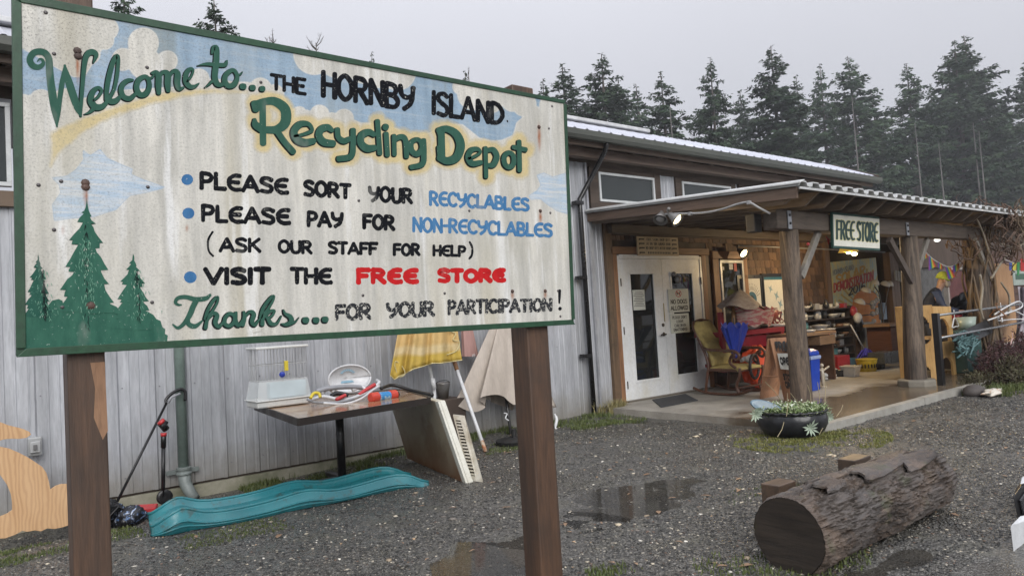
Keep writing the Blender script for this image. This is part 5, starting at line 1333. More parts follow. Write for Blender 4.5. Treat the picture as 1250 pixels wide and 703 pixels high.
# blue and black bundle
bn = thing('folded_stroller', 'crumpled blue and black folded stroller fabric lying beside the left sign post', 'stroller', tuple(W(143, 642, 6.35)))
bf, t = newmat('bundle_cloth'); v = t.coord(); t.col(t.mix(t.mr(t.noise(v, 16, 4, .7, 2.5), .52, .60), (.012, .013, .018), t.mix(t.mr(t.noise(v, 35, 2), .45, .6), (.10, .20, .42), (.45, .5, .6)))); t.rough(.6)
c = W(142, 625, 6.45)
for j in range(6):
    b = MB(); cc_ = c + Vector((R.uniform(-.10, .12), R.uniform(-.08, .08), R.uniform(-.07, .05)))
    def fn(u, v_, cc_=cc_, j=j):
        a = 2 * pi * v_; th = pi * u; r = .085 * (1 + .28 * sin(4 * a + j) * sin(th * 3 + j) + .12 * sin(9 * a + 5 * th))
        return cc_ + Vector((r * 1.2 * sin(th) * cos(a), r * .8 * sin(th) * sin(a), r * .8 * cos(th)))
    b.grid(fn, 14, 21); part('fabric_fold', b, bf if j % 3 else bl, bn, smooth=True)
for j in range(3):
    b = MB(); b.tube([c + Vector((-.16, -.08 + j * .05, -.1)), c + Vector((.0, -.1 + j * .05, .06 - j * .03)), c + Vector((.17, -.05, -.08))], .008, 6); part('frame_tube', b, bl, bn, smooth=True)
# teal ramp track
teal, t = newmat('teal_plastic'); v = t.coord(); a1 = t.noise(v, 5, 4, .6)
k = t.mix(t.mr(a1, .35, .65), (.026, .20, .225), (.020, .15, .175)); k = t.mix(t.mr(t.noise(v, 9, 5, .7), .57, .66, 0, .6), k, (.05, .06, .045)); t.col(k); t.rough(t.mr(a1, .3, .7, .18, .34)); t.bump(t.noise(v, 120, 2), .1, .001)
tk = thing('wavy_ramp_track', 'long wavy teal plastic toy ramp track lying on the gravel below the table', 'toy ramp', (2.2, 5.5, 0))
fb_ = [(181, 650), (196, 655.5), (222, 650), (250, 644), (296, 638), (340, 627), (377, 619.5), (415, 613), (461, 602), (496, 596.5), (528, 593.5)]
ft_ = [(177, 640), (197, 640), (222, 620), (258, 623), (289, 622), (327, 611), (365, 600), (423, 597), (465, 584), (496, 579), (528, 592)]
FB = [G(a, b_, .0) for a, b_ in fb_]
FBc = cr([tuple(p) for p in FB], 6); FTc = cr([(a, b_) for a, b_ in ft_], 6)
nS = len(FBc)
def rim(i):
    p = Vector(FBc[i]); z = W(FTc[i][0], FTc[i][1], p.y + .02).z; return max(.012, z)
zr = [rim(i) for i in range(nS)]
zr = [sum(zr[max(0, i - 2):i + 3]) / len(zr[max(0, i - 2):i + 3]) for i in range(nS)]
lift = [max(0, zr[i] - .155) for i in range(nS)]
base_y = [p[1] for p in FBc]
base_y = [sum(base_y[max(0, i - 5):i + 6]) / len(base_y[max(0, i - 5):i + 6]) for i in range(nS)]
tot_w = .46
def track(u, v_):
    i = u * (nS - 1); j = int(i); f = i - j; j2 = min(j + 1, nS - 1)
    x = FBc[j][0] * (1 - f) + FBc[j2][0] * f; y = base_y[j] * (1 - f) + base_y[j2] * f; z = zr[j] * (1 - f) + zr[j2] * f
    k_ = TRP[int(round(v_ * (len(TRP) - 1)))]
    dz = k_[1]; zz_ = z * k_[2] + dz
    if k_[2] < .2: zz_ = max(.006, z - .15) * (1 if k_[2] == 0 else 1)
    return (x + .30 * k_[0] * .55, y + k_[0] * tot_w / .46 * 1.0, max(.003, zz_))
# profile across: (offset, dz, factor of rim height)
TRP = [(-.02, 0, 0), (-.012, -.06, 1.), (0., -.052, 1.), (.006, -.012, 1), (.018, 0, 1), (.034, 0, 1), (.045, -.012, 1), (.058, -.045, 1), (.075, -.05, 1), (.10, -.055, 1), (.12, -.04, 1), (.135, -.055, 1), (.20, -.06, 1), (.27, -.06, 1), (.335, -.055, 1), (.35, -.04, 1), (.37, -.055, 1), (.40, -.045, 1), (.415, -.012, 1), (.426, 0, 1), (.442, 0, 1), (.455, -.012, 1), (.47, -.06, 1), (.48, 0, 0)]
b = MB(); b.grid(track, 90, len(TRP)); o = part('track', b, teal, tk, smooth=True)
sd_ = o.modifiers.new('thick', 'SOLIDIFY'); sd_.thickness = .004
b = MB()
for off, zf in ((-.026, .40), (-.026, .75)):
    pts_ = []
    for i in range(0, nS, 2):
        p = FBc[i]; lo = max(.006, zr[i] - .15); pts_.append((p[0] + .165 * off, base_y[i] + off + .004, lo + (zr[i] - .05 - lo) * zf))
    b.tube(pts_, .008, 6)
for oy in (.024, .434):
    b.tube([(FBc[i][0] + .165 * oy, base_y[i] + oy, zr[i] + .002) for i in range(0, nS, 2)], .0125, 8)
part('side_rib', b, teal, tk, smooth=True, stuff=True)
e0 = Vector(FBc[0]); b = MB(); z0_ = zr[2]
# table
tb_ = thing('pedestal_table', 'square wood grain cafe table with dark edge on a black pedestal against the metal wall', 'table', (2.88, 6.25, 0))
TZ = .70
c1, c2, c3, c4 = G(363, 512, TZ), G(527, 485.5, TZ), G(487, 474.5, TZ), G(309, 493.5, TZ)
tt, t = newmat('table_laminate'); v = t.coord((.25, 1, 1)); k = t.mix(t.mr(t.noise(v, 14, 4, .6, .4), .35, .65), (.36, .22, .12), (.24, .14, .08)); k = t.mix(t.mr(t.noise(t.coord(), 3, 4, .6), .52, .64, 0, .6), k, (.52, .42, .28)); t.col(k); t.rough(.14)
def tab(a, s): cen = (c1 + c2 + c3 + c4) / 4; return cen + (a - cen) * s
rc = []
for (A, B_2, C_) in ((c4, c1, c2), (c1, c2, c3), (c2, c3, c4), (c3, c4, c1)):
    r_ = .22 if B_2 is c3 else .03
    for k_ in np.linspace(0, 1, 6):
        pa = B_2 + (A - B_2).normalized() * r_; pc = B_2 + (C_ - B_2).normalized() * r_
        rc.append(pa * (1 - k_) ** 2 + B_2 * 2 * k_ * (1 - k_) + pc * k_ * k_)
b = MB(); b.prism([tab(p, .975) for p in rc], (0, 0, -.02)); part('tabletop', b, tt, tb_)
eb = pm('table_edge', (.03, .022, .018), rough=.5, bump=.3)
b = MB(); n = len(rc); b.add([tab(p, 1.0) + Vector((0, 0, d)) for d in (.006, -.05) for p in rc] + [tab(p, .975) + Vector((0, 0, d)) for d in (.006, -.05) for p in rc],
      [(i, (i + 1) % n, n + (i + 1) % n, n + i) for i in range(n)] + [(2 * n + i, 3 * n + i, 3 * n + (i + 1) % n, 2 * n + (i + 1) % n) for i in range(n)] + [(i, 2 * n + i, 2 * n + (i + 1) % n, (i + 1) % n) for i in range(n)] + [(n + i, n + (i + 1) % n, 3 * n + (i + 1) % n, 3 * n + i) for i in range(n)])
part('edge_band', b, eb, tb_)
b = MB(); b.tube([(2.855, 6.28, -.02), (2.855, 6.28, TZ - .03)], .038, 12); part('pedestal', b, bl, tb_, smooth=True)
b = MB(); b.beam((2.55, 6.28, .0), (3.16, 6.28, .0), .07, .04); b.beam((2.855, 5.98, .004), (2.855, 6.58, .004), .07, .04); part('foot', b, bl, tb_, bv=.008)
b = MB(); b.beam((2.4, 6.28, TZ - .045), (3.3, 6.28, TZ - .045), .05, .03); part('bracket', b, bl, tb_)
# hamster cage
clear, t = newmat('clear_plastic'); t.p.inputs['Base Color'].default_value = (.85, .9, .9, 1); t.p.inputs['Alpha'].default_value = .33; t.p.inputs['Roughness'].default_value = .15
whp = pm('white_plastic', (.70, .71, .69), (.62, .62, .58), rough=.4, scale=5, bump=0)
YC = 6.40
cage = thing('pet_cage', 'white wire pet cage with clear plastic base standing on the left of the table', 'cage', tuple(W(345, 492, YC)))
gb0, gb1 = W(314, 491, YC), W(380, 488, YC); gx0, gx1, gz0 = gb0.x, gb1.x, TZ + .006; zt_ = W(345, 425, YC).z; zm_ = W(320, 466, YC).z; dpt = .30
b = MB(); b.box(gx0, gx1, YC, YC + dpt, gz0, gz0 + .055); part('tray', b, whp, cage, bv=.012)
b = MB(); b.box(gx0 - .012, gx1 + .012, YC - .012, YC + dpt + .012, gz0 + .056, gz0 + .068); part('tray_rim', b, whp, cage, bv=.004)
b = MB(); b.hexa([(gx0, YC, gz0 + .07), (gx1, YC, gz0 + .07), (gx1, YC + dpt, gz0 + .07), (gx0, YC + dpt, gz0 + .07), (gx0 + .03, YC + .02, zm_), (gx1 - .02, YC + .02, zm_), (gx1 - .02, YC + dpt - .02, zm_), (gx0 + .03, YC + dpt - .02, zm_)]); b.f = b.f[-4:]; part('clear_wall', b, clear, cage)
b = MB(); b.box(gx0 + .13, gx1 - .03, YC + .03, YC + .13, gz0 + .075, zm_ - .02); part('inner_box', b, pm('ice_blue', (.52, .66, .72), rough=.35), cage, bv=.01)
b = MB()
for i in range(16):
    x = gx0 + .03 + (gx1 - gx0 - .05) * i / 15
    for y in (YC + .02, YC + dpt - .02): b.tube([(x, y, zm_), (x, y, zt_)], .0022, 4, cap=False)
for i in range(8):
    y = YC + .02 + (dpt - .04) * i / 7
    for x in (gx0 + .03, gx1 - .02): b.tube([(x, y, zm_), (x, y, zt_)], .0022, 4, cap=False)
for z in (zm_, (zm_ + zt_) / 2): b.tube([(gx0 + .03, YC + .02, z), (gx1 - .02, YC + .02, z), (gx1 - .02, YC + dpt - .02, z), (gx0 + .03, YC + dpt - .02, z), (gx0 + .03, YC + .02, z)], .003, 4)
part('wires', b, pm('wire_white', (.55, .56, .56), rough=.4, bump=0), cage, stuff=True)
b = MB(); b.box(gx0 + .01, gx1, YC, YC + dpt, zt_, zt_ + .022); part('lid', b, whp, cage, bv=.008)
ye = pm('yellow_plastic', (.75, .60, .05), rough=.4, bump=0); bu = pm('blue_plastic', (.02, .05, .40), rough=.35, bump=0)
p = W(350, 447, YC + .005); b = MB(); b.box(p.x - .02, p.x + .015, YC, YC + .02, p.z - .04, p.z + .05); part('yellow_clip', b, ye, cage, bv=.004)
p = W(344.5, 457, YC + .005); b = MB(); b.ball(tuple(p), .028, 8); part('blue_knob', b, bu, cage)
# pile of white baby gear
YT = 6.15
wm = pm('white_gloss', (.74, .75, .76), rough=.3, bump=0); gm2 = pm('grey_plastic', (.33, .34, .36), rough=.35, bump=0)
dish = thing('oval_tub', 'white oval plastic tub with faint blue print tipped up at the back of the table', 'tub', tuple(W(428, 480, 6.45)))
pc = W(427, 462, 6.42); b = MB()
def fd(u, v_):
    a = 2 * pi * v_; r = u; d = .06 * (1 - (r) ** 2)
    return pc + Vector((.215 * r * cos(a), d * 1.3 + .02 * r * sin(a), .125 * r * sin(a)))
b.grid(fd, 8, 29); o = part('bowl', b, wm, dish, smooth=True); q = o.modifiers.new('t', 'SOLIDIFY'); q.thickness = .008
b = MB(); b.tube([pc + Vector((.218 * cos(a), -.004 + .02 * sin(a), .128 * sin(a))) for a in np.linspace(0, 2 * pi, 30)], .009, 6); part('rim', b, wm, dish, smooth=True)
lb = pm('print_blue', (.30, .52, .66), bump=0)
b = MB()
for i in range(9):
    a0 = pi * (.12 + .76 * i / 9); a1 = a0 + pi * .06
    b.add([pc + Vector((.085 * r * cos(a), .045, .03 + .06 * r * sin(a))) for r, a in ((1, a0), (1, a1), (.7, a1), (.7, a0))], [(0, 1, 2, 3)])
b.add([pc + Vector(p) for p in ((-.06, .058, -.02), (.05, .058, -.02), (.07, .052, -.04), (-.07, .052, -.04))], [(0, 1, 2, 3)]); part('print', b, lb, dish)
pile = thing('baby_gym', 'jumble of white and grey plastic hoops with red straps lying on the table', 'baby gear', tuple(W(420, 490, YT)))
def arc(pts, r, m_, nm):
    b = MB(); b.tube(cr([tuple(W(a, b_, y)) for a, b_, y in pts], 6), r, 8); part(nm, b, m_, pile, smooth=True)
arc([(377, 489, 6.1), (395, 484, 6.15), (420, 488, 6.1), (445, 480, 6.1), (462, 468, 6.15), (460, 464, 6.25)], .016, wm, 'hoop')
arc([(395, 492, 6.0), (420, 493, 6.0), (440, 487, 6.0), (455, 476, 6.05), (463, 471, 6.1)], .011, wm, 'hoop'); arc([(386, 478, 6.2), (400, 474, 6.2), (425, 472, 6.2), (444, 473, 6.2)], .022, gm2, 'bar')
arc([(375, 487, 6.1), (385, 491, 6.05), (410, 491, 6.03), (432, 487, 6.03)], .012, gm2, 'bar'); arc([(438, 482, 6.1), (448, 475, 6.1), (458, 469, 6.1)], .018, red, 'strap'); arc([(410, 488, 6.08), (422, 482, 6.08)], .017, red, 'strap')
arc([(392, 480, 6.2), (400, 474, 6.25), (408, 478, 6.2)], .018, wm, 'knob'); arc([(404, 483, 6.15), (412, 480, 6.15), (425, 482, 6.12)], .02, bl, 'seat_pad')
arc([(430, 476, 6.2), (441, 472, 6.2), (449, 478, 6.15)], .017, wm, 'hoop')
arc([(379, 486, 6.02), (383, 480, 6.04), (389, 480, 6.04), (391, 485, 6.02)], .014, ye, 'yellow_ring')
roll = thing('toy_roll', 'red ended blue printed toy roller lying on the right of the table', 'toy', tuple(W(467, 490, 5.95)))
pa, pb_ = W(452, 485.5, 5.9), W(483, 481.5, 5.98); d = (pb_ - pa)
b = MB(); b.tube([pa + d * .30, pa + d * .72], .040, 16); rb = pm('roll_blue', (.03, .24, .55), (.45, .6, .7), scale=18, contrast=(.5, .56), rough=.35); part('middle', b, rb, roll, smooth=False)
for f0, f1 in ((0, .29), (.73, 1)): b = MB(); b.tube([pa + d * f0, pa + d * (f0 + .03), pa + d * (f1 - .02), pa + d * f1], [.034, .046, .046, .034], 16); part('end_cap', b, pm('red_orange', (.68, .07, .04), rough=.35, bump=0), roll)
b = MB(); b.tube([pb_, pb_ + d * .08], [.04, .03], 12); part('tip', b, bl, roll)
b = MB(); b.tube(cr([tuple(W(465, 474, 6.3)), tuple(W(480, 470, 6.4)), tuple(W(505, 477, 6.25)), tuple(W(528, 482, 5.95))], 8), .017, 8); solo('black_hose', b, bl, 'black rubber strip curving along the back right edge of the table', 'hose', smooth=True)
# freezer door and louvred panel
fz = thing('fridge_door', 'white rimmed appliance door with rust stained brown inner face leaning on the table end', 'fridge door', tuple(G(560, 588)))
B0, B1 = G(565, 589), G(476, 553); T0, T1 = None, None
B1 = G(487, 555); 
T0 = W(531, 489.5, 5.55); B1 = B0 + (B1 - B0) * .84; T1 = T0 + (B1 - B0)
fi, t = newmat('door_inner'); v = t.coord(); sx = t.n('ShaderNodeSeparateXYZ'); t.l(v, sx.inputs[0])
f_ = t.mr(t.math('ADD', sx.outputs[2], t.math('MULTIPLY', t.noise(v, 4, 4, .6), .5)), .22, .55)
k = t.mix(f_, (.17, .075, .03), (.31, .26, .18)); k = t.mix(t.mr(t.noise(v, 2.2, 4, .6), .5, .62, 0, .6), k, (.13, .065, .03)); t.col(k); t.rough(.4)
nrm = (B1 - B0).cross(T0 - B0).normalized()
if nrm.x > 0: nrm = -nrm
th_ = -nrm * .07
b = MB(); b.hexa([B1, B0, B0 + th_ * .3, B1 + th_ * .3, T1, T0, T0 + th_ * .3, T1 + th_ * .3]); part('inner_face', b, fi, fz, bv=.004)
off = th_ * .3; ex = (B0 - B1).normalized() * .07
b = MB(); b.hexa([B1 + off, B0 + ex + off, B0 + ex + th_, B1 + th_, T1 + off, T0 + ex + off, T0 + ex + th_, T1 + th_]); part('shell', b, pm('enamel_white', (.72, .71, .62), (.6, .58, .48), rough=.3, scale=4), fz, bv=.008)
b = MB(); b.hexa([B0 + nrm * .004, B0 + ex, B0 + ex + off * .97, B0 + off * .97, T0 + nrm * .004, T0 + ex, T0 + ex + off * .97, T0 + off * .97]); part('rim', b, MATS['enamel_white'], fz, bv=.003)
lv = thing('louvre_panel', 'cream louvred vent panel leaning beside the white edged fridge door', 'panel', tuple(G(580, 588)))
q0, q1 = G(573, 586), G(589.5, 588.5); r0, r1 = W(553, 507, 5.60), W(567, 508.5, 5.62)
cm_ = pm('cream_metal', (.66, .63, .54), (.5, .46, .36), rough=.4, scale=8, dirt=(.25, .2, .13))
up_ = (r1 - q1); bk_ = Vector((.05, .07, 0))
def lp(u, v_, d=0.): return q0.lerp(q1, u) * (1 - v_) + r0.lerp(r1, u) * v_ + bk_ * d
def lpb(u0, u1, v0, v1, d0, d1, nm, m_=cm_):
    b = MB(); b.hexa([lp(u0, v0, d0), lp(u1, v0, d0), lp(u1, v0, d1), lp(u0, v0, d1), lp(u0, v1, d0), lp(u1, v1, d0), lp(u1, v1, d1), lp(u0, v1, d1)]); part(nm, b, m_, lv)
lpb(0, .12, 0, 1, 0, 1, 'frame_side'); lpb(.55, 1, 0, 1, 0, 1, 'frame_side'); lpb(.121, .549, 0, .07, 0, 1, 'frame_end'); lpb(.121, .549, .93, 1, 0, 1, 'frame_end'); lpb(.121, .549, .071, .929, .8, .95, 'back', pm('vent_dark', (.05, .045, .04), bump=0))
for i in range(17): lpb(.13, .54, .085 + i * .05, .105 + i * .05, .05, .7, 'slat')
# garden umbrellas and poles
canv = lambda nm, c, c2, st=(1, 1, .1): pm(nm, c, c2, rough=.8, scale=5, stretch=st, contrast=(.4, .6), bump=.2)
yu = thing('yellow_umbrella', 'collapsed yellow and tan striped garden umbrella draped on a white pole', 'umbrella', tuple(W(530, 500, 6.85)))
ym, t = newmat('yellow_canvas'); v = t.coord(); sx = t.n('ShaderNodeSeparateXYZ'); t.l(v, sx.inputs[0])
hgt_ = t.math('ADD', sx.outputs[2], t.math('MULTIPLY', t.noise(v, 3, 3, .5), .10)); k = t.mix(t.mr(hgt_, .66, .70), (.50, .35, .06), (.58, .46, .25)); k = t.mix(t.mr(hgt_, .75, .79), k, (.56, .38, .15)); k = t.mix(t.mr(t.noise(v, 5, 4, .7), .5, .7, 0, .5), k, (.32, .22, .06)); t.col(k); t.rough(.75)
y_ = 6.85; bz = W(530, 480, y_).z - .0
def fy(u, v_):          # u across, v down the cloth
    px = 476 + 88 * u; yb = [462, 452, 444, 448, 440, 434, 441, 437, 441][min(8, int(u * 8.99))]
    prof = [(0, 458), (.06, 463), (.12, 459), (.2, 456), (.32, 450), (.45, 447), (.58, 443), (.7, 443), (.85, 441), (1, 439)]
    for (a, ya), (b2, yb2) in zip(prof[:-1], prof[1:]):
        if a <= u <= b2: yb = ya + (yb2 - ya) * (u - a) / (b2 - a)
    py = 330 + (yb - 330) * v_; ff = .04 * sin(u * 19 + 1.5 * v_) + .025 * sin(u * 41 + 3 * v_)
    sh = (1 - v_) * .45; px = px + (528 - px) * sh
    return W(px, py, y_ - .10 - .1 * sin(pi * u) - ff * v_)
b = MB(); b.grid(fy, 60, 24); o = part('canopy_cloth', b, ym, yu, smooth=True); q = o.modifiers.new('t', 'SOLIDIFY'); q.thickness = .004
piping = pm('piping_cream', (.66, .58, .30), bump=0)
b = MB(); b.tube([fy(i / 60, 1) + Vector((0, -.006, -.002)) for i in range(61)], .006, 6); part('piping', b, piping, yu, smooth=True)
b = MB(); b.tube(cr([tuple(W(480, 463, 6.74)), tuple(W(494, 457, 6.72)), tuple(W(490, 446, 6.72)), tuple(W(483, 441, 6.72)), tuple(W(482, 447, 6.72)), tuple(W(486, 459, 6.72))], 6), .006, 6); b.tube(cr([tuple(W(545, 433, 6.72)), tuple(W(557, 428, 6.7)), tuple(W(561, 417, 6.7)), tuple(W(553, 415, 6.7)), tuple(W(556, 407, 6.7)), tuple(W(547, 404, 6.7))], 6), .006, 6); part('folded_piping', b, piping, yu, smooth=True, stuff=True)
b = MB(); b.tube([W(522, 436, 6.85), W(529.5, 472, 6.85)], .020, 10); b.tube([W(528, 462, 6.84), W(530, 474, 6.84)], .026, 8); part('pole', b, wm, yu, smooth=True)
b = MB(); b.tube([W(530, 474, 6.88), W(534, 560, 6.95)], .018, 8); part('lower_pole', b, wm, yu, smooth=True)
wp_ = thing('white_pole', 'white painted wooden pole with rusty foot leaning beside the yellow umbrella', 'pole', tuple(W(592, 549, 6.35)))
pA, pB = W(556, 446, 6.85), W(592, 549, 6.25); b = MB(); b.tube([pA, pB], .020, 10); part('shaft', b, wm, wp_, smooth=True)
b = MB(); b.tube([W(554, 440, 6.87), pA + (pB - pA) * .06], [.026, .023], 10); part('wood_grip', b, pm('grip_brown', (.32, .16, .07), rough=.5, bump=0), wp_, smooth=True)
b = MB(); b.tube([pA + (pB - pA) * .9, pA + (pB - pA) * 1.02], .0215, 10); part('rusty_end', b, pm('rust_patch', (.50, .40, .30), (.35, .12, .04), scale=14, contrast=(.45, .55), bump=0), wp_, smooth=True)
pk = thing('pink_umbrella', 'faded pink folded umbrella cloth hanging just right of the yellow umbrella', 'umbrella', tuple(W(575, 435, 6.95)))
def fp(u, v_):
    a = 2 * pi * u; px = 568 + (v_) * 6 + (5 + 4 * v_) * cos(a) * (1 + .2 * sin(5 * a)); py = 385 + 50 * v_ ; return W(px, py, 6.98 + .04 * sin(a))
b = MB(); b.grid(fp, 30, 10); part('cloth', b, canv('pink_canvas', (.46, .27, .24), (.34, .20, .18)), pk, smooth=True)
b = MB(); b.lathe([(.045, -.02), (.05, 0), (.02, .02)], tuple(W(576, 433, 6.98)), 10); part('tip', b, clear, pk)
bu_ = thing('beige_umbrella', 'large closed beige patio umbrella standing against the metal wall behind the right sign post', 'umbrella', tuple(W(620, 540, 6.7)))
def fbg(u, v_):
    a = 2 * pi * u; cxp = 617 - 3 * v_; wd = 4 + 44 * v_ ** .85; py = 372 + (126 - 12 * abs(sin(a * 2.5)) * v_) * v_
    fold = 1 + .30 * sin(7 * a + .6) * v_ ** .5 + .08 * sin(13 * a)
    return W(cxp + wd * cos(a) * fold, py + (6 * sin(a * 3) * v_), 6.82 - .17 * v_ * sin(a) * fold)
b = MB(); b.grid(fbg, 90, 22); part('canopy_cloth', b, canv('beige_canvas', (.50, .44, .38), (.40, .35, .30), (1, 1, .3)), bu_, smooth=True)
b = MB(); b.tube([W(617, 480, 6.82), W(625, 540, 6.82)], .018, 8); part('pole', b, pm('pole_grey', (.10, .10, .10), rough=.4, metal=.5, bump=0), bu_, smooth=True)
b = MB(); b.tube(cr([tuple(W(615, 504, 6.78)), tuple(W(619, 505, 6.75)), tuple(W(617, 510, 6.73)), tuple(W(621, 513, 6.72))], 4), .008, 6); part('crank', b, wm, bu_, smooth=True)
b = MB(); b.lathe([(.20, 0), (.21, .04), (.12, .06), (.03, .07), (.03, .16)], tuple(G(628, 541)), 16); part('base', b, pm('base_black', (.02, .02, .02), rough=.5), bu_)
pail = thing('metal_pail', 'galvanised metal pail with wire handle standing on a crate behind the fridge door', 'bucket', tuple(W(541, 486, 6.9)))
b = MB(); p = W(541, 486, 6.9); b.lathe([(.06, 0), (.085, .17), (.09, .175), (.088, .165), (.06, .01)], tuple(p), 16); part('pail_body', b, pm('galv', (.30, .30, .30), (.16, .13, .10), rough=.35, metal=.6), pail, smooth=True)
b = MB(); b.tube([p + Vector((.088 * cos(a), -.01, .17 + .03 * sin(a))) for a in np.linspace(0, pi, 12)], .004, 5); part('handle', b, bl, pail, smooth=True)
b = MB(); b.box(p.x - .2, p.x + .2, 6.75, 7.1, -.05, p.z - .002); solo('dark_crate', b, bm_dark, 'dark wooden crate hidden behind the fridge door and holding the pail', 'crate', bv=.01)
b = MB(); b.tube(cr([tuple(W(677, 505, 6.75)), tuple(W(679.5, 512, 6.72)), tuple(W(678, 522, 6.7)), tuple(W(683, 524.5, 6.65))], 6), [.012] * 3 + [.02] * 8 + [.012] * 8, 8); solo('white_plastic_bracket', b, wm, 'small curved white plastic piece standing behind the right sign post', 'bracket', smooth=True)
b = MB(); b.tube(cr([tuple(W(638, 534, 6.5)), tuple(W(643, 531, 6.5)), tuple(W(640, 537, 6.45)), tuple(W(646, 534, 6.45))], 4), .008, 6); solo('white_plastic_scrap', b, wm, 'bent white plastic scrap on the gravel left of the right sign post', 'scrap', smooth=True)

# ------------------------------------------------------------------ the big log with two chocks
lg = thing('bark_log', 'large dark wet log with peeling bark lying on the gravel in front', 'log', (4.3, 2.26, 0))
LX0, LX1, LY, LR = 3.33, 4.97, 2.08, .19
bark, t = newmat('log_bark'); v = t.coord((.35, 1, 1)); n1 = t.noise(v, 5, 7, .75, .8); n2 = t.noise(v, 30, 5, .75); pl_ = t.noise(t.coord((.8, 1.6, 1.6)), 3.2, 3, .5)
k = t.mix(t.mr(n1, .36, .64), (.012, .009, .007), (.125, .092, .070)); k = t.mix(t.mr(pl_, .48, .56, 0, .65), k, t.mix(t.mr(n2, .35, .65), (.115, .105, .098), (.032, .028, .027))); k = t.mix(t.mr(n2, .55, .75, 0, .7), k, (.24, .18, .14)); k = t.mix(t.mr(t.noise(t.coord(), 5, 3), .60, .70, 0, .4), k, (.05, .07, .02))
t.col(k); t.rough(t.mr(n1, .3, .7, .30, .6)); t.bump(t.math('ADD', n1, t.math('MULTIPLY', n2, .7)), 1.0, .02)
from mathutils import noise as mn
def lgf(u, v_):
    a = 2 * pi * v_; x = LX0 + (LX1 - LX0) * u
    r = LR * (1 - .07 * u)
    p = Vector((x * 1.6, cos(a) * .9, sin(a) * .9))
    plate = mn.noise(Vector((x * 2.2, cos(a) * 2.0, sin(a) * 2.0))); ridg = abs(mn.noise(Vector((x * 3.5, cos(a) * 7, sin(a) * 7)))); fine = mn.noise(Vector((x * 11, cos(a) * 20, sin(a) * 20)))
    r += .010 * (1 if plate > .05 else (plate + .15) / .2 if plate > -.15 else 0) + .010 * ridg + .008 * fine + (.004 - .020 * max(0., 1 - (lambda q: q[1] - q[0])(mn.voronoi(Vector((x * 4.5 + .6 * fine, cos(a) * 1.9 + .2 * plate, sin(a) * 1.9)))[0]) * 5.5)) + .010 * mn.noise(Vector((x * 5, cos(a) * 34, sin(a) * 34))) + .008 * sin(2 * a + .7)
    if u < .04: r = r + (LR * 1.02 - r) * (1 - u / .04) * .85
    if u > .93: r *= 1 - (u - .93) * .8
    jx = .03 * mn.noise(Vector((0, cos(a) * 3, sin(a) * 3))) if u > .98 else (.006 * mn.noise(Vector((0, cos(a) * 9, sin(a) * 9))) if u < .01 else 0)
    return (x + jx, LY + r * cos(a), LR + .0 + r * sin(a) - .012)
b = MB(); b.grid(lgf, 230, 191); part('bark', b, bark, lg, smooth=False)
endm, t = newmat('cut_end'); v = t.coord(); g_ = t.n('ShaderNodeTexGradient'); n1 = t.noise(t.coord((1, .25, 3)), 14, 5, .7, .5)
k = t.mix(t.mr(n1, .35, .65), (.018, .014, .011), (.04, .030, .022)); sx = t.n('ShaderNodeSeparateXYZ'); t.l(v, sx.inputs[0])
k = t.mix(t.mr(t.math('ADD', sx.outputs[1], t.math('MULTIPLY', t.noise(v, 9, 3), .15)), .08, .16, 0, .8), k, (.04, .042, .012)); t.col(k); t.rough(.5); t.bump(n1, .4, .005)
b = MB(); n = 64; vs = [(LX0 + .012, LY, LR - .01)]
for ring in (.33, .66, 1.0):
    for i in range(n):
        a = 2 * pi * i / n; p = lgf(0, i / n); rr_ = ring * .985
        vs.append((LX0 + .012 * (1 - ring) , LY + (p[1] - LY) * rr_, LR - .012 + (p[2] - LR + .012) * rr_))
fs = [(0, 1 + (i + 1) % n, 1 + i) for i in range(n)] + [(1 + r_ * n + i, 1 + r_ * n + (i + 1) % n, 1 + (r_ + 1) * n + (i + 1) % n, 1 + (r_ + 1) * n + i) for r_ in range(2) for i in range(n)]
b.add(vs, fs); part('cut_end', b, endm, lg, smooth=True)
b = MB(); b.add([(LX1 - .01, LY, LR)] + [lgf(1, i / n) for i in range(n)], [(0, 1 + (i + 1) % n, 1 + i) for i in range(n)]); part('cut_end', b, endm, lg)
for (x, a0, L, wd) in ((3.70, 1.35, .34, .10), (4.0, 1.75, .5, .12), (4.4, 1.3, .36, .14), (4.05, 1.05, .26, .08), (4.45, 2.0, .45, .10), (4.6, .95, .25, .09), (3.6, 1.8, .2, .08), (3.95, .75, .3, .07)):
    b = MB()      # lifted plates of bark
    def fl(u, v_, x=x, a0=a0, L=L, wd=wd):
        a = a0 + (v_ - .5) * wd / LR * (1 - .35 * sin(3 * u + x)); r = LR * (1 - .07 * (x + L * u - LX0) / 1.9) + .013 + .003 * sin(pi * u) + .008 * mn.noise(Vector((u * 9 + x, v_ * 12, 1))) + .006 * mn.noise(Vector((u * 6 + x * 9, v_ * 4, 0)))
        return (x + L * u + .02 * sin(7 * v_ + x), LY + r * cos(a), LR - .012 + r * sin(a))
    b.grid(fl, 24, 9); o = part('bark_plate', b, bark, lg); q = o.modifiers.new('t', 'SOLIDIFY'); q.thickness = .013; q.offset = -1
ck = wood('chock_wood', (.10, .066, .044), (.055, .038, .027), (.3, 1, 1), .45, 6, rnd=.15)
for (pa_, pb2, lb_) in (((949, 586), (975, 601), 'short wet timber block behind the near end of the log'), ((1042, 556), (1066, 569), 'short wet timber block behind the middle of the log')):
    y_k = 2.40; p, q = W(*pa_, y_k), W(*pb2, y_k); b = MB(); b.box(p.x + .01, q.x - .02, y_k, y_k + .12, .0, p.z - .035); solo('timber_block', b, ck, lb_, 'timber block', 'timber blocks behind the log', bv=.006)
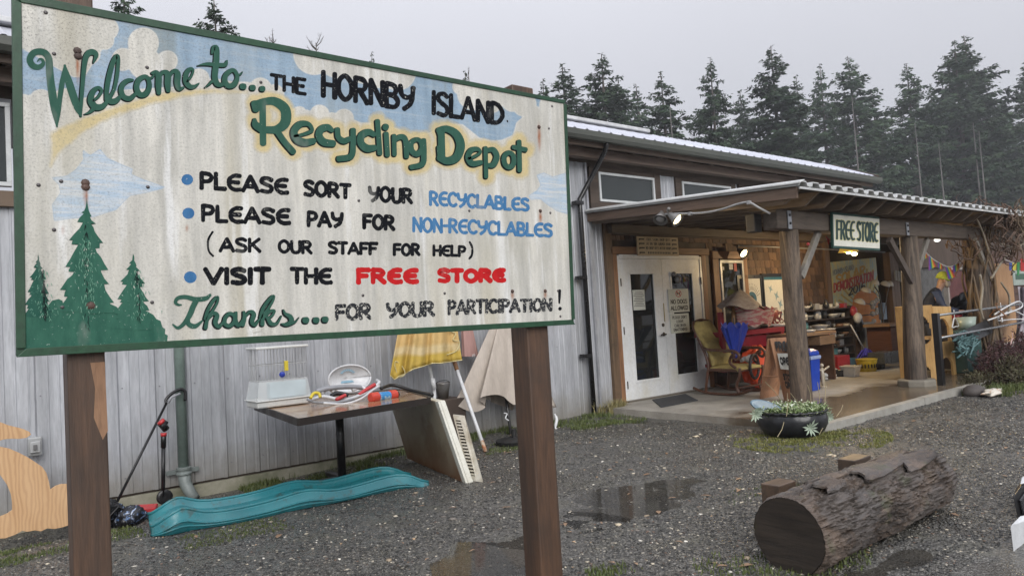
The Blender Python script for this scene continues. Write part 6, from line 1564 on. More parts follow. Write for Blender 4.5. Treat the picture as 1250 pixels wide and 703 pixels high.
# white and dark objects cut by the right edge
wt = thing('white_bumper_block', 'white moulded object cut off by the bottom right corner of the photograph', 'plastic object', (4.35, 1.38, 0))
pA = WX(1233.5, 641, 4.22); 
b = MB()
Yb = 1.42
def rb_(px, py): return W(px, py, Yb)
b.prism([rb_(1233.5, 643), rb_(1235, 640), rb_(1241, 639), rb_(1262, 631), rb_(1300, 622), rb_(1300, 720), rb_(1262, 700), rb_(1241, 688), rb_(1237, 672)], (.2, .02, .0)); part('shell', b, pm('white_shell', (.66, .68, .70), rough=.35, bump=0), wt, bv=.012)
b = MB(); b.prism([rb_(1240, 690), rb_(1262, 702), rb_(1300, 722), rb_(1300, 740), rb_(1228, 740), rb_(1236, 706)], (.2, .02, 0)); part('lower_shell', b, MATS['white_shell'], wt, bv=.006)
bkf = thing('dark_hexagonal_housing', 'black faceted housing with white cap at the right edge above the white object', 'housing', (4.9, 1.62, 0))
Yb = 1.60
b = MB(); b.prism([rb_(1237, 606), rb_(1246, 593), rb_(1275, 588), rb_(1290, 630), rb_(1262, 637), rb_(1243, 633), rb_(1238.5, 618)], (.2, .05, 0)); part('housing', b, bl, bkf, bv=.01)
b = MB(); b.prism([rb_(1243, 610), rb_(1250, 600), rb_(1275, 596), rb_(1278, 624), rb_(1262, 632), rb_(1247, 628)], (.0, -.012, 0)); part('bezel', b, pm('bezel_dark', (.035, .036, .04), rough=.25, bump=0), bkf, bv=.004)
b = MB(); b.prism([rb_(1245, 591), rb_(1262, 582), rb_(1275, 582), rb_(1275, 587)], (.2, .05, 0)); part('cap', b, MATS['white_shell'], bkf, bv=.003)
b = MB(); sp0 = rb_(1285, 620); b.tube([(sp0.x + .1, 1.68, 0), (sp0.x + .1, 1.68, sp0.z)], .05, 8); part('stand', b, bl, bkf)
# ------------------------------------------------------------------ lamps
warm = emis('lamp_warm', (1.0, .80, .42), 5.0)
lampg = pm('lamp_grey', (.22, .21, .20), rough=.45, metal=.3, bump=0); condm = pm('conduit_grey', (.34, .34, .34), rough=.4, bump=0)
def point(parent, p, e, r=.03, col=(1, .72, .38), aim=None):
    l = bpy.data.lights.new('bulb_light', 'SPOT' if aim else 'POINT'); l.energy = e; l.shadow_soft_size = r; l.color = col
    if aim: l.spot_size = radians(110); l.spot_blend = .6
    o = bpy.data.objects.new('bulb_light', l); COL.objects.link(o); o.parent = parent; o.location = Vector(p) - Vector(ORG[parent.name])
    if aim: o.rotation_euler = (-Vector(aim)).to_track_quat('Z', 'Y').to_euler()
def flood(name, label, p, d, lit, size=.12, e=6, group=None):
    p = Vector(p); d = Vector(d).normalized(); r = thing(name, label, 'lamp', tuple(p), 0, group)
    M = d.to_track_quat('Z', 'Y').to_matrix(); L = size * 1.6
    b = MB(); b.lathe([(.018, -L * .62), (.03, -L * .60), (size * .36, -L * .3), (size * .62, .0), (size * .60, .004), (size * .33, -L * .28)], tuple(p), 16, M=M); part('lamp_shade', b, lampg, r, smooth=True)
    b = MB(); b.lathe([(size * .42, -.02), (size * .32, -.006), (.0001, .0)], tuple(p), 14, M=M); part('bulb', b, warm if lit else pm('bulb_off', (.3, .3, .3), rough=.2, bump=0), r, smooth=True)
    q = p - d * L * .62; b = MB(); b.tube([q, q - d * .03 + Vector((0, 0, .03)), q + Vector((0, 0, .07))], .012, 6); b.ball(tuple(q + Vector((0, 0, .06))), .026, 8); part('swivel', b, lampg, r, smooth=True)
    if lit: point(r, p + d * .03, e, aim=d)
    return r
A1 = WX(828, 269, 7.06); flood('flood_lamp', 'lit cone shaped flood lamp hanging under the left edge of the porch roof', A1, (.15, -.75, -.62), True, .15, 26)
A2 = WX(806, 269, 7.06); flood('flood_lamp', 'unlit cone shaped flood lamp just left of the lit one under the porch roof edge', A2, (-.6, -.2, -.75), False, .15)
A3 = W(909, 310, 6.95); flood('flood_lamp', 'lit small flood lamp on the shingles above the framed posters', A3, (-.1, -.72, -.5), True, .16, 14)
cdt = thing('roof_conduit', 'grey electrical conduit bowing along the porch roof edge from the flood lamps to the beam', 'conduit', tuple(WX(877, 256, 7.05)))
b = MB(); b.tube(cr([tuple(WX(812, 261.5, 7.05)), tuple(WX(833, 261, 7.05)), tuple(WX(858, 260, 7.05)), tuple(WX(880, 256, 7.05)), tuple(WX(900, 249.5, 7.05)), tuple(WX(914, 247.3, 7.06)), tuple(WX(926, 253.5, 7.1)), tuple(WX(940, 261, 7.2))], 6), .013, 8); part('pipe', b, condm, cdt, smooth=True)
for (x, y) in ((842, 261), (914, 247.3)):
    b = MB(); p = WX(x, y, 7.05); b.box(p.x - .02, p.x + .03, p.y - .015, p.y + .015, p.z - .02, p.z + .02); part('clip', b, condm, cdt)
cd2 = thing('wall_conduit', 'thin grey conduit running right along the shingles from the small lamp', 'conduit', tuple(W(930, 302, 7.15)))
b = MB(); b.tube([W(903, 300, 7.16), W(1003, 304, 7.16), W(1080, 308, 7.1)], .014, 8); part('pipe', b, condm, cd2, smooth=True)
bell = thing('bell_lamp', 'yellow bell shaped hanging lamp shade behind the free store sign', 'lamp', tuple(W(1036, 303, 5.9)))
p = W(1035.5, 307.5, 5.9); yl, t = newmat('bell_yellow'); t.col(t.mix(.5, (.62, .40, .05), (.55, .33, .04))); t.rough(.35); t.p.inputs['Emission Color'].default_value = (1, .6, .1, 1); t.p.inputs['Emission Strength'].default_value = .25
b = MB(); b.lathe([(.16, 0), (.135, .03), (.12, .09), (.08, .125), (.03, .14), (.03, .17)], tuple(p), 16); part('shade', b, yl, bell, smooth=True)
b = MB(); b.ball(tuple(p + Vector((0, 0, -.0))), .035, 10); part('bulb', b, warm, bell, smooth=True)
b = MB(); b.tube([p + Vector((0, 0, .15)), (p.x, p.y, cz(5.9))], .006, 5); part('cord', b, bl, bell)
point(bell, p + Vector((0, 0, -.06)), 55)
bb = thing('bare_bulb', 'small bare lit bulb hanging right of the yellow bell lamp', 'bulb', tuple(W(1043, 310.5, 6.1)))
p = W(1043, 310, 6.1); b = MB(); b.ball(tuple(p), .05, 10, sz=.7); part('bulb', b, warm, bb, smooth=True); b = MB(); b.tube([p + Vector((0, 0, .03)), (p.x, p.y, cz(6.1))], .006, 5); part('cord', b, bl, bb)
b = MB(); b.ball(tuple(W(1144, 293, 5.6)), .055, 10, sz=.7); solo('ceiling_bulb', b, emis('bulb_dim', (.9, .9, .85), 1.2), 'small pale bulb under the porch roof left of the bunting', 'bulb', smooth=True)

# ------------------------------------------------------------------ notices round the doors
pap = pm('paper_white', (.60, .62, .56), (.54, .57, .52), rough=.6, bump=0); inkm = pm('ink_black', (.02, .02, .022), rough=.6, bump=0); inkr = pm('ink_red', (.45, .03, .03), rough=.6, bump=0)
def sheet(name, label, cat, px0, py0, px1, py1, Y, mat, lines=(), wd=1., depth=.008, extra=None, ink=None, skew=0.):
    a, b_ = W(px0, py1, Y), W(px1, py1, Y); c, d = W(px1, py0, Y), W(px0, py0, Y)
    zb, zt = (a.z + b_.z) / 2, (c.z + d.z) / 2; x0, x1 = (a.x + d.x) / 2, (b_.x + c.x) / 2
    r = thing(name, label, cat, ((x0 + x1) / 2, Y, zb))
    b = MB(); b.box(x0, x1, Y, Y + depth, zb, zt); part('sheet', b, mat, r)
    def T3(u, v_, lay=0.): return (x0 + (x1 - x0) * u, Y - .0006 - lay, zb + (zt - zb) * v_)
    if lines:
        mb = MB()
        for (txt, u0, u1, v0, v1, w_) in lines: word(mb, txt, u0, v1, v0, u1, v1, v0, w_, lambda u, v_, lay=0: T3(u, v_, lay), .0002, jig=0)
        part('lettering', mb, ink or inkm, r)
    return r, T3
YD = YW - .062
bd = pm('notice_wood', (.50, .40, .26), (.42, .33, .21), rough=.6, scale=5)
r, T3 = sheet('drop_off_notice', 'cream wooden notice board with black lines and arrows above the white double doors', 'notice', 778, 289.5, 828, 312, YW - .09, bd,
    [('FREE STORE DROP OFFS', .23, .80, .79, .93, .010), ('AT THE SIDE GARAGE DOOR', .22, .80, .56, .70, .010), ('NO DROP OFFS AFTER HOURS', .20, .82, .33, .47, .010)], depth=.02)
b = MB()
for v_ in (.86, .63, .40, .15):
    for u0, u1 in ((.04, .17), (.84, .96)):
        for i, (a, c, w_) in enumerate(((u0, u1, .035), (u0, u0 + .04, .09))): b.add([T3(a, v_ - w_, .0004 + i * .0003), T3(c, v_ - w_ * (1 if i == 0 else .2), .0004 + i * .0003), T3(c, v_ + w_ * (1 if i == 0 else .2), .0004 + i * .0003), T3(a, v_ + w_ * (1 if i == 0 else .2), .0004 + i * .0003)], [(0, 1, 2, 3)])
for i in range(14): b.add([T3(.24 + i * .04, .09, .0004), T3(.265 + i * .04, .09, .0004), T3(.265 + i * .04, .20, .0004), T3(.24 + i * .04, .20, .0004)], [(0, 1, 2, 3)])
part('arrows', b, inkm, r, stuff=True)
r, T3 = sheet('left_door_notice', 'small white paper notice taped inside the left door glass', 'notice', 772.9, 353.8, 787.3, 378.4, YD, pap)
b = MB()
for i in range(9): w_ = .30 + .08 * ((i * 7) % 3); b.add([T3(.5 - w_, .90 - i * .085, .0004), T3(.5 + w_, .90 - i * .085, .0004), T3(.5 + w_, .865 - i * .085, .0004), T3(.5 - w_, .865 - i * .085, .0004)], [(0, 1, 2, 3)])
part('print_lines', b, pm('ink_grey', (.2, .2, .2), bump=0), r, stuff=True)
r, T3 = sheet('no_dogs_notice', 'pale green poster reading no dogs allowed with a red circle on the right door glass', 'notice', 816.2, 352.6, 840.9, 381.0, YD, pap, [('NO DOGS', .10, .90, .37, .54, .035), ('ALLOWED', .08, .92, .10, .27, .035)])
b = MB(); b.add([T3(.5 + .15 * cos(2 * pi * i / 24) * q, .80 + .155 * sin(2 * pi * i / 24) * q, .0004) for q in (1, .8) for i in range(24)], [(i, (i + 1) % 24, 24 + (i + 1) % 24, 24 + i) for i in range(24)]); b.add([T3(.39, .90, .0010), T3(.42, .92, .0010), T3(.61, .70, .0010), T3(.58, .68, .0010)], [(0, 1, 2, 3)]); part('prohibition_ring', b, inkr, r, stuff=True)
b = MB(); b.add([T3(u, v_, .0006) for u, v_ in ((.42, .74), (.45, .74), (.46, .78), (.53, .78), (.54, .74), (.57, .74), (.57, .82), (.61, .86), (.57, .88), (.53, .83), (.44, .83), (.41, .87), (.40, .83))], [tuple(range(13))]); part('dog_symbol', b, inkm, r)
sheet('children_notice', 'pale poster asking not to leave children unattended below the no dogs poster', 'notice', 818.6, 382.6, 841.4, 406.2, YD, pap, [("PLEASE DON'T", .12, .88, .74, .88, .022), ('LEAVE', .32, .68, .53, .67, .022), ('CHILDREN', .2, .8, .32, .46, .022), ('UNATTENDED', .14, .86, .11, .25, .022)])
b = MB(); p = W(827, 341, YD); b.ball(tuple(p), .05, 8, sz=1.4); b.ball(tuple(p + Vector((-.08, 0, .08))), .04, 8); solo('door_ornament', b, pm('ornament_clear', (.28, .27, .26), rough=.15), 'small shiny hanging ornament at the top of the right door glass', 'ornament', smooth=True)
sheet('window_sticker', 'white sticker with black print at the top left of the narrow window', 'sticker', 876, 325.5, 884, 329.5, YW - .05, pm('sticker_white', (.7, .7, .7), bump=0), [('FREE', .2, .8, .25, .75, .06)])
sheet('round_sticker', 'round pale sticker at the top of the narrow window', 'sticker', 890, 322, 894.5, 329, YW - .05, MATS['sticker_white']); sheet('red_sticker', 'red and white sticker at the top right corner of the narrow window', 'sticker', 896, 321, 899.5, 331, YW - .05, inkr)
# framed posters
def poster(px0, py0, px1, py1, name, label, paper, Y=YW - .045):
    r, T3 = sheet(name, label, 'poster', px0, py0, px1, py1, Y, paper, depth=.004)
    a, c = T3(0, 0), T3(1, 1); f = .06
    for bx in ((a[0] - f, c[0] + f, a[2] - f, a[2]), (a[0] - f, c[0] + f, c[2], c[2] + f), (a[0] - f, a[0], a[2], c[2]), (c[0], c[0] + f, a[2], c[2])):
        b = MB(); b.box(bx[0], bx[1], Y - .015, Y + .02, bx[2], bx[3]); part('frame_bar', b, bl, r)
    return r, T3
pp1 = pm('poster_paper', (.70, .71, .69), (.64, .65, .64), rough=.5, bump=0); pbk = pm('print_blue_dark', (.03, .16, .26), bump=0); pbl = pm('print_blue_pale', (.28, .42, .52), bump=0)
r, T3 = poster(903.5, 340, 929.5, 392, 'orca_crest_poster', 'black framed poster with blue oval crest under radiating marks behind the folded parasol', pp1)
b = MB(); n = 20
b.add([T3(.56 + .22 * cos(2 * pi * i / n), .52 + .17 * sin(2 * pi * i / n), .0004) for i in range(n)], [tuple(range(n))]); part('oval', b, pbk, r)
b = MB(); b.add([T3(u, v_, .0010) for u, v_ in ((.50, .38), (.58, .46), (.50, .56), (.55, .62), (.64, .55), (.66, .44), (.60, .38))], [tuple(range(7))]); part('figure', b, inkm, r)
b = MB()
for i in range(13):
    a = pi * (.12 + .76 * i / 12)
    for q, (r0, r1, w_) in enumerate(((.24, .34, .02), (.37, .41, .016))): b.add([T3(.56 + cos(a + s) * rr_ * 1.0, .50 + sin(a + s) * rr_ * .95, .0004) for rr_, s in ((r0, -w_), (r0, w_), (r1, w_), (r1, -w_))], [(0, 1, 2, 3)])
part('rays', b, inkm, r, stuff=True)
r, T3 = poster(933.5, 338, 960, 396, 'blue_birds_poster', 'black framed pale poster with blue birds beside the crest poster', pp1)
b = MB()
for (u, v_, s) in ((.3, .75, .1), (.55, .6, .12), (.7, .42, .12), (.72, .22, .10), (.35, .3, .06)):
    b.add([T3(u + a * s, v_ + c * s, .0004) for a, c in ((-1, .6), (-.2, .3), (.5, .9), (.4, .1), (1, -.3), (.2, -.3), (-.3, -.9), (-.4, -.1))], [(0, 1, 2, 3), (3, 4, 5, 6), (0, 3, 6, 7)])
part('birds', b, pbl, r, stuff=True)
b = MB(); b.add([T3(u, v_, .0006) for u, v_ in ((0, .94), (1, .94), (1, 1), (0, 1))], [(0, 1, 2, 3)]); part('header', b, pbk, r)
# doormat
b = MB(); b.hexa([(7.42, 6.35, .0805), (8.2, 6.35, .0805), (8.75, 7.0, .0805), (8.0, 7.0, .0805), (7.42, 6.35, .092), (8.2, 6.35, .092), (8.75, 7.0, .092), (8.0, 7.0, .092)]); solo('doormat', b, pm('mat_dark', (.035, .037, .04), (.05, .052, .055), scale=30, rough=.8), 'dark ribbed doormat on the slab before the white doors', 'doormat')

# ------------------------------------------------------------------ rocking chair
rk = thing('rocking_chair', 'carved wooden rocking chair upholstered in worn gold fabric right of the doors', 'chair', (9.12, 6.42, .08), radians(-90))
gold_, t = newmat('gold_fabric'); v = t.coord(); a1 = t.noise(v, 12, 5, .7); t.col(t.mix(t.mr(a1, .38, .62), (.44, .34, .12), (.30, .225, .075))); t.rough(.75); t.bump(t.noise(v, 60, 3), .3, .004)
dw = wood('chair_wood', (.13, .055, .03), (.07, .03, .018), (1, 1, 1), .35, 8, rnd=.03)
def lpt(pts, r, nm, mat=dw, n=8):
    b = MB(); P = cr(pts, 6); rs = None
    b.tube(P, r if not isinstance(r, tuple) else [r[0] + (r[1] - r[0]) * i / (len(P) - 1) for i in range(len(P))], n); return part(nm, b, mat, rk, smooth=True, local=True)
def pad(nm, fx_, nu=18, nv=14):
    b = MB(); b.grid(fx_, nu, nv); o = part(nm, b, gold_, rk, smooth=True, local=True); q = o.modifiers.new('t', 'SOLIDIFY'); q.thickness = .055; q.offset = -1; return o
def backp(u, v_):
    y = (v_ - .5) * (.44 + .05 * sin(pi * u)) ; h_ = u; x = -.20 - .26 * u + .05 * sin(2 * pi * u * .9); z = .42 + .66 * u
    ed = 1 - (2 * abs(v_ - .5)) ** 4; top = 1 - max(0, (u - .85) / .15) ** 2 * .0
    return (x + .03 * ed, y * (1 - .35 * max(0, (u - .8) / .2) ** 2), z - .04 * max(0, (u - .8) / .2) ** 2 * (2 * abs(v_ - .5)) ** 2)
pad('backrest', backp)
def seatp(u, v_):
    ed = 1 - (2 * abs(v_ - .5)) ** 4; return (-.22 + .56 * u, (v_ - .5) * (.46 + .10 * u), .40 + .035 * ed * (1 - (2 * abs(u - .5)) ** 4) - .02 * (u > .95))
pad('seat', seatp)
for s in (-1, 1):
    lpt([(-.5, .27 * s, .09), (-.3, .275 * s, .035), (0, .28 * s, .018), (.3, .28 * s, .035), (.5, .275 * s, .10)], .02, 'rocker')
    lpt([(-.28, .27 * s, .04), (-.25, .27 * s, .2), (-.22, .25 * s, .40), (-.25, .24 * s, .55), (-.33, .24 * s, .75), (-.44, .24 * s, .98), (-.47, .20 * s, 1.07)], .022, 'back_post')
    lpt([(.30, .28 * s, .04), (.27, .285 * s, .15), (.33, .29 * s, .28), (.34, .28 * s, .40)], (.026, .02), 'leg')
    lpt([(-.30, .25 * s, .68), (-.1, .30 * s, .66), (.15, .32 * s, .65), (.30, .32 * s, .64), (.37, .32 * s, .58), (.33, .32 * s, .52), (.27, .32 * s, .55), (.30, .32 * s, .59)], .022, 'arm')
    lpt([(.30, .32 * s, .62), (.22, .31 * s, .55), (.20, .30 * s, .47), (.28, .29 * s, .40)], .02, 'arm_support')
b = MB(); b.box(-.22, .33, -.265, .265, .34, .385); part('seat_rail', b, dw, rk, local=True, bv=.01)
lpt([(-.47, -.2, 1.07), (-.485, 0, 1.10), (-.47, .2, 1.07)], .022, 'top_rail'); lpt([(.3, -.28, .12), (.3, .28, .12)], .014, 'stretcher')

# folded patio parasol lying over a red cabinet, blue umbrella, trays, bag
rc_ = thing('red_cabinet', 'dark red open cabinet against the shingles behind the rocking chair', 'cabinet', (11.2, 6.95, .08))
rp_ = pm('red_paint', (.30, .018, .03), (.20, .012, .02), rough=.4, scale=3)
def rbox(px0, px1, py0, py1, Y, dp, mat, nm, par, bv=.004):
    a, c = W(px0, (py0 + py1) / 2, Y), W(px1, (py0 + py1) / 2, Y); z1, z0 = W((px0 + px1) / 2, py0, Y).z, W((px0 + px1) / 2, py1, Y).z
    b = MB(); b.box(a.x, c.x, Y, Y + dp, max(z0, .0815) if z0 < .3 else z0, z1)
    return part(nm, b, mat, par, bv=bv) if par else b
rbox(882, 886, 381, 455, 6.55, .06, rp_, 'post', rc_); rbox(881, 884, 381, 455, 7.0, .05, rp_, 'post', rc_); rbox(887, 958, 402, 408, 6.5, .6, rp_, 'top', rc_); rbox(905, 940, 409, 424, 6.6, .4, rp_, 'drawer_front', rc_); rbox(955, 959, 404, 462, 6.55, .5, rp_, 'side_panel', rc_); rbox(887, 955, 440, 444, 6.6, .4, rp_, 'shelf', rc_)
ps = thing('folded_parasol', 'beige and dusty red striped beach parasol half folded over the red cabinet', 'parasol', tuple(W(905, 400, 6.45)))
pf = canv('parasol_beige', (.38, .31, .26), (.26, .19, .16), (1, 1, 4)); pr_, t = newmat('parasol_red'); v = t.coord((1, 1, 6)); t.col(t.mix(t.mr(t.noise(v, 5, 3), .45, .55), (.30, .07, .08), (.36, .26, .22))); t.rough(.8)
def fc(u, v_):
    a = 2 * pi * u; px = 904 + v_ * (-1 + 27.5 * cos(a) * (1 + .12 * sin(5 * a))) + 1.5 * v_; py = 353.5 + 22 * v_ ** 1.25 + 2.5 * v_ * sin(4 * a); return W(px, py, 6.45 + .30 * v_ * sin(a))
b = MB(); b.grid(fc, 50, 12); part('canopy_cloth', b, pf, ps, smooth=True)
def fc2(u, v_):
    a = 2 * pi * u; px = 921 + 24 * cos(a) * (1 - .2 * v_) * (1 + .1 * sin(6 * a)); py = 376 + 21 * v_ + 2.5 * sin(5 * a + 3 * v_); return W(px, py, 6.5 + .22 * sin(a))
b = MB(); b.grid(fc2, 50, 10); part('valance', b, pr_, ps, smooth=True)
b = MB(); b.tube([W(895.5, 374, 6.45), W(895, 404, 6.45)], .028, 8); part('wood_pole', b, pm('pole_wood', (.36, .20, .09), bump=0), ps, smooth=True)
bu2 = thing('blue_umbrella', 'bright blue folded umbrella hanging point down behind the rocking chair', 'umbrella', tuple(W(897, 436, 6.2)))
bc = pm('blue_nylon', (.015, .045, .36), (.01, .025, .22), rough=.45, scale=9, stretch=(1, 1, .3))
def fu(u, v_):
    a = 2 * pi * u; fold = 1 + .28 * abs(sin(4 * a)) - .1; w_ = (14.5 * (1 - v_) ** .75 + .8); px = 896.5 + 1.5 * v_ + w_ * cos(a) * fold; py = 397 + 40 * v_ - (4 * sin(6 * a) * (1 - v_) ** 3); return W(px, py, 6.2 + .14 * sin(a) * (1 - v_) * fold)
b = MB(); b.grid(fu, 64, 14); part('cloth', b, bc, bu2, smooth=True)
b = MB(); b.tube([W(896, 405, 6.2), W(895.5, 388, 6.2)], .01, 6); b.tube([W(898, 436, 6.2), W(898.2, 442, 6.2)], .006, 5); part('shaft', b, bl, bu2)
dishm = pm('dish_white', (.62, .61, .58), rough=.25, bump=0)
def disc(name, label, px, py, Y, r, h_, mat, cat='tray', sy=.8, n=20):
    b = MB(); p = W(px, py, Y); b.lathe([(r * .8, 0), (r, h_ * .5), (r, h_), (r * .92, h_), (r * .75, h_ * .4), (.0001, h_ * .4)], tuple(p), n, 1, sy); return solo(name, b, mat, label, cat, smooth=True)
TZc = W(920, 402, 6.6).z
for (px, dz, r_, h_, m_, lb_) in ((918, .0, .20, .04, dishm, 'white serving tray at the left on the red cabinet top'), (932, .0, .24, .03, bl, 'black oval tray under a white plate on the red cabinet'), (932, .031, .20, .03, dishm, 'white plate stacked on the black oval tray'), (950, 0, .22, .05, dishm, 'pale shallow dish at the right end of the red cabinet')):
    b = MB(); p = W(px, 402, 6.7); b.lathe([(r_ * .8, 0), (r_, h_ * .5), (r_, h_), (r_ * .75, h_ * .45), (.0001, h_ * .4)], (p.x, 6.75, TZc + dz + .003), 20, 1, .8); solo('tray', b, m_, lb_, 'tray', smooth=True)
b = MB(); p = W(935, 380, 6.9); b.lathe([(.10, 0), (.19, .10), (.20, .2), (.15, .22), (.12, .19)], (p.x, 6.9, TZc + .07), 18); solo('red_clay_pot', b, pm('clay_red', (.28, .06, .04), rough=.4), 'red brown glazed pot behind the trays on the cabinet', 'pot', smooth=True)
b = MB()
for i in range(26):
    p = W(R.uniform(934, 950), R.uniform(380, 396), 6.8); q = [tuple(p + Vector((R.uniform(-.14, .14), R.uniform(-.06, .06), R.uniform(-.1, .1)))) for _ in range(4)]; b.tube(cr(q, 3), .008, 4, cap=False)
solo('red_wire_tangle', b, pm('wire_red', (.25, .02, .03), rough=.4, bump=0), 'tangle of dark red wire decoration right of the folded parasol', 'decoration', stuff=False)
og = pm('orange_bag', (.80, .10, .03), (.55, .06, .02), rough=.4, scale=9, stretch=(1, 1, .5))
def fo(u, v_):
    a = 2 * pi * v_; th = pi * u; r_ = 1 + .13 * sin(5 * a + 2) + .08 * sin(9 * th); p = W(926, 447, 6.35); return p + Vector((.34 * r_ * sin(th) * cos(a), .2 * r_ * sin(th) * sin(a), .28 * r_ * cos(th)))
b = MB(); b.grid(fo, 16, 25); solo('orange_bag', b, og, 'crumpled orange plastic bag on the floor left of the sandwich board', 'bag', smooth=True)
b = MB(); b.tube([W(905, 440, 6.3), W(925, 430, 6.3)], .03, 8); b.tube([W(908, 437, 6.28), W(918, 443, 6.28)], .03, 8); solo('grey_tool_handle', b, condm, 'grey metal tool lying above the orange bag', 'tool')
# loops of a tricycle-like dark wheel beside the chair
b = MB(); p = W(921, 447, 6.1); b.tube([p + Vector((.17 * cos(a), .04 * cos(a), .17 * sin(a))) for a in np.linspace(0, 2 * pi, 25)], .022, 8); solo('dark_hoop', b, pm('rubber', (.03, .022, .02), rough=.6, bump=0), 'dark round wheel leaning in front of the orange bag', 'hoop', smooth=True)

# ------------------------------------------------------------------ sandwich board
sb = thing('sandwich_board', 'wooden a-frame board lettered free and open standing behind the left log post', 'sandwich board', (8.75, 5.3, .08))
wo_ = wood('board_pine', (.42, .22, .12), (.30, .15, .08), (1, 1, .2), .6, 4, rnd=.02)
hl, hr = W(939.5, 413, 5.42), W(962, 411.5, 5.25)
fl0, fr0 = G(958.5, 489, .082), G(977, 497, .082)
fl0 = G(957, 488, .082)
bl0, br0 = G(927, 486.5, .082), G(949, 482.5, .082)
def slab4(a, b_, c, d, th, nm, mat):      # quad a b c d (bottom l, bottom r, top r, top l) with thickness along normal
    a, b_, c, d = map(Vector, (a, b_, c, d)); n_ = (b_ - a).cross(d - a).normalized() * th
    m_ = MB(); m_.hexa([a, b_, b_ + n_, a + n_, d, c, c + n_, d + n_]); return part(nm, m_, mat, sb, bv=.003)
slab4(fl0, fr0, hr, hl, -.018, 'front_panel', wo_)
hl2, hr2 = hl + Vector((-.01, .03, 0)), hr + Vector((-.01, .03, 0))
slab4(bl0, br0, hr2, hl2, .018, 'rear_panel', wo_)
b = MB(); b.tube([bl0.lerp(hl2, .38), fl0.lerp(hl, .38)], .008, 6); part('spreader', b, wo_, sb)
nf = (fr0 - fl0).cross(hl - fl0).normalized(); nf = nf if nf.dot(Vector((-.6, -.8, 0))) > 0 else -nf
def B3(u, v_, lay=0.): return fl0.lerp(fr0, u) * (1 - v_) + hl.lerp(hr, u) * v_ + nf * (.0195 * 1 + lay) * 1.0
mb = MB(); word(mb, 'FREE', .14, .92, .80, .9, .92, .80, .05, B3, .001, jig=0); word(mb, 'STORE', .2, .42, .34, .85, .42, .34, .035, B3, .001, jig=0); word(mb, 'OPEN', .22, .30, .22, .8, .30, .22, .04, B3, .001, jig=0); part('lettering', mb, inkm, sb)
b = MB(); b.add([B3(.14, .50, .0005), B3(.9, .50, .0005), B3(.9, .75, .0005), B3(.14, .75, .0005), B3(.14, .50, .004), B3(.9, .50, .004), B3(.9, .75, .004), B3(.14, .75, .004)], [(0, 1, 2, 3), (4, 7, 6, 5), (0, 4, 5, 1), (1, 5, 6, 2), (2, 6, 7, 3), (3, 7, 4, 0)]); pg = part('pinned_paper', b, pm('paper_bright', (.72, .74, .70), bump=0), sb)
mb = MB(); word(mb, 'OPEN', .2, .68, .58, .84, .68, .58, .035, B3, .005, jig=0); part('lettering', mb, inkm, sb)
# blue bin
bin_ = thing('blue_recycling_bin', 'bright blue plastic bin with pale rim just right of the left log post', 'bin', tuple(G(990, 478, .08)))
pb = G(990, 476, .08); bm_ = pm('bin_blue', (.012, .06, .42), (.01, .045, .33), rough=.35, bump=0)
b = MB(); b.lathe([(.125, .0), (.155, .44), (.16, .45)], tuple(pb), 4, 1.3, 1.0, M=Matrix.Rotation(radians(38), 3, 'Z')); part('body', b, bm_, bin_, bv=.02)
b = MB(); b.lathe([(.17, .45), (.175, .49), (.165, .50)], tuple(pb), 4, 1.3, 1.0, M=Matrix.Rotation(radians(38), 3, 'Z')); part('rim', b, pm('rim_pale', (.35, .45, .7), rough=.3, bump=0), bin_, bv=.01)
b = MB(); b.lathe([(.16, .501), (.15, .56), (.06, .60), (.0001, .605)], tuple(pb), 4, 1.3, 1.0, M=Matrix.Rotation(radians(38), 3, 'Z')); part('lid', b, bm_, bin_, bv=.02)

# ------------------------------------------------------------------ tyre planter
PLX, PLY = 6.84, 4.13
tp = thing('tyre_planter', 'black rubber tyre planter full of pale green plants at the corner of the slab', 'planter', (PLX, PLY, 0))
rub, t = newmat('tyre_rubber'); v = t.coord(); t.col(t.mix(t.mr(t.noise(v, 10, 4), .4, .6), (.012, .013, .015), (.022, .023, .026))); t.rough(.28); t.bump(t.noise(v, 30, 3), .2, .004)
b = MB(); PK = .87
prf = [(a_ * PK, z_ * .95) for a_, z_ in [(.25, -.01), (.30, .02), (.36, .07), (.395, .13), (.40, .19), (.385, .235), (.375, .25), (.40, .262), (.405, .275), (.39, .285), (.36, .27), (.33, .2)]]
n = 72; o0 = len(b.v)
for i, (r_, z) in enumerate(prf):
    for k_ in range(n):
        a = 2 * pi * k_ / n; q = 1 + (.035 * sin(24 * a) if 6 <= i <= 9 else 0); b.v.append((PLX + r_ * q * cos(a), PLY + r_ * q * sin(a), z + (.006 * sin(24 * a + 1) if 6 <= i <= 9 else 0)))
for i in range(len(prf) - 1):
    for k_ in range(n): b.f.append((i * n + k_, i * n + (k_ + 1) % n, (i + 1) * n + (k_ + 1) % n, (i + 1) * n + k_))
part('tyre', b, rub, tp, smooth=True)
b = MB(); b.lathe([(.31, .205), (.2, .22), (.0001, .23)], (PLX, PLY, 0), 24); part('soil', b, pm('soil', (.03, .022, .015), (.05, .04, .025), scale=20, rough=.9), tp)
lgm = pm('leaf_pale', (.24, .30, .14), (.34, .40, .24), scale=20, rough=.6, bump=0); lgd = pm('leaf_mid', (.10, .17, .05), (.17, .23, .08), scale=20, rough=.6, bump=0); sage = pm('leaf_sage', (.38, .45, .36), (.30, .37, .27), scale=20, rough=.6, bump=0)
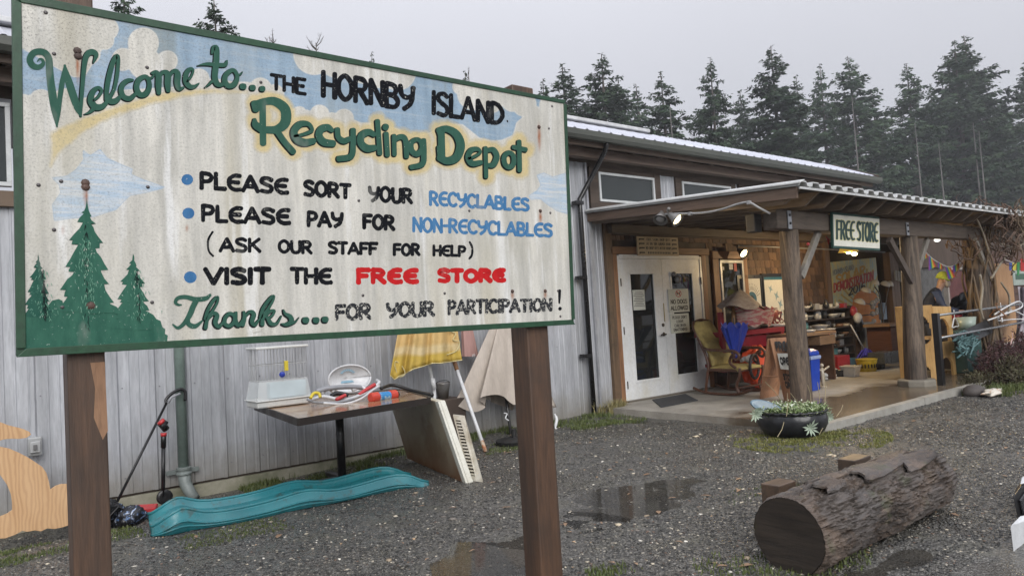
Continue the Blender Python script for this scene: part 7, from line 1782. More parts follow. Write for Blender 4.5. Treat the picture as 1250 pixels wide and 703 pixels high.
def leafset(c, r, n_, L, w_, up=.6, zj=.02):
    b = MB()
    for _ in range(n_):
        a = R.uniform(0, 2 * pi); q = r * sqrt(R.random()); p = Vector((c[0] + q * cos(a), c[1] + q * sin(a), c[2] + R.uniform(0, zj)))
        az = R.uniform(0, 2 * pi); el = R.uniform(.1, up) * pi / 2; d = Vector((cos(az) * cos(el), sin(az) * cos(el), sin(el))); s = Vector((-sin(az), cos(az), 0)); l = L * R.uniform(.5, 1.2); ww = w_ * R.uniform(.7, 1.2)
        o = len(b.v); b.v += [tuple(p), tuple(p + d * l * .5 + s * ww), tuple(p + d * l + Vector((0, 0, -l * .15))), tuple(p + d * l * .5 - s * ww)]; b.f.append((o, o + 1, o + 2, o + 3))
    return b
part('foliage', leafset((PLX, PLY, .22), .34, 800, .08, .011, .8, .05), lgd, tp, stuff=True); part('pale_leaves', leafset((PLX, PLY, .23), .36, 520, .07, .010, .7, .06), lgm, tp, stuff=True); part('flower_heads', leafset((PLX, PLY, .27), .26, 110, .03, .010, .9, .07), pm('petal_white', (.62, .66, .55), bump=0), tp, stuff=True)
for (px, py, s_) in ((989, 524, .10), (922, 506, .08), (1011, 508, .08), (926, 501, .06), (1005, 503, .06)):
    p = W(px, py, 4.0 if px < 1000 else 3.95) if px != 989 else W(989, 522, 3.83)
    b = MB()
    for i in range(11):
        a = 2 * pi * i / 11 + R.uniform(-.1, .1); l = s_ * R.uniform(.6, 1); d = Vector((cos(a) * .78, -sin(a) * .0 - cos(a) * .62, sin(a))); s = Vector((-sin(a) * .78, sin(a) * .62, cos(a))); q = Vector((-.02, -.02, 0)); b.add([p, p + d * l * .55 + s * .010 + q, p + d * l + q * 1.5, p + d * l * .55 - s * .010 + q], [(0, 1, 2, 3)])
    part('rosette', b, sage, tp)
stk_ = pm('stem_tan', (.36, .30, .18), rough=.7, bump=0)
for (a0, a1) in (((952, 487), (934, 466)), ((957, 515), (949, 533)), ((961, 480), (960, 508)), ((965, 480), (976, 497)), ((966, 508), (971, 535)), ((1000, 500), (998, 466)), ((1007, 490), (1006, 456)), ((986, 470), (990, 492)), ((1000, 530), (1006, 514)), ((1021, 508), (1029, 494))):
    b = MB(); y_ = 3.98 if a0[1] < 512 else 3.80; b.tube([W(*a0, y_), W((a0[0] + a1[0]) / 2 + 1.5, (a0[1] + a1[1]) / 2, y_), W(*a1, y_)], .0035, 5); part('dry_stem', b, stk_, tp)
sk = W(937, 497, 4.25); b = MB()
def fsk(u, v_):
    a = 2 * pi * v_; return sk + Vector((.62 * .0 + (.17 * u * cos(a)) * .78, -.17 * u * cos(a) * .62 + .03 * u * sin(a), .035 * u * sin(a) * 2.0 - .02 * (1 - u * u) - .05 * u * cos(a)))
b.grid(fsk, 8, 25); o = solo('blue_grey_bowl', b, pm('glaze_blue', (.13, .20, .25), (.09, .14, .18), rough=.2, bump=0), 'tilted blue grey glazed dish lying on the left of the tyre planter', 'bowl', smooth=True); q = o.modifiers.new('t', 'SOLIDIFY'); q.thickness = .012
# ------------------------------------------------------------------ inside the porch: desk, shelves and what stands on them
def pbox(px0, px1, py0, py1, Y, dp, mat, name=None, label=None, cat=None, group=None, parent=None, bv=.004, floor=False):
    a, c = W(px0, (py0 + py1) / 2, Y), W(px1, (py0 + py1) / 2, Y); z1, z0 = W((px0 + px1) / 2, py0, Y).z, W((px0 + px1) / 2, py1, Y).z
    if floor: z0 = .082
    b = MB(); b.box(a.x, c.x, Y, Y + dp, z0, z1)
    return part(name, b, mat, parent, bv=bv) if parent else solo(name, b, mat, label, cat, group, bv=bv)
dkw = wood('desk_wood', (.12, .062, .035), (.07, .038, .024), (.15, 1, 1), .5, 4); tanw = wood('desk_tan', (.30, .19, .11), (.22, .13, .075), (.15, 1, 1), .5, 4)
dsk = thing('work_desk', 'brown desk with a tan drawer behind the left log post', 'desk', (11.4, 6.2, .08))
pbox(978, 1021, 405.5, 409, 6.0, .6, tanw, 'desktop', parent=dsk); pbox(1001, 1020, 409.5, 420, 5.98, .3, tanw, 'drawer', parent=dsk); a = W(1019, 440, 6.0); b = MB(); b.box(a.x, a.x + .04, 6.02, 6.6, .082, W(1019, 409, 6.0).z - .01); part('side_panel', b, dkw, dsk); a = W(980, 440, 6.0); b = MB(); b.box(a.x, a.x + .04, 6.02, 6.6, .082, W(980, 409, 6.0).z - .01); part('side_panel', b, dkw, dsk)
a0, a1 = W(981, 440, 6.5).x, W(1019, 440, 6.5).x; b = MB(); b.box(a0, a1, 6.56, 6.59, .1, .80); part('back_panel', b, dkw, dsk)
dz_ = W(1000, 405.5, 6.0).z
for (px, r_, h_, y_, lb_) in ((988, .12, .05, 6.15, 'white oval dish on the left of the desk'), (1001, .19, .035, 6.3, 'large white platter lying on the desk'), (1001, .16, .07, 6.3, 'glass lid resting on the large white platter'), (1013, .11, .035, 6.15, 'small pale plate on the right of the desk')):
    b = MB(); p = W(px, 405, y_); zz_ = dz_ + .002 + (.036 if 'lid' in lb_ else 0); b.lathe([(r_ * .7, 0), (r_, h_ * .6), (r_, h_ * .8), (.0001, h_)], (p.x, y_, zz_), 20, 1, .8); solo('dish', b, dishm if 'lid' not in lb_ else pm('glass_grey', (.3, .3, .3), rough=.1, bump=0), lb_, 'dish', smooth=True)
shf = thing('shelving_unit', 'dark shelving unit crammed with crockery behind the desk', 'shelves', (13.3, 7.0, .08))
sd_m = wood('shelf_dark', (.045, .032, .026), (.03, .022, .018), (.15, 1, 1), .6, 4)
SX0, SX1 = W(980, 400, 6.85).x, W(1043, 400, 6.85).x
levels = [W(1015, y, 6.85).z for y in (376.5, 388.5, 400, 412.5, 424, 434)]
for z in levels: b = MB(); b.box(SX0, SX1, 6.86, 7.2, z - .022, z); part('shelf', b, sd_m, shf)
for x in (SX0, SX1 - .04): b = MB(); b.box(x - .005, x + .045, 6.85, 7.21, .081, levels[0] + .03); part('upright', b, sd_m, shf)
itc = [('item_white', (.62, .62, .60)), ('item_grey', (.20, .21, .22)), ('item_black', (.03, .03, .032)), ('item_red', (.42, .04, .05)), ('item_blue', (.05, .12, .32)), ('item_teal', (.10, .26, .27)), ('item_brown', (.20, .11, .06)), ('item_steel', (.34, .34, .35)), ('item_cream', (.52, .46, .36))]
itm = [pm(a_, c_, rough=.35, bump=0) for a_, c_ in itc]; cn_ = ['white', 'grey', 'black', 'red', 'blue', 'teal', 'brown', 'steel', 'cream']
lvn = ['top', 'second', 'third', 'fourth', 'fifth', 'lowest']; kinds = ['jar', 'bowl', 'mug', 'box', 'vase', 'pan']
def small(kind, x, y, z, s, mat, label, group):
    b = MB()
    if kind == 'jar': b.lathe([(.045 * s, 0), (.05 * s, .02 * s), (.05 * s, .10 * s), (.035 * s, .12 * s), (.038 * s, .14 * s), (.0001, .14 * s)], (x, y, z), 12)
    elif kind == 'bowl': b.lathe([(.04 * s, 0), (.085 * s, .05 * s), (.09 * s, .07 * s), (.082 * s, .065 * s), (.0001, .02 * s)], (x, y, z), 14)
    elif kind == 'mug': b.lathe([(.035 * s, 0), (.04 * s, .09 * s), (.036 * s, .085 * s), (.0001, .02 * s)], (x, y, z), 12); b.tube([(x + .038 * s, y, z + .075 * s), (x + .065 * s, y, z + .06 * s), (x + .062 * s, y, z + .03 * s), (x + .036 * s, y, z + .02 * s)], .007 * s, 5)
    elif kind == 'box': b.box(x - .07 * s, x + .07 * s, y - .04, y + .05, z, z + .08 * s); b.box(x - .075 * s, x + .075 * s, y - .045, y + .055, z + .0805 * s, z + .10 * s)
    elif kind == 'vase': b.lathe([(.03 * s, 0), (.055 * s, .05 * s), (.05 * s, .09 * s), (.02 * s, .14 * s), (.03 * s, .17 * s), (.022 * s, .165 * s)], (x, y, z), 12)
    else: b.lathe([(.075 * s, 0), (.08 * s, .05 * s), (.074 * s, .045 * s), (.0001, .008)], (x, y, z), 14); b.beam((x + .08 * s, y - .01, z + .04 * s), (x + .2 * s, y - .05, z + .055 * s), .02 * s, .012)
    return solo(kind if kind != 'box' else 'storage_box', b, mat, label, kind if kind != 'box' else 'box', group, smooth=kind != 'box')
used = {}
for li, z in enumerate(levels):
    x = SX0 + .10; 
    while x < SX1 - .08:
        f = (x - SX0) / (SX1 - SX0); pos = ['far left', 'left', 'middle', 'right', 'far right'][min(4, int(f * 5))]
        for _t in range(40):
            s = R.uniform(.7, 1.25); k_ = R.choice(kinds); ci = R.choices(range(9), (5, 3, 2, .8, 1, 1, 1, 3, 1.5))[0]; key = (k_, cn_[ci], li, pos)
            if key not in used: break
        lb_ = '%s %s on the %s of the %s shelf behind the desk' % (cn_[ci], k_, pos, lvn[li])
        used[key] = used.get(key, 0) + 1
        small(k_, x, 6.95 + R.uniform(-.02, .06), z + .001, s, itm[ci], lb_, 'crockery on the shelving unit')
        x += .15 * s + R.uniform(.01, .06)
def fl(name, label, cat, b, mat, **k): return solo(name, b, mat, label, cat, **k)
# floor clutter in front of the shelves
pbox(1023, 1038, 434, 455, 6.5, .3, itm[3], 'red_crate', 'translucent red plastic crate on the floor under the shelves', 'crate'); pbox(1038.5, 1048.5, 437, 451, 6.6, .3, pm('tub_blue', (.08, .22, .36), rough=.35, bump=0), 'blue_tub', 'blue plastic tub on the floor right of the red crate', 'tub')
bk3 = thing('white_basket', 'white plastic basket on the slab in front of the red crate', 'basket', tuple(G(1039, 461, .08))); c = G(1039, 459, .081)
b = MB(); b.lathe([(.13, 0), (.17, .16), (.16, .155), (.12, .02)], tuple(c), 4, 1.2, 1, M=Matrix.Rotation(radians(45), 3, 'Z')); part('body', b, dishm, bk3, bv=.01); b = MB(); b.lathe([(.175, .15), (.185, .17), (.172, .175)], tuple(c), 4, 1.2, 1, M=Matrix.Rotation(radians(45), 3, 'Z')); part('rim', b, dishm, bk3)
yb_ = thing('yellow_bucket', 'yellow bucket with dark slots standing on the porch slab', 'bucket', tuple(G(1058, 454, .08))); c = G(1058.5, 453, .081)
b = MB(); b.lathe([(.15, 0), (.175, .20), (.17, .21)], tuple(c), 20); part('body', b, pm('bucket_yellow', (.50, .38, .03), rough=.4, bump=0), yb_, smooth=True)
for i in range(20):
    a = 2 * pi * i / 20; b = MB(); q = c + Vector((.168 * cos(a), .168 * sin(a), .10)); b.beam(q + Vector((0, 0, -.035)), q + Vector((0, 0, .035)), .018, .014, up=(cos(a), sin(a), 0)); part('slot', b, bl, yb_)
b = MB(); b.lathe([(.175, .20), (.185, .215), (.16, .22), (.15, .19)], tuple(c), 20); part('rim', b, MATS['bucket_yellow'], yb_, smooth=True)
b = MB(); c = G(1073, 450, .081); b.lathe([(.10, 0), (.15, .24), (.14, .23)], tuple(c), 4, 1, 1, M=Matrix.Rotation(radians(45), 3, 'Z')); fl('dark_waste_bin', 'dark grey square waste bin right of the yellow bucket', 'bin', b, pm('bin_dark', (.05, .055, .05), rough=.5, bump=0), bv=.01)
mp = thing('blue_mop', 'upright mop with blue violet head and pale handle above the yellow bucket', 'mop', tuple(W(1058, 437, 6.4)))
b = MB(); b.tube([W(1038, 396, 6.5), W(1055, 427, 6.4)], .014, 7); part('handle', b, condm, mp, smooth=True)
b = MB()
for i in range(60):
    p = W(1058 + R.gauss(0, 1.2), 424, 6.4); q = W(1058 + R.gauss(0, 5), 438 + R.uniform(-4, 2), 6.4); q.y += R.uniform(-.08, .08); b.tube([W(1056, 425, 6.4), (p + q) / 2 + Vector((0, 0, .03)), q], .012, 4, cap=False)
part('mop_head', b, pm('mop_blue', (.04, .03, .30), rough=.7, bump=0), mp, stuff=True)
pbox(1056.5, 1069, 393, 437, 6.9, .3, pm('cab_pale', (.30, .30, .28), rough=.5, bump=.05), 'tall_grey_cabinet', 'tall narrow pale grey cabinet behind the blue mop', 'cabinet')
pbox(1070, 1079, 405, 440, 6.9, .3, sd_m, 'narrow_dark_shelf', 'narrow dark shelf right of the pale grey cabinet', 'shelf'); pbox(1045, 1056, 402, 432, 7.0, .2, dkw, 'brown_side_table', 'dark brown side table left of the pale grey cabinet', 'table')
# shoes, figurine and pans on the slab
shp = [('white sneaker pair on the slab left of the white basket', 1013, 462), ('dark shoe with white sole beside the blue bin', 1004, 458), ('white slipper lying on the slab near the desk side', 1020, 455), ('grey boot on the slab under the desk', 997, 455)]
for i, (lb_, px, py) in enumerate(shp):
    r_ = thing('shoe', lb_, 'shoe', tuple(G(px, py, .082))); c = G(px, py, .082); a = R.uniform(-.8, .4)
    def fsh(u, v_, c=c, a=a):
        th = 2 * pi * v_; L = .14 * (u - .5) * 2; wd = .045 * (1 - .5 * (2 * u - 1) ** 4) * (1 if 0 < u < 1 else 0.02); hh = (.05 + .05 * max(0, .5 - u) * 2) * (1 if 0 < u < 1 else .05)
        x, y, z = L, wd * cos(th), .022 + hh * .5 * (1 + sin(th)); return (c.x + x * cos(a) - y * sin(a), c.y + x * sin(a) + y * cos(a), c.z + z)
    b = MB(); b.grid(fsh, 12, 13); part('upper', b, itm[(0, 2, 0, 1)[i]], r_, smooth=True)
    b = MB(); b.prism([(c.x + x * cos(a) - y * sin(a), c.y + x * sin(a) + y * cos(a), c.z) for x, y in ((-.14, -.035), (-.05, -.038), (.08, -.05), (.14, -.02), (.14, .02), (.08, .05), (-.05, .038), (-.14, .035))], (0, 0, .022)); part('sole', b, dishm, r_)
fg2 = thing('garden_figurine', 'pale standing figurine with outstretched arms beside the blue bin', 'figurine', tuple(G(1004, 470, .08))); c = W(1003.5, 452, 5.6)
b = MB(); b.tube([c + Vector((0, 0, -.28)), c + Vector((0, 0, -.06)), c + Vector((0, 0, .04))], [.018, .03, .02], 8); part('body', b, itm[8], fg2, smooth=True); b = MB(); b.tube([c + Vector((-.12, .02, .04)), c + Vector((-.03, 0, .0)), c + Vector((.05, 0, .0)), c + Vector((.13, -.04, .05))], .014, 6); part('arms', b, itm[8], fg2, smooth=True); b = MB(); b.ball(tuple(c + Vector((0, 0, .075))), .03, 8); part('head', b, itm[8], fg2, smooth=True)
b = MB(); b.lathe([(.05, 0), (.055, .02), (.02, .03)], (c.x, c.y, .0815), 12); part('foot', b, itm[8], fg2)
for j, (px, py, m_, lb_) in enumerate(((990, 448, 7, 'steel pot on the slab left of the shoes'), (1026, 459, 2, 'black frying pan lying against the desk side'), (1010, 447, 1, 'grey saucepan under the desk'))):
    c = G(px, py, .082); b = MB(); b.lathe([(.09, 0), (.11, .10), (.115, .105), (.105, .1), (.0001, .01)], tuple(c), 16); b.beam(c + Vector((.1, 0, .08)), c + Vector((.28, -.08, .10)), .02, .012); fl('pan', lb_, 'pan', b, itm[m_], smooth=False)
# painted banner board
bn_, t = newmat('banner_paint'); v = t.coord(); n1 = t.noise(t.coord((1, 1, .3)), 6, 4, .7, 1.0); t.col(t.mix(t.mr(n1, .42, .58), (.34, .46, .46), (.58, .52, .22))); t.rough(.6)
YB = 7.45
def Q(px, py, lay=0.): return W(px, py, YB - lay)
bn2 = thing('solar_banner', 'painted board lettered solar demonstration 2016 over an orange sun arch inside the porch', 'banner', tuple(W(1045, 400, YB)))
b = MB(); RM_ = lambda a, r_: min(r_, (14.0 / cos(a)) if cos(a) > .05 else 99)
P_ = [Q(1014.5, 320), Q(1069, 314.5), Q(1076, 396), Q(1075, 410), Q(1020, 412)]; b.prism([P_[0], P_[4], P_[3], P_[2], P_[1]], (0, .02, 0)); part('board', b, bn_, bn2)
orm = pm('sun_orange', (.62, .22, .02), (.52, .17, .018), rough=.6, scale=8, bump=0); ryl = pm('ray_yellow', (.48, .36, .10), (.40, .30, .08), bump=0)
b = MB()
for i in range(17):
    a0 = pi * (.04 + .94 * i / 17); a1 = a0 + .06; b.add([Q(1057 + cos(a) * RM_(a, r_), 383 - sin(a) * RM_(a, r_) * 1.25, .001 + i * .0001) for r_, a in ((18, a0), (18, a1), (44 if a0 < 2.2 else 36, a1), (44 if a0 < 2.2 else 36, a0))], [(0, 1, 2, 3)])
b.v = [v_ for v_ in b.v]; part('rays', b, ryl, bn2, stuff=True)
b = MB(); pts_ = [Q(1040.5, 410, .003), Q(1041, 378, .003)] + [Q(1057 + 16.5 * cos(a), 372 - 19 * sin(a), .003) for a in np.linspace(pi, 0, 14)] + [Q(1075.2, 395, .003), Q(1074, 410, .003)]; b.add(pts_, [tuple(range(len(pts_)))]); part('sun_arch', b, orm, bn2)
for tx, q, wd, mt in (('HORNBY ISLAND', (1017, 330, 336, 1042, 323, 329), .9, pm('let_grey', (.22, .26, .28), bump=0)), ('SOLAR', (1021, 336.5, 347.5, 1056, 324, 335), 2.6, pm('let_gold', (.55, .33, .04), bump=0)), ('DEMONSTRATION', (1018, 346, 357, 1066, 331, 342), 1.5, inkr), ('2016', (1036, 352, 361, 1056, 343.5, 352), 1.7, inkm)):
    mb = MB(); word(mb, tx, *q, wd, Q, .005, jig=0); part('lettering', mb, mt, bn2)
# floor lamp with white bowl shades
fl_ = thing('shade_stand', 'thin stand carrying several white bowl shaped shades before the solar banner', 'lamp', tuple(G(1080, 452, .08)))
b = MB(); b.tube(cr([tuple(W(1081, 447, 6.9)), tuple(W(1079, 400, 6.95)), tuple(W(1074, 362, 6.95)), tuple(W(1068, 350, 6.95))], 5), .014, 6); b.tube(cr([tuple(W(1078, 392, 6.95)), tuple(W(1083, 360, 6.95)), tuple(W(1086, 348, 6.95))], 4), .010, 6); part('stem', b, pm('stand_metal', (.16, .16, .16), rough=.4, metal=.5, bump=0), fl_, smooth=True)
b = MB(); b.tube([W(1074, 373, 6.95), W(1060, 371, 6.9), W(1052, 369, 6.9)], .008, 5); b.tube([W(1074, 383, 6.95), W(1062, 384, 6.9), W(1052, 385, 6.9)], .012, 5); b.tube([W(1073, 362, 6.95), W(1066, 356, 6.9), W(1058, 356, 6.9)], .007, 5); part('side_arm', b, bl, fl_, smooth=True, stuff=True)
for (px, py, s) in ((1057, 354.5, 1.0), (1049.5, 368.5, 1.1), (1068.5, 345.5, .8), (1080.5, 347, 1.0), (1086, 347, .8), (1047, 386, .9)):
    p = W(px, py, 6.88); b = MB(); b.lathe([(.105 * s, -.02), (.10 * s, .0), (.07 * s, .045), (.02, .07), (.0001, .072)], tuple(p), 14, M=Matrix.Rotation(radians(25), 3, 'X')); part('shade', b, dishm, fl_, smooth=True)
b = MB()
for i in range(12): p = W(R.uniform(1063, 1071), R.uniform(366, 392), 6.92); b.ball(tuple(p), R.uniform(.03, .055), 6)
fl('metal_trinkets', 'cluster of grey metal trinkets hanging on the stand in front of the orange arch', 'trinkets', b, itm[7], stuff=False)
sbg = thing('sports_bag', 'small red black and white sports bag hanging left of the orange arch', 'bag', tuple(W(1045, 395, 6.8))); p = W(1042, 380, 6.8)
b = MB(); b.ball(tuple(p), .09, 10, 1, .7, 1.2); part('red_panel', b, itm[3], sbg, smooth=True); b = MB(); b.ball(tuple(W(1046.5, 388, 6.75)), .10, 10, 1, .7, 1.1); part('white_panel', b, dishm, sbg, smooth=True); b = MB(); b.ball(tuple(W(1048, 396, 6.82)), .13, 10, 1, .7, 1.2); part('black_body', b, bl, sbg, smooth=True)
# timber post, brown dresser and panes deeper in the bay
pbox(1089, 1099, 308, 395, 6.9, .14, cedd, 'bay_post', 'brown square timber post inside the porch left of the middle log post', 'post')
ds = thing('brown_dresser', 'brown wooden dresser standing behind the middle log post', 'dresser', tuple(W(1095, 430, 6.3))); pbox(1086, 1108, 394, 397.5, 6.2, .5, tanw, 'top', parent=ds); pbox(1088, 1107, 398, 428, 6.25, .45, wood('dresser', (.16, .06, .03), (.10, .04, .02)), 'body', parent=ds)
pbox(1080, 1098, 429, 443, 5.95, .3, pm('case_grey', (.07, .075, .08), rough=.3, bump=0), 'grey_glass_case', 'dark grey case with pale edges on the slab left of the middle log post', 'case')
b = MB(); a = W(1095, 336, 6.8)
for i in range(3): p = W(1093 + i * 3.2, 334 + i, 6.8); b.box(p.x - .005, p.x + .075, 6.8, 6.82, p.z - .14, p.z + .07)
fl('hanging_paper_letters', 'pale cut-out letters hanging on the timber post inside the porch', 'decoration', b, pm('pale_cut', (.32, .32, .30), bump=0), stuff=False)
b = MB(); p = W(1080, 400, 7.0); b.box(p.x, p.x + .15, 7.0, 7.1, .9, 1.25); fl('blue_paper_fan', 'small pale blue paper on the tall grey cabinet', 'paper', b, pm('paper_blue', (.25, .33, .42), bump=0))

# ------------------------------------------------------------------ pine play stand, railing, person
ps2 = thing('pine_play_stand', 'orange pine play stand with arched cut-outs behind the middle log post and railing', 'play stand', (10.9, 4.55, .08))
pine = wood('pine', (.62, .40, .16), (.50, .29, .10), (1, 1, .2), .45, 4, rnd=.04)
def gp_(px, Y): p = W(px, 470, Y); return Vector((p.x, Y, .082))
Ea, Eb, Ec = gp_(1106, 5.0), gp_(1146, 4.62), gp_(1169, 4.66)
zT = 1.20
def arch_panel(p0, p1, z0, z1, holes_, nm, th=.03, slope=0.):
    """board from p0 to p1 with holes given as (u0,u1,z0,z1,arched) cut by building the board from strips"""
    d = (p1 - p0); nn_ = Vector((-d.y, d.x, 0)).normalized() * th; b = MB(); N = 24
    for i in range(N):
        u0, u1 = i / N, (i + 1) / N; um = (u0 + u1) / 2; cuts = []
        for (a, c, ha, hb, ar) in holes_:
            if a < um < c:
                k_ = sqrt(max(0, 1 - ((um - (a + c) / 2) / ((c - a) / 2)) ** 2)); top = hb if not ar else ha + (hb - ha) * (.45 + .55 * k_); bot = ha if ar != 2 else ha + (hb - ha) * .3 * (1 - k_)
                cuts.append((bot, top))
        zs = [z0]; 
        for lo, hi in sorted(cuts): zs += [lo, hi]
        zs.append(z1 + slope * um)
        for lo, hi in zip(zs[::2], zs[1::2]):
            if hi - lo < .002: continue
            a, c = p0 + d * u0, p0 + d * u1; b.hexa([Vector((a.x, a.y, lo)), Vector((c.x, c.y, lo)), Vector((c.x, c.y, lo)) + nn_, Vector((a.x, a.y, lo)) + nn_, Vector((a.x, a.y, hi)), Vector((c.x, c.y, hi)), Vector((c.x, c.y, hi)) + nn_, Vector((a.x, a.y, hi)) + nn_])
    part(nm, b, pine, ps2)
arch_panel(Ea, Eb, .082, zT, [(.25, .9, .60, 1.06, 2), (.3, .8, .082, .30, 1)], 'front_board'); arch_panel(Eb + Vector((.005, -.002, 0)), Ec, .082, zT - .02, [(.12, .80, .62, .98, 1), (.15, .85, .082, .38, 1)], 'side_board', slope=-.03)
Ed = Ea + (Ec - Eb); arch_panel(Ea + Vector((.01, .02, 0)), Ed, .082, zT, [(.2, .8, .62, 1.0, 1)], 'rear_board')
for z in (.45, .60): b = MB(); b.hexa([Ea + Vector((.02, .01, z)), Eb + Vector((.02, .02, z)), Ec + Vector((0, .02, z)), Ed + Vector((-.01, -.01, z)), Ea + Vector((.02, .01, z + .02)), Eb + Vector((.02, .02, z + .02)), Ec + Vector((0, .02, z + .02)), Ed + Vector((-.01, -.01, z + .02))]); part('shelf_board', b, pine, ps2)
b = MB(); b.box(Ea.x - .06, Ea.x - .03, 4.80, 5.05, .082, 1.20); part('end_board', b, pine, ps2, bv=.01)
rl = thing('black_railing', 'black metal railing post with two rails beside the pine play stand', 'railing', (10.96, 4.28, 0))
b = MB(); b.box(10.92, 11.01, 4.25, 4.33, -.02, 1.09); part('post', b, bl, rl, bv=.005)
railm = pm('rail_steel', (.25, .26, .27), rough=.25, metal=.5, bump=0)
b = MB(); b.tube([(10.98, 4.29, 1.055), (14.9, 4.29, 1.11)], .018, 8); part('rail', b, railm, rl, smooth=True); b = MB(); b.tube([(10.98, 4.29, .735), (14.9, 4.29, .80)], .018, 8); part('rail', b, railm, rl, smooth=True)
b = MB(); b.box(10.85, 11.09, 4.2, 4.38, .0, .03); part('foot_plate', b, pine, rl)
# the person: body, clothing and cap
pe = thing('person', 'person in a navy jacket and lime green knit cap bending over goods behind the railing', 'person', tuple(W(1130, 385, 5.35))[:2] + (.08,), radians(-60)); pe.scale = (.91, .91, .91)
skin = pm('skin', (.44, .28, .21), (.38, .23, .17), rough=.5, scale=12, bump=0); navy = pm('navy_cloth', (.012, .018, .042), (.022, .032, .065), rough=.7, scale=6); hair_m = pm('beard_grey', (.42, .38, .33), (.3, .27, .23), scale=30, rough=.8); lime = pm('lime_knit', (.48, .58, .08), (.38, .48, .06), scale=18, rough=.85); trou = pm('trouser_dark', (.03, .03, .035), rough=.7)
def skinmesh(name, V, E_, Rr, mat, root=0, sub=2, parent=pe):
    me = bpy.data.meshes.new(name); me.from_pydata(V, E_, []); me.update(); me.materials.append(mat); o = bpy.data.objects.new(name, me); COL.objects.link(o); o.parent = parent
    s = o.modifiers.new('skin', 'SKIN'); s.use_smooth_shade = True
    for i, r_ in enumerate(Rr):
        sv = me.skin_vertices[0].data[i]; sv.radius = (r_, r_) if not isinstance(r_, tuple) else r_; sv.use_root = (i == root)
    q = o.modifiers.new('sub', 'SUBSURF'); q.levels = sub; q.render_levels = sub
    return o
# local frame: x forward, y left, z up; torso leans forward, right arm reaches out
JV = [(0, 0, .92), (.05, 0, 1.10), (.13, 0, 1.28), (.20, 0, 1.42), (.26, 0, 1.50), (.31, 0, 1.60), (.33, 0, 1.70),
      (.17, .19, 1.40), (.30, .25, 1.15), (.52, .20, 1.04), (.60, .18, 1.03), (.17, -.19, 1.40), (.26, -.25, 1.14), (.50, -.18, 1.06), (.62, -.15, 1.06),
      (0, .10, .88), (.06, .11, .50), (0, .12, .08), (.12, .13, .03), (0, -.10, .88), (.05, -.11, .50), (-.05, -.12, .08), (.07, -.13, .03)]
JE = [(0, 1), (1, 2), (2, 3), (3, 4), (4, 5), (5, 6), (3, 7), (7, 8), (8, 9), (9, 10), (3, 11), (11, 12), (12, 13), (13, 14), (0, 15), (15, 16), (16, 17), (17, 18), (0, 19), (19, 20), (20, 21), (21, 22)]
JR = [(.15, .12), (.14, .115), (.16, .12), (.15, .11), .055, .085, .075, .065, .048, .034, .03, .065, .048, .034, .03, .085, .06, .042, .035, .085, .06, .042, .035]
skinmesh('body', JV, JE, JR, skin)
skinmesh('jacket', [(0, 0, .88), (.05, 0, 1.08), (.11, 0, 1.27), (.17, 0, 1.40), (.25, 0, 1.53), (.17, .20, 1.40), (.30, .27, 1.14), (.53, .21, 1.045), (.17, -.20, 1.40), (.26, -.27, 1.13), (.51, -.19, 1.065)], [(0, 1), (1, 2), (2, 3), (3, 4), (3, 5), (5, 6), (6, 7), (3, 8), (8, 9), (9, 10)], [(.19, .17), (.185, .155), (.185, .15), (.14, .12), .075, .092, .072, .052, .092, .072, .052], navy)
skinmesh('trousers', [(0, 0, .93), (0, .10, .86), (.06, .11, .50), (0, .12, .10), (0, -.10, .86), (.05, -.11, .50), (-.05, -.12, .10)], [(0, 1), (1, 2), (2, 3), (0, 4), (4, 5), (5, 6)], [(.17, .15), .11, .085, .065, .11, .085, .065], trou)
for s_, wr in ((1, Vector((.60, .18, 1.03))), (-1, Vector((.62, -.15, 1.06)))):
    HV = [tuple(wr), tuple(wr + Vector((.045, 0, -.005))), tuple(wr + Vector((.085, 0, -.012)))]; HE = [(0, 1), (1, 2)]; HR = [.024, .032, .028]
    for k_, (dy, L) in enumerate(((-.030, .07), (-.010, .08), (.010, .076), (.030, .06))):
        i0 = len(HV); HV += [tuple(wr + Vector((.095, dy, -.012))), tuple(wr + Vector((.095 + L * .5, dy * 1.1, -.02))), tuple(wr + Vector((.095 + L * .85, dy * 1.1, -.045)))]; HE += [(2, i0), (i0, i0 + 1), (i0 + 1, i0 + 2)]; HR += [.011, .009, .008]
    i0 = len(HV); HV += [tuple(wr + Vector((.05, .035 * s_ * -1, -.01))), tuple(wr + Vector((.085, .055 * s_ * -1, -.025)))]; HE += [(1, i0), (i0, i0 + 1)]; HR += [.013, .010]
    skinmesh('hand', HV, HE, HR, skin)
def hloc(nm, b, mat): return part(nm, b, mat, pe, smooth=True, local=True)
hc = Vector((.345, 0, 1.68)); tilt = Matrix.Rotation(radians(22), 3, 'Y')
b = MB(); b.lathe([(.0001, .125), (.045, .12), (.085, .09), (.108, .045), (.112, .0), (.105, -.02)], tuple(hc + Vector((-.01, 0, .02))), 20, 1.05, .9, M=tilt); hloc('knit_cap', b, lime)
b = MB(); b.lathe([(.113, -.028), (.118, -.01), (.113, .008)], tuple(hc + Vector((-.01, 0, .02))), 20, 1.05, .9, M=tilt); hloc('cap_brim', b, lime)
b = MB(); b.ball(tuple(hc + Vector((.05, 0, -.085))), .070, 12, .85, .9, 1.2); hloc('beard', b, hair_m)
b = MB(); b.tube([tuple(hc + Vector((.10, 0, -.005))), tuple(hc + Vector((.135, 0, -.045))), tuple(hc + Vector((.12, 0, -.055)))], [.010, .017, .012], 8); hloc('nose', b, skin)
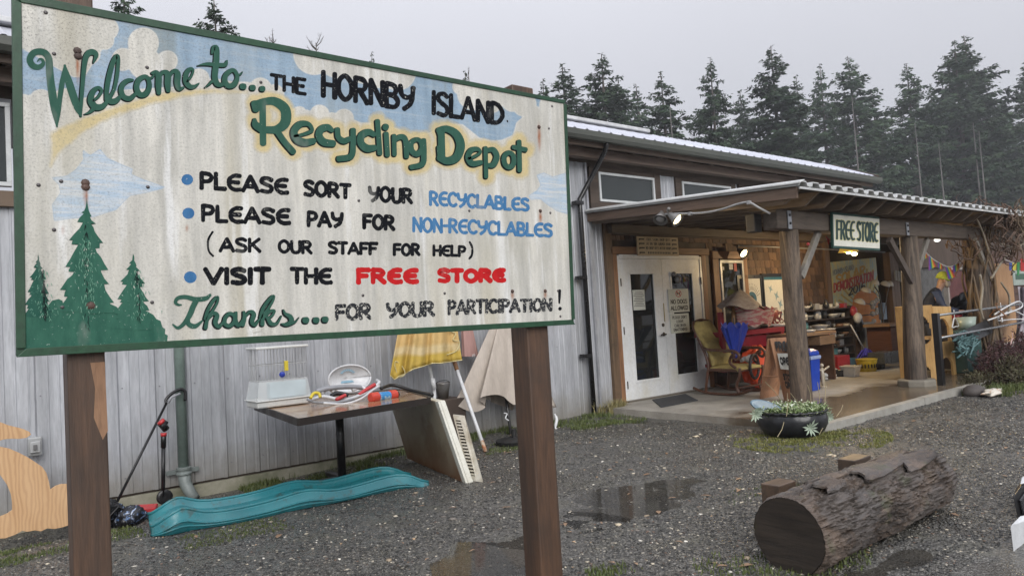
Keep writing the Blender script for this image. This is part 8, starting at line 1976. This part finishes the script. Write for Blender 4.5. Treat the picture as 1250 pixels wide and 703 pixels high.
for s_ in (-1, 1):
    b = MB(); b.ball(tuple(hc + Vector((.095, .034 * s_, -.018))), .011, 8); hloc('eye', b, itm[2]); b = MB(); b.ball(tuple(hc + Vector((.0, .098 * s_, -.035))), .028, 8, .7, .35, 1.2); hloc('ear', b, skin)
    b = MB(); b.prism([(x + (0 if s_ > 0 else -.03), .12 * s_ + y, .0) for x, y in ((-.10, -.04), (.05, -.05), (.17, -.03), (.17, .03), (.05, .05), (-.10, .04))], (0, 0, .09)); hloc('shoe', b, itm[2])
b = MB(); b.box(hc.x + .128, hc.x + .131, -.02, .02, hc.z - .083, hc.z - .078); hloc('mouth', b, inkr)
# dark bag the person is handling, on a box
bg_ = pm('bag_dark', (.02, .025, .035), rough=.4, scale=6)
def fbag(u, v_):
    a = 2 * pi * v_; th = pi * u; r_ = 1 + .14 * sin(4 * a + 5 * th) + .08 * sin(11 * a); p = W(1182, 375, 5.0); return p + Vector((.42 * r_ * sin(th) * cos(a), .22 * r_ * sin(th) * sin(a), .24 * r_ * cos(th)))
b = MB(); b.grid(fbag, 22, 33); fl('dark_garment_bag', 'slumped dark blue bag that the person is reaching over', 'bag', b, bg_, smooth=True)
tp_ = W(1182, 386, 5.0); b = MB(); b.box(tp_.x - .8, tp_.x + .7, 4.75, 5.3, .082, tp_.z - .02); fl('goods_table', 'low dark table with goods behind the railing', 'table', b, sd_m)
gt = tp_.z - .02
gl_ = [('pail_green', 'pale green plastic pail among the goods behind the railing', 'pail', 1180, 402, 5, (.38, .46, .40), .15, .20), ('red_pot', 'small red pot on the goods table by the hangers', 'pot', 1194, 384, 5, (.45, .03, .04), .10, .07), ('grey_basin', 'grey basin on the goods pile behind the railing', 'basin', 1204, 381, 5, (.3, .31, .3), .16, .06)]
for nm, lb_, ct, px, py, Y, c_, r_, h_ in gl_:
    p = W(px, py, 4.62); b = MB(); b.lathe([(r_ * .8, 0), (r_, h_), (r_ * .9, h_ * .95), (r_ * .7, h_ * .2), (.0001, h_ * .2)], (p.x, 4.62 if px < 1190 else 4.95, p.z if px < 1190 else gt + .002), 18); fl(nm, lb_, ct, b, pm(nm + '_m', c_, rough=.35, bump=0), smooth=True)
p = W(1180, 408, 4.62); b = MB(); b.box(p.x - .35, p.x + .25, 4.5, 4.74, .082, W(1180, 402, 4.62).z - .001); fl('green_storage_tote', 'dark green storage tote supporting the pale green pail', 'tote', b, pm('tote_green', (.04, .09, .085), rough=.4), bv=.02)
b = MB()
for i in range(46):
    c = W(R.uniform(1168, 1188), R.uniform(408, 432), 4.42); b.tube(cr([tuple(c), tuple(c + Vector((R.uniform(-.2, .2), R.uniform(-.06, .03), R.uniform(-.08, .12)))), tuple(c + Vector((R.uniform(-.3, .3), R.uniform(-.06, .03), R.uniform(-.12, .08))))], 4), .012, 4, cap=False)
fl('teal_net_bundle', 'bundle of teal netting stuffed below the railing', 'net', b, pm('net_teal', (.06, .14, .15), (.12, .22, .22), scale=12, rough=.6))
b = MB(); q0, q1 = W(1172, 432, 4.2), W(1228, 402, 4.2); b.beam(W(1165, 418, 4.45), W(1208, 398, 4.45), .22, .02, up=(0, -1, .3)); fl('black_board', 'black flat board leaning diagonally against the lower rail', 'board', b, bl)
# plastic hangers hooked on the rail
def hanger(px, py, Y, rz, s, mat, label):
    r_ = thing('coat_hanger', label, 'hanger', tuple(W(px, py, Y)), rz, 'hangers on the railing')
    b = MB(); b.tube(cr([(-.22 * s, 0, -.12 * s), (0, 0, -.02 * s), (.22 * s, 0, -.12 * s), (.20 * s, 0, -.14 * s), (0, 0, -.135 * s), (-.20 * s, 0, -.14 * s), (-.22 * s, 0, -.12 * s)], 5), .011, 6); part('bar', b, mat, r_, smooth=True, local=True)
    b = MB(); b.tube(cr([(0, 0, -.02 * s), (0, 0, .03 * s), (.025 * s, 0, .055 * s), (0, 0, .08 * s), (-.025 * s, 0, .06 * s)], 5), .006, 6); part('hook', b, mat, r_, smooth=True, local=True)
hanger(1222, 378, 4.27, .3, 1.35, wm, 'large white plastic hanger on the upper rail nearest the vine post'); hanger(1234, 377, 4.3, -.5, 1.3, wm, 'white plastic hanger tilted at the right of the upper rail'); hanger(1217, 376, 4.25, .8, 1.0, pm('hanger_wood', (.35, .18, .10), bump=0), 'wooden hanger among the white ones on the upper rail'); hanger(1236, 412, 4.05, .1, .8, pm('hanger_pink', (.62, .42, .38), bump=0), 'pinkish hanger hanging over the heather'); hanger(1165, 386, 4.6, .2, 1.2, wm, 'white hanger lying on the goods just right of the play stand')
b = MB(); b.tube(cr([tuple(W(1206, 391, 4.3)), tuple(W(1225, 384, 4.2)), tuple(W(1247, 375, 4.2)), tuple(W(1243, 368, 4.2)), tuple(W(1226, 376, 4.2)), tuple(W(1214, 384, 4.25))], 6), .013, 6); fl('white_tube_loop', 'looped white tube lying across the railing at the right', 'tube', b, wm, smooth=True)
sh_ = W(1247, 400, 4.35)
def fsheet(u, v_): return W(1242 + 18 * u + 2 * sin(6 * v_), 350 + 85 * v_, 4.4 + .05 * sin(9 * u + 3 * v_))
b = MB(); b.grid(fsheet, 20, 20); o = solo('mauve_sheet', b, pm('mauve', (.42, .38, .42), rough=.8), 'pale mauve cloth hanging at the right edge over the railing', 'cloth', smooth=True); q = o.modifiers.new('t', 'SOLIDIFY'); q.thickness = .006
# heather and low shrubs
def shrub(cx, cy, rx, ry, h_, label, m1, m2, n_=2600, name='heather_bush'):
    r_ = thing(name, label, 'bush', (cx, cy, 0)); b = MB(); b2 = MB()
    for _ in range(n_ // 14):
        a = R.uniform(0, 2 * pi); q = sqrt(R.random()); x, y = cx + rx * q * cos(a), cy + ry * q * sin(a); hh = h_ * (1 - .6 * q ** 2) * R.uniform(.6, 1.1); L = Vector((R.uniform(-.12, .12), R.uniform(-.12, .12), hh))
        b2.tube([(x, y, 0), tuple(Vector((x, y, 0)) + L)], [.006, .002], 3, cap=False)
        for k_ in range(14):
            f = R.uniform(.3, 1.05); p = Vector((x, y, 0)) + L * f; d = Vector((R.uniform(-1, 1), R.uniform(-1, 1), R.uniform(.0, 1.2))).normalized(); s = d.cross(Vector((R.uniform(-1, 1), R.uniform(-1, 1), .3))).normalized(); l = R.uniform(.03, .08)
            o_ = len(b.v); b.v += [tuple(p), tuple(p + d * l * .5 + s * .008), tuple(p + d * l), tuple(p + d * l * .5 - s * .008)]; b.f.append((o_, o_ + 1, o_ + 2, o_ + 3))
    part('foliage', b, m1, r_, stuff=True); part('twigs', b2, m2, r_, stuff=True)
hr1 = pm('heather_maroon', (.085, .028, .035), (.05, .03, .028), scale=8, rough=.8, bump=0); hr2 = pm('heather_olive', (.085, .085, .035), (.06, .045, .03), scale=8, rough=.8, bump=0); twg = pm('twig_brown', (.10, .065, .045), rough=.8, bump=0)
shrub(12.4, 3.98, .55, .3, .62, 'maroon heather bush below the railing', hr1, twg, 5200); shrub(13.4, 3.9, .6, .35, .74, 'larger maroon heather bush at the right edge below the hangers', hr1, twg, 6000); shrub(12.0, 3.72, .4, .2, .42, 'brown olive heather in front of the maroon bush', hr2, twg, 3000); shrub(12.9, 3.55, .55, .22, .50, 'olive green heather in front of the larger maroon bush', hr2, twg, 4200); shrub(14.3, 3.9, .5, .4, .7, 'heather bush cut by the right edge of the photograph', hr1, twg, 2600); shrub(11.5, 4.02, .3, .12, .22, 'low dark growth at the foot of the railing post', hr2, twg, 1200)
b = MB(); c = G(1211, 482, .02); 
def frag(u, v_):
    a = 2 * pi * v_; th = pi * u; r_ = 1 + .3 * sin(3 * a + 4 * th) + .15 * sin(7 * a); return c + Vector((.22 * r_ * sin(th) * cos(a), .08 * r_ * sin(th) * sin(a), .03 + .04 * r_ * cos(th)))
b.grid(frag, 12, 21); fl('pale_rag', 'pale cream and white rag lying on the grass verge under the heather', 'rag', b, pm('rag', (.62, .58, .50), (.45, .3, .2), scale=9, contrast=(.5, .6), bump=0), smooth=True)
b = MB(); b.ball(tuple(G(1189, 478, .05)), .16, 10, 1.3, .8, .6); fl('dark_rock', 'dark rounded rock on the verge left of the pale rag', 'rock', b, pm('rock_dark', (.07, .06, .055), rough=.7, bump=.6), smooth=True)
# plywood board and vine on the third post
pbox(1219, 1239, 322, 418, 4.85, .015, pm('ply_tan', (.44, .26, .13), (.36, .2, .1), stretch=(1, 1, .3), rough=.6), 'tan_board', 'tall tan plywood board standing behind the vine covered post', 'board')
vn = thing('climbing_vine', 'leafless climbing vine wrapping the third log post and spilling over the porch roof edge', 'vine', (P3b.x, 4.5, 0))
vb = pm('vine_bark', (.20, .14, .085), (.12, .085, .055), rough=.8, stretch=(1, 1, .3)); vr = pm('vine_red', (.13, .08, .055), (.09, .06, .042), rough=.8)
for i in range(15):
    a = 2 * pi * i / 15; b = MB(); P = []
    for k_ in range(12):
        z = .0 + k_ * .22; rr_ = .20 + .04 * sin(k_ * 1.3 + i); a2 = a + .45 * sin(k_ * .5 + i * 1.7); P.append((P3b.x - .02 + rr_ * cos(a2), 4.57 + rr_ * sin(a2), z))
    b.tube(cr(P, 3), [R.uniform(.016, .03), .012], 6); part('stem', b, vb, vn, smooth=True)
b = MB()
for i in range(150):
    x = P3b.x + R.gauss(0, .5); z = R.uniform(1.9, 2.68); y = R.uniform(3.9, 4.75); P = [Vector((x, y, z))]
    for k_ in range(4): P.append(P[-1] + Vector((R.uniform(-.2, .2), R.uniform(-.10, .10), R.uniform(-.16, .16))))
    b.tube(cr([tuple(p) for p in P], 3), R.uniform(.004, .011), 4, cap=False)
part('tangled_twigs', b, vr, vn, stuff=True)
b = MB()
for i in range(46):
    x = P3b.x + R.uniform(-.1, 1.6); P = [Vector((x, YF + R.uniform(-.1, .2), R.uniform(2.5, 2.72)))]
    for k_ in range(4): P.append(P[-1] + Vector((R.uniform(-.2, .25), R.uniform(-.1, .05), R.uniform(-.25, .10))))
    b.tube(cr([tuple(p) for p in P], 3), R.uniform(.005, .012), 4, cap=False)
part('roof_twigs', b, vb, vn, stuff=True)
for (pts_, r_) in (([(1250, 270), (1246, 290), (1236, 305), (1224, 318), (1210, 340)], .018), ([(1250, 297), (1240, 303), (1230, 300), (1222, 298)], .016), ([(1196, 335), (1199, 352), (1197, 375), (1200, 390)], .02), ([(1222, 345), (1232, 362), (1231, 385)], .016), ([(1245, 268), (1250, 285), (1249, 300)], .02), ([(1190, 262), (1200, 285), (1208, 310)], .014)):
    b = MB(); b.tube(cr([tuple(W(a, c, 4.25)) for a, c in pts_], 5), r_, 6); part('stem', b, pm('vine_pale', (.30, .26, .20), rough=.8), vn, smooth=True)
# rainbow bunting and prayer flags
bt_ = thing('rainbow_bunting', 'string of rainbow striped pennants swagged between the middle and vine posts', 'bunting', tuple(W(1155, 326, 4.9)))
YBn = 4.85; sp_ = [(1126, 303), (1136, 314), (1147, 321.5), (1157, 325.5), (1165, 324), (1173, 317.5), (1180, 309), (1181, 303), (1176, 297)]
cv_ = cr([tuple(W(a, c, YBn)) for a, c in sp_], 5); b = MB(); b.tube(cv_, .010, 5); part('string', b, wm, bt_, smooth=True)
rain_c = [(.50, .03, .03), (.60, .22, .03), (.58, .50, .06), (.05, .28, .09), (.04, .10, .40), (.20, .05, .30)]; rbm = [pm('stripe_%s' % n_, c_, rough=.8, bump=0) for n_, c_ in zip(('red', 'orange', 'yellow', 'green', 'blue', 'violet'), rain_c)]
def pennant(q0, q1, q2, q3, parent, Y=YBn - .01):
    a, c, d, e = W(*q0, Y), W(*q1, Y), W(*q2, Y), W(*q3, Y)
    for i in range(6):
        f0, f1 = i / 6, (i + 1) / 6 - .002; b = MB(); pts4 = [a.lerp(c, f0), a.lerp(c, f1), e.lerp(d, f1), e.lerp(d, f0)]; b.prism(pts4, (.0, .004, 0)); part('stripe', b, rbm[5 - i], parent)
pennant((1134, 312), (1139, 317), (1143, 325), (1134, 330), bt_); pennant((1145, 320), (1150, 323), (1150, 329), (1145, 327), bt_); pennant((1154, 326), (1160, 326), (1166, 338), (1158, 341), bt_); pennant((1163, 325), (1171, 321), (1171, 329), (1164, 333), bt_); pennant((1127, 306), (1131, 309), (1132, 314), (1127, 318), bt_)
b = MB(); b.prism([W(1174, 297, 4.8), W(1180, 300, 4.8), W(1181, 306, 4.8), W(1177, 303, 4.8)], (0, .004, 0)); part('end_pennant', b, pm('pennant_green', (.30, .42, .22), bump=0), bt_)
b = MB(); b.prism([W(1184, 303, 4.8), W(1188, 300, 4.8), W(1186, 318, 4.8), W(1181, 316, 4.8)], (0, .01, 0)); fl('red_rag', 'dark red cloth hanging beside the bunting end', 'cloth', b, itm[3])
pf_ = thing('prayer_flags', 'string of small coloured prayer flags at the right edge by the tan board', 'flags', tuple(W(1242, 322, 4.3)))
b = MB(); b.tube([W(1224, 316, 4.3), W(1240, 322, 4.3), W(1256, 314, 4.3)], .008, 5); part('string', b, wm, pf_)
for (x0, x1, y0, y1, m_) in ((1232, 1235.5, 321, 330, rbm[4]), (1236, 1241, 321, 330, rbm[2]), (1241.5, 1245, 320, 336, rbm[3]), (1246, 1252, 316, 331, rbm[0])):
    b = MB(); b.prism([W(x0, y0, 4.29), W(x1, y0, 4.29), W(x1 - .8, y1, 4.29), W(x0 + .4, y1, 4.29)], (0, .004, 0)); part('flag', b, m_, pf_)
sgn = thing('green_white_notice', 'pale framed notice on the dark planks at the far right', 'notice', tuple(W(1245, 345, 7.15))); pbox(1237, 1256, 330, 348, 7.15, .03, pm('notice_pale', (.34, .40, .36), bump=0), 'sheet', parent=sgn)
pbox(1240, 1256, 334, 341, 7.14, .008, pm('notice_green', (.05, .12, .08), bump=0), 'print', parent=sgn)
bc2 = thing('red_green_bunting', 'faded red and blue pennants hanging just left of the free store sign', 'bunting', tuple(W(1013, 297, 4.7)))
for (x0, y0, x1, y1, m_) in ((1008, 288, 1013, 299, rbm[0]), (1014, 296, 1021, 302, rbm[4])):
    b = MB(); b.prism([W(x0, y0, 4.7), W(x1, y0 + 4, 4.7), W(x1 - 1, y1, 4.7)], (0, .004, 0)); part('pennant', b, m_, bc2)
b = MB(); b.ball(tuple(W(986.5, 298, 4.50)), .02, 8); solo('red_reflector', b, itm[3], 'small red reflector on the left knee brace', 'reflector', smooth=True)
